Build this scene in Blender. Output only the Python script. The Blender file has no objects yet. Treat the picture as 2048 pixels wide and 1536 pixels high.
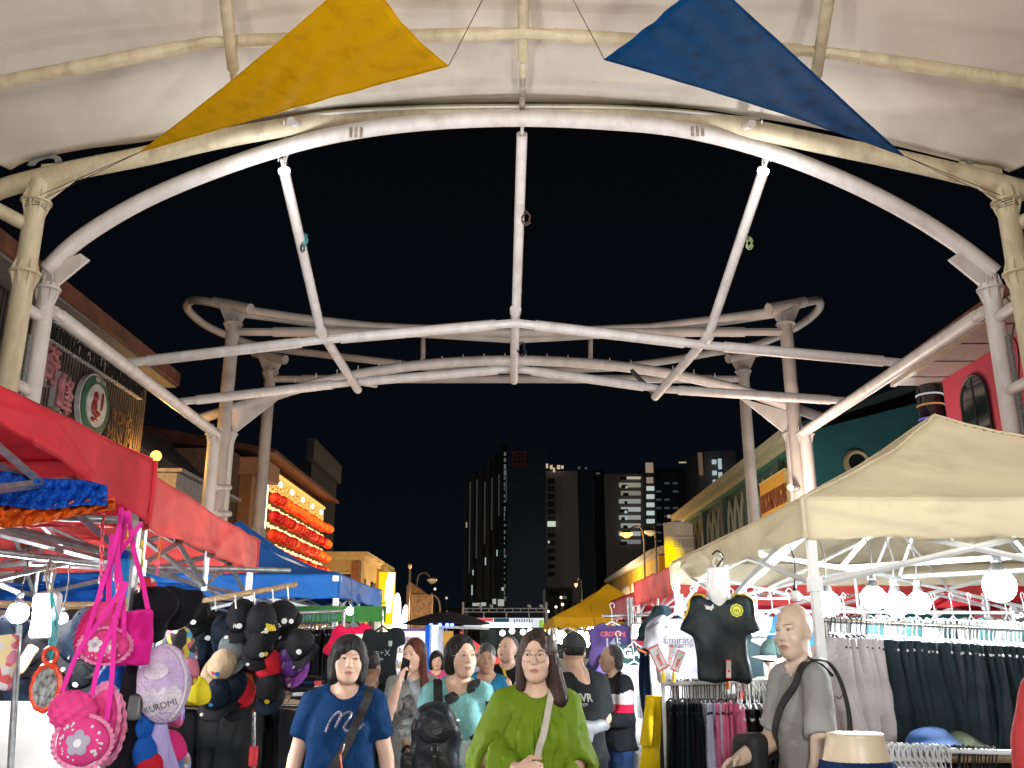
import bpy, math, random
import numpy as np
from mathutils import Vector, Matrix, Euler
from mathutils.bvhtree import BVHTree
from math import sin, cos, pi, radians, sqrt, atan2
random.seed(7)
SC = bpy.context.scene
COL = SC.collection
# ------------------------------------------------------------------ camera
F, CX, CY = 1800.0, 1024.0, 768.0
TH = math.atan(515 / F)
sT, cT = sin(TH), cos(TH)
cam_d = bpy.data.cameras.new('camera')
cam_d.sensor_width = 36; cam_d.lens = F / 2048 * 36
cam_d.clip_start = 0.05; cam_d.clip_end = 2000
cam = bpy.data.objects.new('camera', cam_d); COL.objects.link(cam)
cam.location = (0, 0, 1.6); cam.rotation_euler = (pi / 2 + TH, 0, 0)
SC.camera = cam
def P(px, py, Y):
    d1 = F * cT - (CY - py) * sT; d2 = F * sT + (CY - py) * cT
    return Vector(((px - CX) * Y / d1, Y, 1.6 + d2 * Y / d1))
# ------------------------------------------------------------------ night sky
W = bpy.data.worlds.new('World'); SC.world = W; W.use_nodes = True
nt = W.node_tree; bg = nt.nodes['Background']
tc = nt.nodes.new('ShaderNodeTexCoord'); sx_ = nt.nodes.new('ShaderNodeSeparateXYZ')
cr = nt.nodes.new('ShaderNodeValToRGB')
cr.color_ramp.elements[0].position = 0.0; cr.color_ramp.elements[0].color = (0.0020, 0.0034, 0.0058, 1)
cr.color_ramp.elements[1].position = 0.55; cr.color_ramp.elements[1].color = (0.0010, 0.0015, 0.0020, 1)
nt.links.new(tc.outputs['Generated'], sx_.inputs[0]); nt.links.new(sx_.outputs['Z'], cr.inputs[0])
nt.links.new(cr.outputs[0], bg.inputs[0]); bg.inputs[1].default_value = 1.0
SC.view_settings.view_transform = 'Standard'; SC.view_settings.look = 'None'
SC.view_settings.exposure = 0.25; SC.view_settings.gamma = 1.0
SC.cycles.max_bounces = 5; SC.cycles.diffuse_bounces = 2; SC.cycles.glossy_bounces = 2
SC.cycles.transmission_bounces = 3; SC.cycles.transparent_max_bounces = 4
SC.cycles.sample_clamp_indirect = 2.0; SC.cycles.caustics_reflective = False; SC.cycles.caustics_refractive = False
def lamp(name, loc, power, color=(1, 1, 1), radius=0.06, kind='POINT', target=None, angle=100, blend=0.6, size=None):
    d = bpy.data.lights.new(name, kind); d.energy = power; d.color = color
    if kind == 'AREA':
        d.shape = 'RECTANGLE'; d.size, d.size_y = size
    else:
        d.shadow_soft_size = radius
    if kind == 'SPOT': d.spot_size = radians(angle); d.spot_blend = blend
    o = bpy.data.objects.new(name, d); COL.objects.link(o); o.location = loc
    if target is not None:
        o.rotation_euler = (Vector(target) - Vector(loc)).to_track_quat('-Z', 'Y').to_euler()
    return o
COOL = (0.93, 0.97, 1.0); WARM = (1.0, 0.62, 0.25)
# stall bulbs behind and beside the viewer, and unseen spots added at tent height to wash the steel
NEUT = (1.0, 0.95, 0.88)
lamp('stall_bulb', (-2.0, 0.2, 2.15), 190, COOL, .15); lamp('stall_bulb', (2.1, 0.4, 2.15), 200, COOL, .15); lamp('stall_bulb', (0.3, -1.6, 2.4), 330, NEUT, .25)
lamp('stall_bulb', (-2.9, 5.2, 2.0), 70, COOL, .12); lamp('stall_bulb', (-3.4, 8.6, 2.0), 90, COOL, .12); lamp('stall_bulb', (3.2, 10.6, 1.95), 110, COOL, .12)
lamp('stall_bulb', (-3.2, 2.4, 2.05), 70, COOL, .1); lamp('stall_bulb', (0.2, 12.5, 2.6), 120, NEUT, .2)
lamp('floodlight', (-4.6, 1.0, 3.3), 1350, NEUT, .35, 'SPOT', (2.0, 14, 10), 105, 1.0)
lamp('floodlight', (4.8, 1.0, 3.3), 1350, NEUT, .35, 'SPOT', (-2.0, 14, 10), 105, 1.0)
lamp('floodlight', (0, -3.0, 3.2), 2100, (1, .92, .80), .5, 'SPOT', (0, 6, 10), 120, 1.0)
lamp('floodlight', (-2.6, 11.5, 3.4), 750, COOL, .3, 'SPOT', (1.5, 18, 9), 120, 1.0)
lamp('floodlight', (2.8, 11.5, 3.4), 750, COOL, .3, 'SPOT', (-1.5, 18, 9), 120, 1.0)
lamp('floodlight', (-4.0, 13.9, 8.8), 75, COOL, .15); lamp('floodlight', (4.3, 13.9, 8.8), 75, COOL, .15)
lamp('facade_fill', (-5.5, 21, 4.5), 200, (1, .82, .68), .3); lamp('facade_fill', (6.5, 22, 4.5), 700, (1, .80, .66), .3)  # unseen lamps added to brighten the buildings along the street
lamp('facade_fill', (12, 26.5, 4.0), 550, (.85, .97, 1), .3); lamp('facade_fill', (5.5, 33, 4.5), 650, (.9, .95, 1), .3); lamp('facade_fill', (-6, 152, 9), 2200, (1, .93, .85), .5); lamp('facade_fill', (24, 150, 9), 6500, (1, .93, .85), .5)
lamp('facade_fill', (6.2, 76, 4.2), 3800, (1, .8, .5), .3); lamp('facade_fill', (6.5, 56, 4.5), 900, (1, .75, .4), .3)
lamp('facade_fill', (-9.0, 46.5, 3.2), 450, (1, .62, .25), .3); lamp('facade_fill', (-5.5, 55, 3.4), 800, (1, .62, .28), .3)
# ------------------------------------------------------------------ materials
MATS = {}
def mat(name, col, rough=0.6, metal=0.0, var=0.12, vs=6.0, bump=0.0, bs=40.0, trans=0.0, spec=0.4, sheen=0.0, stretch=None, col2=None, emit=0.0, bd=0.02, dirt=0.0, ds=3.0, dst=(1, 1, 1)):
    if name in MATS: return MATS[name]
    m = bpy.data.materials.new(name); m.use_nodes = True; t = m.node_tree; b = t.nodes['Principled BSDF']
    b.inputs['Roughness'].default_value = rough; b.inputs['Metallic'].default_value = metal
    b.inputs['Specular IOR Level'].default_value = spec
    if sheen: b.inputs['Sheen Weight'].default_value = sheen
    c = (col[0], col[1], col[2], 1)
    tcn = t.nodes.new('ShaderNodeTexCoord'); mp = t.nodes.new('ShaderNodeMapping')
    t.links.new(tcn.outputs['Object'], mp.inputs[0])
    if stretch: mp.inputs['Scale'].default_value = stretch
    n = t.nodes.new('ShaderNodeTexNoise'); n.inputs['Scale'].default_value = vs; n.inputs['Detail'].default_value = 5
    t.links.new(mp.outputs[0], n.inputs['Vector'])
    r = t.nodes.new('ShaderNodeValToRGB')
    c2 = col2 if col2 else [x * (1 - var * 1.6) for x in col]
    r.color_ramp.elements[0].position = 0.34; r.color_ramp.elements[0].color = (c2[0], c2[1], c2[2], 1)
    hi = col if col2 else [min(1, x * (1 + var * 0.6)) for x in col]
    r.color_ramp.elements[1].position = 0.66; r.color_ramp.elements[1].color = (hi[0], hi[1], hi[2], 1)
    t.links.new(n.outputs[0], r.inputs[0])
    if dirt:
        n3 = t.nodes.new('ShaderNodeTexNoise'); n3.inputs['Scale'].default_value = ds; n3.inputs['Detail'].default_value = 7; n3.inputs['Roughness'].default_value = .65
        m3 = t.nodes.new('ShaderNodeMapping'); m3.inputs['Scale'].default_value = dst; t.links.new(tcn.outputs['Object'], m3.inputs[0]); t.links.new(m3.outputs[0], n3.inputs['Vector'])
        r0 = r; r2 = t.nodes.new('ShaderNodeValToRGB'); r2.color_ramp.elements[0].position = .34; r2.color_ramp.elements[0].color = (1 - dirt * .8, 1 - dirt * .95, 1 - dirt, 1); r2.color_ramp.elements[1].position = .47
        t.links.new(n3.outputs[0], r2.inputs[0]); r = t.nodes.new('ShaderNodeMixRGB'); r.blend_type = 'MULTIPLY'; r.inputs[0].default_value = 1
        t.links.new(r0.outputs[0], r.inputs[1]); t.links.new(r2.outputs[0], r.inputs[2])
    t.links.new(r.outputs[0], b.inputs['Base Color'])
    if bump:
        n2 = t.nodes.new('ShaderNodeTexNoise'); n2.inputs['Scale'].default_value = bs; n2.inputs['Detail'].default_value = 3
        t.links.new(mp.outputs[0], n2.inputs['Vector'])
        bp = t.nodes.new('ShaderNodeBump'); bp.inputs['Strength'].default_value = bump; bp.inputs['Distance'].default_value = bd
        t.links.new(n2.outputs[0], bp.inputs['Height']); t.links.new(bp.outputs[0], b.inputs['Normal'])
    if emit:
        b.inputs['Emission Strength'].default_value = emit; t.links.new(r.outputs[0], b.inputs['Emission Color'])
    if trans:
        tr = t.nodes.new('ShaderNodeBsdfTranslucent'); mx = t.nodes.new('ShaderNodeMixShader'); mx.inputs[0].default_value = trans
        t.links.new(r.outputs[0], tr.inputs[0]); t.links.new(b.outputs[0], mx.inputs[1]); t.links.new(tr.outputs[0], mx.inputs[2])
        t.links.new(mx.outputs[0], t.nodes['Material Output'].inputs[0])
    MATS[name] = m; return m
def emat(name, col, strength):
    if name in MATS: return MATS[name]
    m = bpy.data.materials.new(name); m.use_nodes = True; t = m.node_tree; t.nodes.clear()
    e = t.nodes.new('ShaderNodeEmission'); e.inputs[0].default_value = (*col, 1); e.inputs[1].default_value = strength
    o = t.nodes.new('ShaderNodeOutputMaterial'); t.links.new(e.outputs[0], o.inputs[0]); MATS[name] = m; return m
def glass(name, col=(0.02, 0.03, 0.035), rough=0.08):
    return mat(name, col, rough=rough, var=0.3, vs=2, spec=0.9)
def set_parent(o, parent):
    o.parent = parent
    if parent.name in INV: o.matrix_parent_inverse = INV[parent.name]
# ------------------------------------------------------------------ mesh builder
class MB:
    def __init__(s): s.v = []; s.f = []; s.m = []
    def add(s, vs, fs, mi=0):
        o = len(s.v); s.v.extend([tuple(v) for v in vs])
        for f in fs: s.f.append(tuple(i + o for i in f)); s.m.append(mi)
        return s
    def box(s, c, d, mi=0, R=None):
        hx, hy, hz = d[0] / 2, d[1] / 2, d[2] / 2
        vs = [Vector((x, y, z)) for x in (-hx, hx) for y in (-hy, hy) for z in (-hz, hz)]
        if R is not None: vs = [R @ v for v in vs]
        c = Vector(c)
        return s.add([v + c for v in vs], [(0, 1, 3, 2), (4, 6, 7, 5), (0, 4, 5, 1), (2, 3, 7, 6), (0, 2, 6, 4), (1, 5, 7, 3)], mi)
    def tube(s, pts, r, seg=8, mi=0, caps=True, flat=1.0, up=None):
        pts = [Vector(p) for p in pts]; n = len(pts)
        rs = r if isinstance(r, (list, tuple)) else [r] * n
        vs = []; prev = None
        for i, p in enumerate(pts):
            t = (pts[min(i + 1, n - 1)] - pts[max(i - 1, 0)])
            if t.length < 1e-9: t = Vector((0, 0, 1))
            t.normalize()
            if prev is None:
                a = Vector(up) if up is not None else (Vector((0, 0, 1)) if abs(t.z) < 0.9 else Vector((0, 1, 0)))
            else: a = prev
            b = t.cross(a)
            if b.length < 1e-6: b = t.cross(Vector((1, 0, 0)))
            b.normalize(); a = b.cross(t).normalized(); prev = a
            for k in range(seg):
                an = 2 * pi * k / seg
                vs.append(p + (b * cos(an) + a * sin(an) * flat) * rs[i])
        fs = [(i * seg + k, i * seg + (k + 1) % seg, (i + 1) * seg + (k + 1) % seg, (i + 1) * seg + k) for i in range(n - 1) for k in range(seg)]
        if caps: fs += [tuple(range(seg))[::-1], tuple((n - 1) * seg + k for k in range(seg))]
        return s.add(vs, fs, mi)
    def grid(s, fn, nu, nv, mi=0, closeu=False):
        vs = [fn(i / nu, j / nv) for j in range(nv + 1) for i in range(nu + 1)]
        w = nu + 1
        return s.add(vs, [(j * w + i, j * w + i + 1, (j + 1) * w + i + 1, (j + 1) * w + i) for j in range(nv) for i in range(nu)], mi)
    def lathe(s, prof, c=(0, 0, 0), seg=16, mi=0, axis=None, sq=(1, 1)):
        c = Vector(c); R = Matrix.Identity(3)
        if axis is not None: R = Vector((0, 0, 1)).rotation_difference(Vector(axis)).to_matrix()
        vs = [c + R @ Vector((r * cos(2 * pi * k / seg) * sq[0], r * sin(2 * pi * k / seg) * sq[1], z)) for r, z in prof for k in range(seg)]
        n = len(prof)
        fs = [(i * seg + k, i * seg + (k + 1) % seg, (i + 1) * seg + (k + 1) % seg, (i + 1) * seg + k) for i in range(n - 1) for k in range(seg)]
        fs += [tuple(range(seg))[::-1], tuple((n - 1) * seg + k for k in range(seg))]
        return s.add(vs, fs, mi)
    def ball(s, c, r, seg=12, rings=8, mi=0, R=None):
        if not isinstance(r, (tuple, list)): r = (r, r, r)
        c = Vector(c); vs = []
        for i in range(rings + 1):
            t = pi * i / rings
            for k in range(seg):
                a = 2 * pi * k / seg
                v = Vector((r[0] * max(sin(t), 1e-3) * cos(a), r[1] * max(sin(t), 1e-3) * sin(a), r[2] * cos(t)))
                vs.append(c + (R @ v if R is not None else v))
        fs = [(i * seg + k, (i + 1) * seg + k, (i + 1) * seg + (k + 1) % seg, i * seg + (k + 1) % seg) for i in range(rings) for k in range(seg)]
        return s.add(vs, fs, mi)
    def prism(s, poly, o, u, v, w, mi=0):
        """extrude a 2d polygon: point = o + x*u + y*v, thickness vector w"""
        o, u, v, w = Vector(o), Vector(u), Vector(v), Vector(w); n = len(poly)
        vs = [o + u * a + v * b for a, b in poly] + [o + u * a + v * b + w for a, b in poly]
        fs = [tuple(range(n))[::-1], tuple(range(n, 2 * n))] + [(i, (i + 1) % n, n + (i + 1) % n, n + i) for i in range(n)]
        return s.add(vs, fs, mi)
    def build(s, name, mats, parent=None, smooth=True, loc=None, ang=40, solid=0.0, local=True):
        me = bpy.data.meshes.new(name); vs = s.v
        if loc is not None: L = Vector(loc); vs = [(x - L.x, y - L.y, z - L.z) for x, y, z in vs]
        me.from_pydata(vs, [], s.f)
        if not isinstance(mats, (list, tuple)): mats = [mats]
        for m in mats: me.materials.append(m)
        if len(mats) > 1: me.polygons.foreach_set('material_index', s.m)
        me.validate(); me.update()
        if smooth:
            me.polygons.foreach_set('use_smooth', [True] * len(me.polygons))
            try: me.set_sharp_from_angle(angle=radians(ang))
            except Exception: pass
        o = bpy.data.objects.new(name, me); COL.objects.link(o)
        if loc is not None: o.location = loc
        if parent is not None: set_parent(o, parent)
        if solid:
            md = o.modifiers.new('thickness', 'SOLIDIFY'); md.thickness = solid; md.offset = 0
        return o
def tag(o, label=None, cat=None, group=None, kind=None):
    if label: o['label'] = label
    if cat: o['category'] = cat
    if group: o['group'] = group
    if kind or cat: o['kind'] = kind or 'thing'
    return o
INV = {}
def empty(name, loc=(0, 0, 0), label=None, cat=None, group=None, rz=0, local=False):
    o = bpy.data.objects.new(name, None); COL.objects.link(o); o.location = loc; o.rotation_euler = (0, 0, rz)
    if not local: INV[o.name] = (Matrix.Translation(Vector(loc)) @ Matrix.Rotation(rz, 4, 'Z')).inverted()
    o.empty_display_size = 0.1
    return tag(o, label, cat, group)
def copy_tree(o, parent=None):
    c = o.copy(); COL.objects.link(c)
    if parent is not None: c.parent = parent
    for ch in [x for x in bpy.data.objects if x.parent == o]: copy_tree(ch, c)
    return c
def cr_spline(pts, sub=6):
    pts = [Vector(p) for p in pts]; out = []
    q = [pts[0] * 2 - pts[1]] + pts + [pts[-1] * 2 - pts[-2]]
    for i in range(1, len(q) - 2):
        a, b, c, d = q[i - 1], q[i], q[i + 1], q[i + 2]
        for k in range(sub):
            t = k / sub
            out.append(0.5 * ((2 * b) + (c - a) * t + (2 * a - 5 * b + 4 * c - d) * t * t + (3 * b - a - 3 * c + d) * t ** 3))
    out.append(pts[-1]); return out
def tubeobj(name, pts, r, m, parent=None, seg=12, **k):
    return MB().tube(pts, r, seg).build(name, m, parent, **k)
FONT = None
def text_mesh(body, size, ext=0.0, align='CENTER', bold=0.0, fillet=0):
    c = bpy.data.curves.new('t', 'FONT'); c.body = body; c.size = size; c.align_x = align; c.align_y = 'CENTER'
    c.extrude = ext; c.offset = bold; c.resolution_u = 3
    o = bpy.data.objects.new('t', c); COL.objects.link(o)
    dg = bpy.context.evaluated_depsgraph_get()
    me = o.evaluated_get(dg).to_mesh()
    vs = [tuple(v.co) for v in me.vertices]; fs = [tuple(p.vertices) for p in me.polygons]
    o.evaluated_get(dg).to_mesh_clear(); bpy.data.objects.remove(o); bpy.data.curves.remove(c)
    return vs, fs
def lettering(body, size, o, u, v, m, parent, name='lettering', ext=0.01, bold=0.0, sx=1.0, align='CENTER', bvh=None, ray=None, off=0.004, rot=0.0):
    """flat letters at origin o with in-plane axes u, v; optional projection onto a surface"""
    vs, fs = text_mesh(body, size, ext, align, bold)
    u = Vector(u).normalized(); v = Vector(v).normalized(); w = u.cross(v); o = Vector(o)
    out = []
    for a, b, c in vs:
        a *= sx; a, b = a * cos(rot) - b * sin(rot), a * sin(rot) + b * cos(rot)
        p = o + u * a + v * b
        if bvh is not None:
            r = Vector(ray); h = bvh.ray_cast(p - r * 1.0, r)
            if h[0] is not None: p = h[0] - r * off
        else: p = p + w * c
        out.append(p)
    return MB().add(out, fs).build(name, m, parent, smooth=False)
WHITE = (0.78, 0.78, 0.76)
M = dict(
    steel=mat('white_painted_steel', (0.69, 0.645, 0.62), 0.42, vs=4, bump=0.1, bs=30, col2=(.59, .535, .50), stretch=(1, 1, .4), dirt=.18, ds=1.6, dst=(1.5, 1.5, .8)),
    cream=mat('cream_painted_steel', (0.68, 0.60, 0.42), 0.45, vs=5, bump=0.1, bs=25, col2=(.56, .47, .31), stretch=(1, 1, .25), dirt=.28, ds=2.0, dst=(1.5, 1.5, .5)),
    galv=mat('galvanised_steel', (0.34, 0.36, 0.37), 0.38, metal=0.7, var=0.2, vs=25),
    chrome=mat('chrome_tube', (0.6, 0.6, 0.6), 0.2, metal=1.0, var=0.05),
    alu=mat('white_tent_frame', (0.72, 0.74, 0.74), 0.35, var=0.06),
    black=mat('black_cloth', (0.012, 0.014, 0.017), 0.75, var=0.3, vs=9, bump=0.25, bs=60),
    plastic_w=mat('white_plastic', (0.78, 0.79, 0.78), 0.35, var=0.04),
    plastic_k=mat('black_plastic', (0.015, 0.015, 0.016), 0.35, var=0.1),
    cable=mat('dark_cable', (0.02, 0.02, 0.022), 0.6),
    white=mat('white_print', (0.75, 0.75, 0.73), 0.6, var=0.04),
    red=mat('red_print', (0.6, 0.03, 0.04), 0.6, var=0.05),
    yellow=mat('yellow_print', (0.75, 0.55, 0.03), 0.6, var=0.05),
    wood=mat('pale_wood', (0.42, 0.28, 0.15), 0.6, var=0.3, vs=8, stretch=(1, 12, 12)),
)
# ------------------------------------------------------------------ implicit surfaces for bodies, clothes and soft goods
def V3(*a): return np.array(a, dtype=np.float32)
def axis_lin(lo, hi, h, fine=None):
    """1-d grid coordinates, spacing h, finer inside the ranges in fine = [(a, b, hf), ...]"""
    out = [lo]
    while out[-1] < hi:
        x = out[-1]; s = h
        for a, b, hf in (fine or []):
            if a <= x < b: s = min(s, hf)
            elif x < a < x + s: s = max(a - x, 1e-4)
        out.append(x + s)
    return np.array(out, dtype=np.float32)
class SDF:
    rs = 1.0
    def __init__(s, lo, hi, h, fx=None, fy=None, fz=None):
        s.x = axis_lin(lo[0], hi[0], h, fx); s.y = axis_lin(lo[1], hi[1], h, fy); s.z = axis_lin(lo[2], hi[2], h, fz)
        s.d = np.full((len(s.x), len(s.y), len(s.z)), 10.0, np.float32)
    def win(s, lo, hi):
        out = []
        for ax, a, b in ((s.x, lo[0], hi[0]), (s.y, lo[1], hi[1]), (s.z, lo[2], hi[2])):
            i = max(int(np.searchsorted(ax, a)) - 1, 0); j = min(int(np.searchsorted(ax, b)) + 1, len(ax)); out.append(slice(i, max(j, i)))
        return tuple(out)
    def merge(s, w, nd, k, sub):
        d = s.d[w]
        if sub:
            h = np.maximum(k - np.abs(-d - nd), 0) / max(k, 1e-6)
            s.d[w] = -(np.minimum(-d, nd) - h * h * k / 4) if False else np.maximum(d, -nd) + h * h * k / 4
        else:
            h = np.maximum(k - np.abs(d - nd), 0) / max(k, 1e-6)
            s.d[w] = np.minimum(d, nd) - h * h * k / 4
    def pts(s, w):
        return s.x[w[0]][:, None, None], s.y[w[1]][None, :, None], s.z[w[2]][None, None, :]
    def cone(s, a, b, ra, rb, k=0.02, sub=False, fy=1.0, fx=1.0):
        """tapered capsule; fy / fx squash it along y / x"""
        a = np.array(a, np.float32); b = np.array(b, np.float32); ra, rb = ra * s.rs, rb * s.rs; R = max(ra, rb); pad = R / min(fx, fy, 1) * 1.0 + k + 0.02
        pad = max(R * max(fx, fy, 1), R) + k + 0.03
        w = s.win(np.minimum(a, b) - pad, np.maximum(a, b) + pad); X, Y, Z = s.pts(w)
        if X.size == 0 or Y.size == 0 or Z.size == 0: return s
        px, py, pz = (X - a[0]) / fx, (Y - a[1]) / fy, Z - a[2]
        ba = np.array([(b[0] - a[0]) / fx, (b[1] - a[1]) / fy, b[2] - a[2]]); l2 = float((ba ** 2).sum()) + 1e-9
        t = np.clip((px * ba[0] + py * ba[1] + pz * ba[2]) / l2, 0, 1)
        nd = (np.sqrt((px - ba[0] * t) ** 2 + (py - ba[1] * t) ** 2 + (pz - ba[2] * t) ** 2) - (ra + (rb - ra) * t)) * min(fx, fy, 1.0)
        s.merge(w, nd.astype(np.float32), k, sub); return s
    def ell(s, c, r, k=0.02, sub=False, R=None):
        c = np.array(c, np.float32); r = np.array(r if hasattr(r, '__len__') else (r, r, r), np.float32) * s.rs; pad = float(r.max()) + k + 0.03
        w = s.win(c - (pad if R is not None else r + k + 0.03), c + (pad if R is not None else r + k + 0.03)); X, Y, Z = s.pts(w)
        if X.size == 0 or Y.size == 0 or Z.size == 0: return s
        x, y, z = X - c[0], Y - c[1], Z - c[2]
        if R is not None:
            R = np.array(R, np.float32)
            x, y, z = x * R[0, 0] + y * R[1, 0] + z * R[2, 0], x * R[0, 1] + y * R[1, 1] + z * R[2, 1], x * R[0, 2] + y * R[1, 2] + z * R[2, 2]
        k0 = np.sqrt((x / r[0]) ** 2 + (y / r[1]) ** 2 + (z / r[2]) ** 2); k1 = np.sqrt((x / r[0] ** 2) ** 2 + (y / r[1] ** 2) ** 2 + (z / r[2] ** 2) ** 2)
        s.merge(w, (k0 * (k0 - 1) / np.maximum(k1, 1e-6)).astype(np.float32), k, sub); return s
    def box(s, c, r, rad=0.01, k=0.01, sub=False, R=None):
        c = np.array(c, np.float32); pad = float(np.linalg.norm(r)) + k + 0.03
        w = s.win(c - pad, c + pad); X, Y, Z = s.pts(w)
        x, y, z = X - c[0], Y - c[1], Z - c[2]
        if R is not None:
            R = np.array(R, np.float32)
            x, y, z = x * R[0, 0] + y * R[1, 0] + z * R[2, 0], x * R[0, 1] + y * R[1, 1] + z * R[2, 1], x * R[0, 2] + y * R[1, 2] + z * R[2, 2]
        qx, qy, qz = np.abs(x) - r[0] + rad, np.abs(y) - r[1] + rad, np.abs(z) - r[2] + rad
        nd = np.sqrt(np.maximum(qx, 0) ** 2 + np.maximum(qy, 0) ** 2 + np.maximum(qz, 0) ** 2) + np.minimum(np.maximum(qx, np.maximum(qy, qz)), 0) - rad
        s.merge(w, nd.astype(np.float32), k, sub); return s
    def plane(s, n, o):
        """keep the side where (p-o).n < 0"""
        X, Y, Z = s.pts((slice(None),) * 3)
        s.d = np.maximum(s.d, ((X - o[0]) * n[0] + (Y - o[1]) * n[1] + (Z - o[2]) * n[2]).astype(np.float32)); return s
    def warp(s, fn):
        X, Y, Z = s.pts((slice(None),) * 3); s.d = s.d + fn(X, Y, Z).astype(np.float32); return s
    def mesh(s):
        d = s.d.copy(); d[0], d[-1], d[:, 0], d[:, -1], d[:, :, 0], d[:, :, -1] = 1, 1, 1, 1, 1, 1
        ins = d < 0
        nx, ny, nz = (n - 1 for n in d.shape)
        cnt = np.zeros((nx, ny, nz), np.int8)
        for a in (0, 1):
            for b in (0, 1):
                for c in (0, 1): cnt += ins[a:a + nx, b:b + ny, c:c + nz]
        act = (cnt > 0) & (cnt < 8)
        idx = np.full(act.shape, -1, np.int64); ijk = np.argwhere(act); n = len(ijk); idx[act] = np.arange(n)
        I, J, K = ijk.T
        acc = np.zeros((n, 3)); num = np.zeros(n)
        cs = [(a, b, c) for a in (0, 1) for b in (0, 1) for c in (0, 1)]
        ax = (s.x, s.y, s.z)
        for p in cs:
            for q in cs:
                if sum(abs(p[t] - q[t]) for t in range(3)) != 1 or p > q: continue
                dp = d[I + p[0], J + p[1], K + p[2]]; dq = d[I + q[0], J + q[1], K + q[2]]
                cr_ = (dp < 0) != (dq < 0); t = np.where(cr_, dp / np.where(cr_, dp - dq, 1), 0)
                for e, (G, g) in enumerate(((I, s.x), (J, s.y), (K, s.z))):
                    A = g[G + p[e]]; B = g[G + q[e]]; acc[:, e] += np.where(cr_, A + (B - A) * t, 0)
                num += cr_
        v = acc / num[:, None]
        faces = []
        for e in range(3):
            sl0 = [slice(None)] * 3; sl1 = [slice(None)] * 3; sl0[e] = slice(0, -1); sl1[e] = slice(1, None)
            a = ins[tuple(sl0)]; b = ins[tuple(sl1)]; ch = np.argwhere(a != b)
            o1, o2 = [(1, 2), (2, 0), (0, 1)][e]
            ok = (ch[:, o1] > 0) & (ch[:, o2] > 0) & (ch[:, o1] < act.shape[o1]) & (ch[:, o2] < act.shape[o2]); ch = ch[ok]
            def ci(d1, d2):
                c = ch.copy(); c[:, o1] -= d1; c[:, o2] -= d2; return idx[c[:, 0], c[:, 1], c[:, 2]]
            q = np.stack([ci(1, 1), ci(0, 1), ci(0, 0), ci(1, 0)], 1)
            fl = ~a[ch[:, 0], ch[:, 1], ch[:, 2]]; q[fl] = q[fl][:, ::-1]
            faces.append(q)
        f = np.concatenate(faces); f = f[(f >= 0).all(1)]
        return v, f
def smooth_mesh(v, f, it=1, lam=0.5):
    for _ in range(it):
        acc = np.zeros_like(v); cnt = np.zeros(len(v))
        for a, b in ((0, 1), (1, 2), (2, 3), (3, 0)):
            np.add.at(acc, f[:, a], v[f[:, b]]); np.add.at(acc, f[:, b], v[f[:, a]]); np.add.at(cnt, f[:, a], 1); np.add.at(cnt, f[:, b], 1)
        v = v + lam * (acc / np.maximum(cnt, 1)[:, None] - v)
    return v
def mesh_obj(name, v, f, mats, parent=None, mi=None):
    me = bpy.data.meshes.new(name)
    me.vertices.add(len(v)); me.vertices.foreach_set('co', np.asarray(v, np.float32).ravel())
    me.loops.add(len(f) * 4); me.loops.foreach_set('vertex_index', f.ravel().astype(np.int32))
    me.polygons.add(len(f)); me.polygons.foreach_set('loop_start', np.arange(0, len(f) * 4, 4, dtype=np.int32))
    me.polygons.foreach_set('loop_total', np.full(len(f), 4, np.int32))
    me.polygons.foreach_set('use_smooth', np.ones(len(f), bool))
    if not isinstance(mats, (list, tuple)): mats = [mats]
    for m in mats: me.materials.append(m)
    if mi is not None: me.polygons.foreach_set('material_index', mi.astype(np.int32))
    me.update(); me.validate()
    o = bpy.data.objects.new(name, me); COL.objects.link(o)
    if parent is not None: set_parent(o, parent)
    return o
def bvh_of(v, f): return BVHTree.FromPolygons([tuple(p) for p in v], [tuple(int(i) for i in q) for q in f])
def sdf_obj(s, name, mats, parent=None, it=1, mi=None, keep=False):
    v, f = s.mesh()
    if it: v = smooth_mesh(v, f, it)
    o = mesh_obj(name, v, f, mats, parent, mi(v, f) if mi else None)
    return (o, v, f) if keep else o
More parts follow.
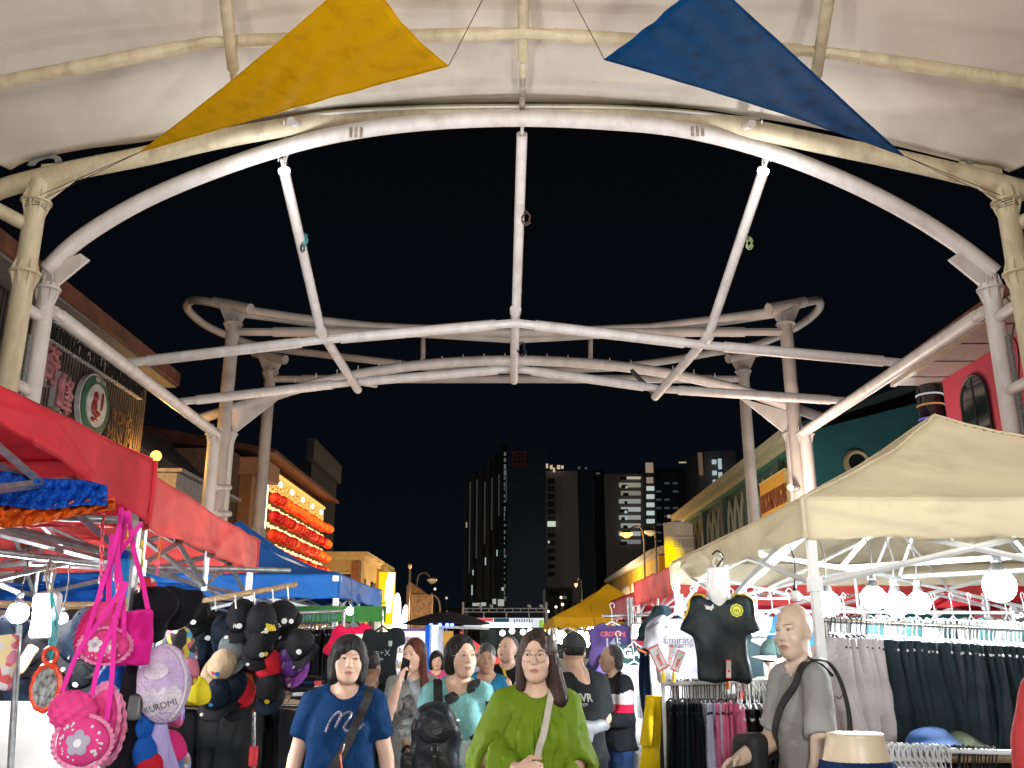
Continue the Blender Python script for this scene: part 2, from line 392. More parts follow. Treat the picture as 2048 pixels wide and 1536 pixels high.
# ------------------------------------------------------------------ ground
def ground():
    m = bpy.data.materials.new('paving'); m.use_nodes = True; t = m.node_tree; b = t.nodes['Principled BSDF']; b.inputs['Roughness'].default_value = 0.7
    tcn = t.nodes.new('ShaderNodeTexCoord'); br = t.nodes.new('ShaderNodeTexBrick')
    br.inputs['Scale'].default_value = 1.0; br.inputs['Brick Width'].default_value = 0.6; br.inputs['Row Height'].default_value = 0.3
    br.inputs['Mortar Size'].default_value = 0.008; br.inputs['Color1'].default_value = (0.34, 0.32, 0.30, 1)
    br.inputs['Color2'].default_value = (0.2, 0.19, 0.18, 1); br.inputs['Mortar'].default_value = (0.07, 0.065, 0.06, 1)
    n = t.nodes.new('ShaderNodeTexNoise'); n.inputs['Scale'].default_value = 1.3; n.inputs['Detail'].default_value = 8
    mx = t.nodes.new('ShaderNodeMix'); mx.data_type = 'RGBA'; mx.blend_type = 'MULTIPLY'; mx.inputs[0].default_value = 0.7
    t.links.new(tcn.outputs['Object'], br.inputs[0]); t.links.new(tcn.outputs['Object'], n.inputs[0])
    t.links.new(br.outputs[0], mx.inputs[6]); t.links.new(n.outputs[0], mx.inputs[7]); t.links.new(mx.outputs[2], b.inputs['Base Color'])
    tag(MB().add([(-13, -6, .004), (13, -6, .004), (13, 110, .004), (-13, 110, .004)], [(0, 1, 2, 3)]).build('street_paving', m, smooth=False), kind='structure')
    g = mat('asphalt', (0.05, 0.05, 0.052), 0.8, var=0.2, vs=0.5)
    tag(MB().add([(-600, -200, 0), (600, -200, 0), (600, 900, 0), (-600, 900, 0)], [(0, 1, 2, 3)]).build('ground', g, smooth=False), kind='structure')
ground()
# ------------------------------------------------------------------ steel frames
XC = 8.05
def sleeve(mb, a, b, r, t, n=1):
    """flat splice plates near the end a of a member running to b"""
    a, b = Vector(a), Vector(b); d = (b - a).normalized()
    mb.tube([a, a + d * t], r * 0.72, 8, flat=0.75)
def flange(mb, x, y, z, r):
    mb.lathe([(r * 1.0, -0.02), (r * 1.5, -0.018), (r * 1.5, 0.018), (r * 1.0, 0.02)], (x, y, z), 18)
    for k in range(8):
        a = 2 * pi * k / 8; c, s_ = cos(a), sin(a)
        mb.prism([(r * .95, 0.02), (r * 1.4, 0.02), (r * .98, 0.26)], (x, y, z), (c, s_, 0), (0, 0, 1), (-s_ * .015, c * .015, 0))
        mb.prism([(r * .95, -0.02), (r * 1.4, -0.02), (r * .98, -0.26)], (x, y, z), (c, s_, 0), (0, 0, 1), (-s_ * .015, c * .015, 0))
def column(parent, x, y, z, r, m, flanges=(), gus=None):
    mb = MB().tube([(x, y, 0), (x, y, z)], r, 20)
    for zz in flanges: flange(mb, x, y, zz, r)
    for zz in (z - 2.2, z - 3.6): mb.lathe([(r, -.006), (r * 1.02, -.004), (r * 1.02, .004), (r, .006)], (x, y, zz), 20)
    if gus:
        for sgn in (1,):
            mb.prism(gus, (x, y - 0.03, z), (1, 0, 0), (0, 0, 1), (0, 0.06, 0))
    return mb.build('column', m, parent)
def member(parent, name, a, b, r, m, cap=0.38, seg=16):
    """round tube with narrower plated ends"""
    a, b = Vector(a), Vector(b); d = (b - a).normalized(); mb = MB()
    mb.tube([a + d * cap, b - d * cap], r, seg)
    for p, q in ((a, d), (b, -d)):
        mb.tube([p, p + q * cap], r * 0.90, 8, flat=0.92)
        side = d.cross(Vector((0, 0, 1))).normalized()
        mb.tube([p + q * cap * .45 - side * r * 1.0, p + q * cap * .45 + side * r * 1.0], r * .18, 8)
    return mb.build(name, m, parent)
def arch(parent, px, r, m, name='arch', sub=8, seg=20):
    pts = cr_spline([P(*p) for p in px], sub)
    mb = MB().tube(pts, r, seg)
    for k in range(3, len(pts) - 3, 9):
        d = (pts[k + 1] - pts[k]).normalized() * .012
        mb.tube([pts[k] - d, pts[k] + d], r * 1.025, seg)
    return mb.build(name, m, parent)
# --- near cream frame that carries the membrane
cf = empty('canopy_frame', (0, 13.8, 0), 'cream steel arch frame on two columns holding up the white membrane roof', 'canopy frame')
BA = [(-40, 395, 13.8), (20, 372, 13.8), (140, 342, 13.8), (290, 312, 13.85), (430, 280, 13.9), (560, 256, 14.0), (680, 238, 14.15), (860, 228, 14.3), (1040, 226, 14.35),
      (1220, 228, 14.3), (1390, 240, 14.15), (1500, 258, 14.0), (1640, 287, 13.9), (1790, 318, 13.85), (1930, 350, 13.8), (2040, 378, 13.8), (2110, 400, 13.8)]
arch(cf, BA, 0.165, M['cream'], sub=5)
zl = 8.85
for xx, sg in ((-8.05, 1), (8.37, -1)):
    c = column(cf, xx, 13.8, 9.15, 0.165, M['cream'], (8.75, 7.45), [(0, -.1), (sg * .18, -.38), (sg * .8, .22), (sg * .7, .36), (0, .3)])
    MB().tube([(xx - sg * .05, 13.8, 8.3), (xx - sg * 2.5, 12.2, 9.3)], 0.12, 14).build('strut', M['cream'], cf)
    MB().tube([(xx - sg * 0.62, 13.9, 0), (xx - sg * 0.62, 13.9, 7.0), (xx - sg * .9, 13.7, 7.35)], 0.10, 14).build('rain_pipe', M['cream'], cf)
    wr = MB()
    for k in range(3):
        zz = 8.62 + k * .04
        wr.tube([(xx + .18 * cos(a / 8 * 2 * pi), 13.8 + .18 * sin(a / 8 * 2 * pi), zz + .02 * sin(a * 2.1 + k)) for a in range(9)], .006, 4)
    wr.build('wire_wrap', M['cable'], cf)
PU = [(-160, 190, 11), (0, 146, 11), (190, 117, 11), (400, 88, 11), (440, 80, 11), (740, 70, 11), (1048, 66, 11), (1350, 80, 11), (1655, 107, 11), (1860, 128, 11), (2048, 152, 11), (2220, 180, 11)]
node = {420: P(420, 84, 11), 1048: P(1048, 66, 11), 1655: P(1660, 106, 11)}
prev = P(-260, 215, 11)
for key in (420, 1048, 1655, None):
    q = node[key] if key else P(2330, 205, 11)
    member(cf, 'purlin', prev, q, 0.095, M['cream'], cap=0.42); prev = q
for a, b in (((415, -330, 8.2), (466, 138, 11.35)), ((1710, -330, 8.2), (1632, 152, 11.35)), ((1049, -330, 8.4), (1046, 118, 11.5))):
    A, B = P(*a), P(*b); mid = node[min(node, key=lambda k: (node[k] - (A + B) / 2).length)]
    rb = MB().tube([P(a[0], a[1], a[2]), B], 0.085 if a[0] != 1049 else .08, 16)
    rb.tube([B, B + (B - A).normalized() * .3], .05, 10)
    rb.build('rib', M['cream'], cf)
MB().tube([P(1046, 120, 11.5), P(1044, 222, 14.2)], 0.05, 10).build('rib', mat('stained_steel', (.42, .36, .30), .6, var=.35, vs=3), cf)
for px, py in ((585, 245), (1500, 250)):
    p = P(px, py, 13.6); MB().tube([p + Vector((0, -.1, -.04)), p + Vector((0, .3, .16))], .075, 14).build('bracket', M['steel'], cf)
# --- membrane roof
mem_m = mat('membrane', (0.72, 0.655, 0.57), 0.7, var=0.12, vs=0.5, bump=0.05, bs=2.5, col2=(0.64, 0.575, 0.49), dirt=.12, ds=.9, dst=(1, .45, 1))
def membrane():
    edge = cr_spline([P(*p) for p in [(20, 345, 13.75), (60, 326, 13.75), (170, 303, 13.8), (290, 288, 13.85), (430, 262, 13.9), (560, 240, 14.0), (680, 222, 14.1), (860, 213, 14.2), (1040, 210, 14.25),
             (1220, 213, 14.2), (1390, 222, 14.1), (1500, 238, 14.0), (1640, 262, 13.9), (1790, 296, 13.85), (1930, 330, 13.8), (1990, 338, 13.75), (2020, 350, 13.75)]], 5)
    n = len(edge) - 1
    def fn(u, v):
        x = u * n; i = min(int(x), n - 1); e = edge[i].lerp(edge[i + 1], x - i)
        s = (u - 0.5) * 2; Y = e.y + (4.5 - e.y) * v
        zc = 10.25 - 0.95 * s * s * (1.15) + 0.35 * v
        w = max(0, 1 - v * 3.6); w = w * w * (3 - 2 * w)
        X = e.x * (1 + 0.05 * sin(pi * min(v * 3.3, 1)) * abs(s) ** 6 + 0.12 * v * abs(s) ** 4)
        sag = 0.05 * sin(2 * pi * (u * 4 + .5)) * (1 - w)
        return Vector((X, Y, e.z * w + zc * (1 - w) + sag + .05))
    o = MB().grid(fn, 96, 48).build('membrane_roof', mem_m, None, solid=0.008)
    return tag(o, 'white tensile membrane roof stretched over the cream arch frame', 'fabric roof')
membrane()
mr = MB()
for px, py in ((88, 326), (1968, 328)):
    p = P(px, py, 13.7); sg = 1 if px > 1000 else -1
    pl = [(0.28 * cos(a * pi / 10), 0.2 * sin(a * pi / 10)) for a in range(11)]; pi_ = [(0.17 * cos(a * pi / 8), 0.1 * sin(a * pi / 8) + .03) for a in range(9)][::-1]
    mr.prism(pl + [(-.18, 0)] + pi_[::1][::-1][::-1] + [(.18, 0)], p, (1, 0, -.12 * sg), (0, 0.3, 1), (0, .05, 0))
mr.build('corner_plate', mat('grey_plate', (.30, .31, .31), .5), cf, smooth=False)
MB().tube(cr_spline([P(600, 232, 13.95), P(800, 218, 14.0), P(1040, 214, 14.0), P(1280, 218, 14.0), P(1520, 238, 13.95)], 5), .022, 6).build('conduit', M['plastic_w'], cf)
# --- open white frame behind
of = empty('open_roof_frame', (0, 14.5, 0), 'bare white steel roof frame with three hanging ribs, open to the night sky', 'roof frame')
AA = [(93, 540, 14.5), (160, 478, 14.5), (270, 410, 14.45), (400, 352, 14.35), (560, 297, 14.2), (700, 264, 14.05), (860, 244, 13.95), (1040, 237, 13.9), (1220, 244, 13.95),
      (1370, 260, 14.05), (1530, 300, 14.2), (1680, 357, 14.35), (1810, 422, 14.45), (1915, 488, 14.5), (1990, 545, 14.5)]
arch(of, AA, 0.142, M['steel'], sub=6)
for p in ((712, 265), (1395, 262)):
    q = P(p[0], p[1], 13.86); s_ = MB()
    for k in range(3): s_.box(q + Vector((-.09 + .09 * k, 0, 0)), (.05, .02, .2))
    s_.build('splice_mark', mat('rusty_mark', (.45, .36, .31), .7, var=.3, vs=12), of)
for xx, sg in ((-8.03, 1), (8.27, -1)):
    column(of, xx, 14.5, 7.55, 0.15, M['steel'], (7.45,), [(-sg * .15, -.05), (sg * .16, -.05), (sg * .66, .45), (sg * .5, .56), (-sg * .12, .30)])
    MB().tube([(xx, 14.5, 6.9), (xx, 13.8, 6.9)], .1, 12).build('tie_tube', M['steel'], of)
    MB().tube([(xx, 14.5, 5.6), (xx, 13.8, 5.6)], .1, 12).build('tie_tube', M['steel'], of)
    MB().tube(cr_spline([(xx - sg * .05, 14.2, 7.2), (xx - sg * .16, 14.1, 6.9), (xx - sg * .02, 14.1, 6.5), (xx - sg * .1, 14.15, 6.2), (xx, 14.2, 5), (xx, 14.2, 2)], 6), .012, 5).build('cable', M['cable'], of)
    MB().box((xx + sg * .02, 14.15, 4.0), (.05, .09, 5.0)).build('drain_channel', M['galv'], of, smooth=False)
for a, b in (((104, 622, 14.6), (432, 868, 23.7)), ((1972, 622, 14.6), (1605, 866, 23.7))):
    member(of, 'side_beam', P(*a), P(*b), 0.135, M['steel'], .3)
for nodes, Y in (([(256, 726), (642, 680), (1031, 646), (1408, 690), (1806, 726)], 18.1), ([(358, 804), (700, 765), (1030, 737), (1322, 778), (1694, 802)], 21.1)):
    pts = [P(x, y, Y) for x, y in nodes]
    for a, b in zip(pts, pts[1:]): member(of, 'purlin', a, b, 0.115, M['steel'], .42)
ribs = [((569, 345, 14.6), (640, 655, 17.9), (645, 668, 17.95), (716, 780, 21.2)), ((1044, 268, 14.3), (1033, 610, 17.8), (1031, 624, 17.9), (1028, 762, 21.3)), ((1526, 345, 14.6), (1420, 662, 17.9), (1412, 678, 17.95), (1310, 794, 21.3))]
for i, (a, b, c, d) in enumerate(ribs):
    A, B, C_, D = P(*a), P(*b), P(*c), P(*d)
    rr = MB().tube([A, B], 0.098, 18)
    for t in (.33, .62, .9):
        q = A.lerp(B, t); dd = (B - A).normalized() * .008; rr.tube([q - dd, q + dd], .101, 18)
    rr.tube([A - (B - A).normalized() * .28, A], .03, 8)
    top = A - (B - A).normalized() * .28
    for sx in (-.05, .05): rr.tube([top + Vector((sx, 0, .22)), top + Vector((sx, 0, -.05))], .014, 6)
    rr.build('rib', M['steel'], of)
    lo = MB().tube([C_, D], 0.10, 14, flat=1.0)
    lo.tube([C_ + Vector((0, -.02, -.02)), C_ + (C_ - D).normalized() * .14], .12, 14)
    lo.build('rib', M['steel'], of)
    MB().box(C_.lerp(D, .5) + Vector((0, 0, -.085)), (.05, .02, .05)).build('lug', M['steel'], of)
    if i != 1:
        tp = P(a[0], a[1], 14.55)
        MB().lathe([(.105, -.03), (.105, .02), (.02, .03)], A + Vector((0, -.03, .02)), 18, axis=(A - B).normalized()).build('floodlight', emat('flood_emit', COOL, 6), of)
        hk = MB().tube(cr_spline([A + Vector((0, -.02, .5)), A + Vector((.08, -.03, .45)), A + Vector((.02, -.03, .28)), A + Vector((0, 0, .1))], 5), .02, 6)
        hk.tube([P(a[0] - 2, 240, 13.7), A + Vector((0, 0, .5))], .014, 6); hk.build('suspension_hook', M['steel'], of)
def tangle(p, col, n=3, s=.12):
    mb = MB(); rnd = random.Random(int(p[0] * 100))
    for k in range(n):
        c = Vector(p); s_ = s * .62; mb.tube([c + Vector((s_ * cos(a) * rnd.uniform(.4, 1), -.12, s_ * sin(a) * 1.3 - k * .04)) for a in [x * .7 for x in range(10)]], .012, 5)
    return mb
tangle(P(612, 482, 16.0), 0).build('cable_loop', mat('teal_cord', (.03, .22, .24), .5), of); tangle(P(608, 500, 16.0), 0, 2, .08).build('cable_loop', M['cable'], of)
tangle(P(1495, 488, 16.0), 0).build('cable_loop', mat('lime_cord', (.25, .32, .14), .5), of); tangle(P(1052, 440, 15.5), 0, 2, .16).build('cable_loop', mat('brown_cord', (.12, .06, .05), .6), of)
tangle(P(1043, 700, 19.6), 0, 2, .2).build('cable_loop', M['cable'], of)
# far end of the open frame
arch(of, [(398, 838, 24.9), (500, 806, 24.9), (640, 765, 24.9), (780, 738, 24.9), (900, 725, 24.9), (1030, 721, 24.9), (1180, 727, 24.9), (1320, 744, 24.9), (1450, 772, 24.9), (1560, 806, 24.9), (1655, 840, 24.9)], .15, M['steel'], sub=5, seg=14)
bl = MB()
for k in range(22):
    x = 590 + k * 42; q = P(x, 770 - 58 * max(0, 1 - ((x - 1030) / 480) ** 2) + 4, 24.8); bl.tube([q, q + Vector((0, 0, .14))], .016, 5)
bl.build('arch_studs', M['steel'], of)
for x0, yy, z0, sg in ((430, 23.9, 0, 1), (458, 24.9, 1, 1), (1581, 25.0, 1, -1), (1610, 24.0, 0, -1)):
    q = P(x0, 862, yy)
    column(of, q.x, yy, q.z, .17, M['steel'], (q.z - .1,), [(-sg * .2, -.05), (sg * .2, -.05), (sg * 1.35, .95), (sg * .6, .74), (-sg * .2, .5)] if z0 else None)
for x0, x1 in ((430, 458), (1581, 1610)):
    for py in (975, 1028):
        MB().tube([P(x0, py, 23.9), P(x1, py, 24.9)], .09, 10).build('tie_tube', M['steel'], of)
MB().tube([P(700, 764, 21.1), P(752, 772, 23)], .05, 8).build('rib_stub', M['steel'], of); MB().tube([P(1310, 790, 21.3), P(1264, 742, 23)], .06, 8).build('rib_stub', M['galv'], of)
# --- far oval frame
ff = empty('far_roof_frame', (0, 24.5, 0), 'far curved steel ring frame with pointed tips on four tall columns', 'roof frame')
fs_m = mat('warm_grey_steel', (0.50, 0.44, 0.40), 0.45, var=0.12, vs=1.5)
L = [(790, 655, 24.5), (740, 652, 24.5), (600, 636, 24.5), (480, 617, 24.5), (410, 602, 25), (380, 603, 25.8), (378, 622, 26.5), (425, 658, 27.5), (520, 692, 29), (640, 708, 29), (740, 720, 29), (860, 735, 29)]
arch(ff, L, .125, fs_m, 'ring_tube', 6, 14)
R_ = [(1300, 655, 24.5), (1340, 650, 24.5), (1450, 636, 24.5), (1560, 620, 24.5), (1615, 604, 25), (1638, 602, 25.8), (1634, 622, 26.5), (1590, 656, 27.5), (1510, 690, 29), (1420, 706, 29), (1330, 722, 29), (1220, 736, 29)]
arch(ff, R_, .125, fs_m, 'ring_tube', 6, 14)
for a, b in (((480, 628, 24.6), (740, 662, 24.6)), ((1560, 628, 24.6), (1300, 665, 24.6)), ((740, 662, 24.6), (1030, 680, 24.6)), ((1300, 665, 24.6), (1030, 680, 24.6))):
    MB().tube([P(*a), P(*b)], .10, 12).build('chord', fs_m, ff)
member(ff, 'cross_tube', P(470, 664, 24.5), P(1566, 664, 24.5), .14, fs_m, 1.1); member(ff, 'cross_tube', P(544, 758, 29), P(1482, 758, 29), .14, fs_m, 1.0)
arch(ff, [(790, 655, 24.5), (1040, 664, 24.5), (1300, 655, 24.5)], .12, fs_m, 'ring_tube', 6, 14); arch(ff, [(860, 735, 29), (1040, 741, 29), (1220, 736, 29)], .12, fs_m, 'ring_tube', 6, 14)
for x in (846, 1181): MB().tube([P(x, 672, 26), P(x, 728, 26)], .07, 10).build('post', fs_m, ff)
for px, py, Y, sg in ((467, 645, 24.5, 1), (541, 742, 29, 1), (1571, 645, 24.5, -1), (1486, 740, 29, -1)):
    q = P(px, py, Y)
    column(ff, q.x, Y, q.z, .185, fs_m, (q.z - .05, 4.9), [(-.22, -.02), (.22, -.02), (.5, .55), (-.5, .6)])
    MB().tube([q + Vector((-sg * .7, .3, .75)), q + Vector((sg * .55, -.3, .3))], .16, 14).build('end_stub', fs_m, ff)
for px, py in ((480, 975), (1505, 925)):
    pass
# ------------------------------------------------------------------ pennants
def pennant(name, label, corners, bows, m, wires, seed):
    """triangular cloth: corners a, b, c as points; bows = inward sag of the edges"""
    a, b, c = [P(*q) for q in corners]; n = (b - a).cross(c - a).normalized(); N = 44; mb = MB(); idx = {}; vs = []; fs = []
    cen = (a + b + c) / 3
    for i in range(N + 1):
        for j in range(N + 1 - i):
            u, v = i / N, j / N; w = 1 - u - v
            p = a * w + b * u + c * v
            pull = 4 * (w * u * bows[0] * max(0, 1 - v * 3) + u * v * bows[1] * max(0, 1 - w * 3) + v * w * bows[2] * max(0, 1 - u * 3))
            p = p.lerp(cen, pull)
            fold = sin(u * 34 + v * 9 + seed + 1.5 * sin(w * 9)) * (.5 + .5 * sin(w * 7 + seed)) * .014 + sin(w * 50 + v * 25) * .003
            p = p + n * (fold * (1 - max(w, u, v)) * 2.2 + 0.12 * (w * u + u * v + v * w))
            idx[i, j] = len(vs); vs.append(p)
    for i in range(N):
        for j in range(N - i):
            fs.append((idx[i, j], idx[i + 1, j], idx[i, j + 1]))
            if i + j < N - 1: fs.append((idx[i + 1, j], idx[i + 1, j + 1], idx[i, j + 1]))
    root = empty(name, a, label, 'pennant', 'coloured pennants under the roof')
    mb.add(vs, fs).build('cloth', m, root, solid=.004, ang=80)
    hem = MB()
    for e0, e1, e2 in ((0, N, 0), (0, N, 1), (0, N, 2)):
        pts = [vs[idx[(k, 0) if e2 == 0 else ((0, k) if e2 == 1 else (k, N - k))]] for k in range(N + 1)]
        hem.tube(pts, .009, 6)
    hem.build('hem', m, root)
    for q in wires:
        MB().tube([P(*q[0]), P(*q[1])], .006, 5).build('tie_wire', M['cable'], root)
pennant('pennant', 'big mustard yellow triangular cloth pennant strung under the white roof', [(280, 304, 12.6), (897, 132, 10.2), (729, -66, 8.6)], (.09, .05, .05),
        mat('mustard_cloth', (.68, .37, .0), .6, spec=.15, dirt=.14, ds=3, var=.05, vs=3, bump=.3, bs=3, trans=.15), [((280, 304, 12.6), (90, 396, 13.6)), ((280, 304, 12.6), (85, 388, 13.6)), ((897, 132, 10.2), (985, -40, 9.6))], 0)
pennant('pennant', 'big royal blue triangular cloth pennant strung under the white roof', [(1808, 312, 12.6), (1209, 119, 10.2), (1412, -50, 8.6)], (.05, .04, .03),
        mat('blue_cloth', (.0, .06, .20), .6, spec=.12, dirt=.3, ds=3, var=.12, vs=3, bump=.3, bs=3, trans=.1), [((1808, 312, 12.6), (2000, 390, 13.6)), ((1808, 312, 12.6), (2008, 404, 13.6)), ((1209, 119, 10.2), (1115, -60, 9.6))], 2)
# ------------------------------------------------------------------ buildings
def bpart(parent, name, boxes, m, **k):
    mb = MB()
    for c, d in boxes: mb.box(c, d)
    return mb.build(name, m, parent, smooth=False, **k)
def slab(x0, x1, y0, y1, z0, z1): return (((x0 + x1) / 2, (y0 + y1) / 2, (z0 + z1) / 2), (abs(x1 - x0), abs(y1 - y0), abs(z1 - z0)))
brown_roof = mat('red_brown_roof', (.17, .06, .035), .7, var=.25, vs=3)
# restaurant with the big sign, left
b = empty('restaurant_building', (-12, 19, 0), 'restaurant with dark slatted front, red brown eave and big lettered sign, far left', 'building')
slat_m = mat('brown_slat', (.085, .065, .055), .5, var=.25, vs=2)
bpart(b, 'wall', [slab(-10.35, -18, 8, 24.3, 0, 8.6)], mat('dark_wall', (.04, .034, .03), .8), )
sl = MB()
for k in range(86): sl.box((-10.26, 12.3 + k * .14, 6.2), (.12, .075, 4.4))
sl.build('slat_panel', slat_m, b, smooth=False)
ev = MB()
ev.prism([(-18, 9.9), (-9.6, 8.55), (-9.45, 8.6), (-9.45, 8.95), (-18, 10.6)], (0, 9, 0), (1, 0, 0), (0, 0, 1), (0, 15.6, 0))
ev.build('roof', brown_roof, b, smooth=False)
bpart(b, 'soffit', [slab(-10.3, -9.5, 9, 24.5, 8.5, 8.56)], mat('grey_soffit', (.2, .19, .18), .7))
U, Vv = (0, 1, 0), (0, 0, 1)
pink = mat('pink_sign', (.42, .16, .19), .5, var=.25, vs=4); wht = mat('sign_white', (.5, .48, .45), .5)
bk = mat('sign_black', (.015, .015, .015), .5)
lettering('& MINUMAN KACANG SOYA & TAU FU FAH INDUSTRIES', .5, (-10.12, 20.95, 8.1), U, Vv, wht, b, 'sign_letters', ext=.05, bold=.03, sx=.43, align='CENTER')
lettering('& MINUMAN KACANG SOYA & TAU FU FAH INDUSTRIES', .5, (-10.05, 20.95, 8.1), U, Vv, bk, b, 'sign_letters', ext=.02, bold=.0, sx=.43, align='CENTER')
for ch, y, z in (('奇', 18.75, 7.35), ('峰', 19.5, 6.85)):
    lettering(ch, .95, (-10.15, y, z), U, Vv, wht, b, 'sign_character', ext=.06, bold=.05, sx=.8); lettering(ch, .95, (-10.04, y, z), U, Vv, pink, b, 'sign_character', ext=.03, bold=.012, sx=.8)
gr_ = mat('sign_green', (.03, .11, .06), .5)
c0 = Vector((-10.1, 20.95, 7.05)); k6 = .58
e = MB().lathe([(.77, -.06), (.77, .06)], c0, 40, axis=(1, 0, 0)).build('emblem_rim', wht, b)
MB().lathe([(.72, 0), (.72, .04)], c0 + Vector((.05, 0, 0)), 40, axis=(1, 0, 0)).build('emblem_ring', gr_, b)
MB().lathe([(.52, 0), (.52, .04)], c0 + Vector((.08, 0, 0)), 32, axis=(1, 0, 0)).build('emblem_disc', wht, b)
fg = MB()
for cy, cz, ry, rz in ((-.2, .32, .2, .24), (-.24, -.1, .24, .36), (.05, -.35, .3, .16), (.38, .25, .07, .4), (-.15, -.62, .3, .1)):
    fg.ball(c0 + Vector((.13, cy * k6, cz * k6)), (.04, ry * k6, rz * k6), 12, 8)
fg.build('emblem_figure', mat('sign_maroon', (.22, .015, .02), .5), b)
lettering('SEJAK 1953', .14, c0 + Vector((.14, 0, .6)), U, Vv, wht, b, 'sign_letters', sx=.8)
bpart(b, 'emblem_panel', [slab(-10.2, -10.08, 20.1, 21.9, 6.05, 6.3)], gr_)
gl = mat('dim_gold_sign', (.16, .09, .045), .5, var=.3)
lettering('YONG', .5, (-10.12, 22.7, 7.1), U, Vv, gl, b, 'sign_letters', ext=.04, sx=.8); lettering('MINUM', .55, (-10.12, 22.6, 6.6), U, Vv, gl, b, 'sign_letters', ext=.04, sx=.8)
lettering('SOYA', .35, (-10.1, 22.6, 5.95), U, Vv, wht, b, 'sign_letters', ext=.03, sx=.8)
# shophouse beyond
b = empty('grey_shophouse', (-12, 28, 0), 'dim grey shophouse with gable roof and pale fascia behind the left columns', 'building')
gw = mat('grey_render', (.16, .14, .145), .85, var=.15, vs=.8); pf = mat('pale_fascia', (.36, .34, .33), .7)
bpart(b, 'wall', [slab(-10.9, -20, 24.8, 33.3, 0, 5.6), slab(-10.4, -20, 24.8, 33.3, 5.2, 5.4)], gw)
MB().prism([(-10.7, 5.6), (-10.7, 7.0), (-12.4, 8.5), (-14.2, 7.0), (-14.2, 5.6)], (0, 25.2, 0), (1, 0, 0), (0, 0, 1), (0, 8, 0)).build('gable_roof', mat('dark_roof', (.05, .042, .045), .8), b, smooth=False)
fa = MB()
for x0, z0, x1, z1 in ((-10.65, 7.0, -12.4, 8.55), (-12.4, 8.55, -14.3, 7.0)): fa.tube([(x0, 25.1, z0), (x1, 25.1, z1)], .06, 4)
fa.build('fascia', pf, b)
bpart(b, 'awning', [slab(-9.6, -11, 25.5, 30.5, 5.3, 6.25), slab(-9.4, -11, 25.3, 31.2, 6.25, 6.35)], pf)
bpart(b, 'window', [slab(-10.85, -10.95, 25.6, 28, 2.9, 4.6), slab(-10.85, -10.95, 29, 32, 2.9, 4.6)], glass('dark_glass'))
MB().tube([(-9.5, 25.4, 3), (-9.5, 25.4, 5.3)], .05, 8).build('pipe', pf, b)
b = empty('warm_lit_shophouse', (-12, 35, 0), 'narrow shophouse with orange lit bay between the pale columns', 'building')
bpart(b, 'wall', [slab(-10.2, -20, 31.8, 35.8, 0, 8.3)], mat('umber_wall', (.15, .085, .05), .8, var=.2))
bpart(b, 'bay', [slab(-9.75, -10.3, 33.4, 35.2, 3.2, 7.6), ], mat('orange_panel', (.42, .17, .06), .6, var=.2, vs=1))
bpart(b, 'canopy', [slab(-9.3, -10.3, 33.2, 35.6, 7.6, 8.25)], mat('orange_panel2', (.5, .22, .12), .6))
MB().tube([(-9.5, 33.3, 2.5), (-9.5, 33.3, 7.8)], .06, 8).build('pipe', gw, b)
MB().lathe([(.16, -.05), (.16, .05)], (-9.6, 33.0, 5.3), 14, axis=(0, 1, 0)).build('round_sign', pf, b)
lettering('凹', .5, (-10.3, 31.7, 4.9), (1, 0, 0), (0, 0, 1), emat('neon_pale', (.8, .5, .3), .5), b, 'neon_sign', ext=.02)
lettering('马', .8, (-9.9, 31.6, 5.0), (1, 0, 0), (0, 0, 1), emat('neon_yellow', (1, .6, .05), 1.6), b, 'neon_sign', ext=.03, bold=.02)
# lantern restaurant
b = empty('lantern_restaurant', (-12, 42, 0), 'restaurant front covered in golden lattice lights with rows of red lanterns', 'building')
bpart(b, 'wall', [slab(-10.4, -20, 36.2, 49.2, 0, 8.9)], mat('brown_wall', (.07, .035, .02), .8))
MB().prism([(-20, 11), (-9.6, 9.1), (-9.6, 8.95), (-20, 10)], (0, 35.8, 0), (1, 0, 0), (0, 0, 1), (0, 14, 0)).build('roof', brown_roof, b, smooth=False)
gold = emat('gold_glow', (1.0, .50, .12), 1.25); golddim = emat('gold_dim', (1.0, .40, .08), .35); hot = emat('lattice_bulb', (1.0, .86, .6), 5)
bpart(b, 'light_panel', [slab(-10.3, -10.38, 36.8, 48.8, 4.4, 8.5)], emat('panel_back', (.55, .18, .03), .28))
bpart(b, 'cornice_light', [slab(-10.15, -10.28, 36.6, 48.9, 8.5, 8.62), slab(-10.15, -10.28, 36.9, 48.9, 7.72, 7.77)], gold)
lt = MB(); rnd = random.Random(3)
for k in range(58):
    y = 37.0 + k * .205; z = 8.45
    while z > 7.85:
        dz = rnd.uniform(.10, .25); lt.box((-10.2, y + rnd.uniform(-.05, .05), z - dz / 2), (.03, .06, dz * .8)); z -= dz
lt.build('lattice', gold, b, smooth=False)
for k in range(5): MB().ball((-10.0, 38.6 + k * 2.15, 8.12), (.08, .13, .12), 10, 6).build('lattice_lamp', hot, b)
for z0, z1 in ((8.05, 8.55), (7.0, 7.8), (6.0, 6.85), (5.15, 5.8)):
    bpart(b, 'light_strip', [slab(-10.0, -10.15, 36.45, 36.72, z0, z1)], emat('strip_glow', (1, .84, .58), 3))
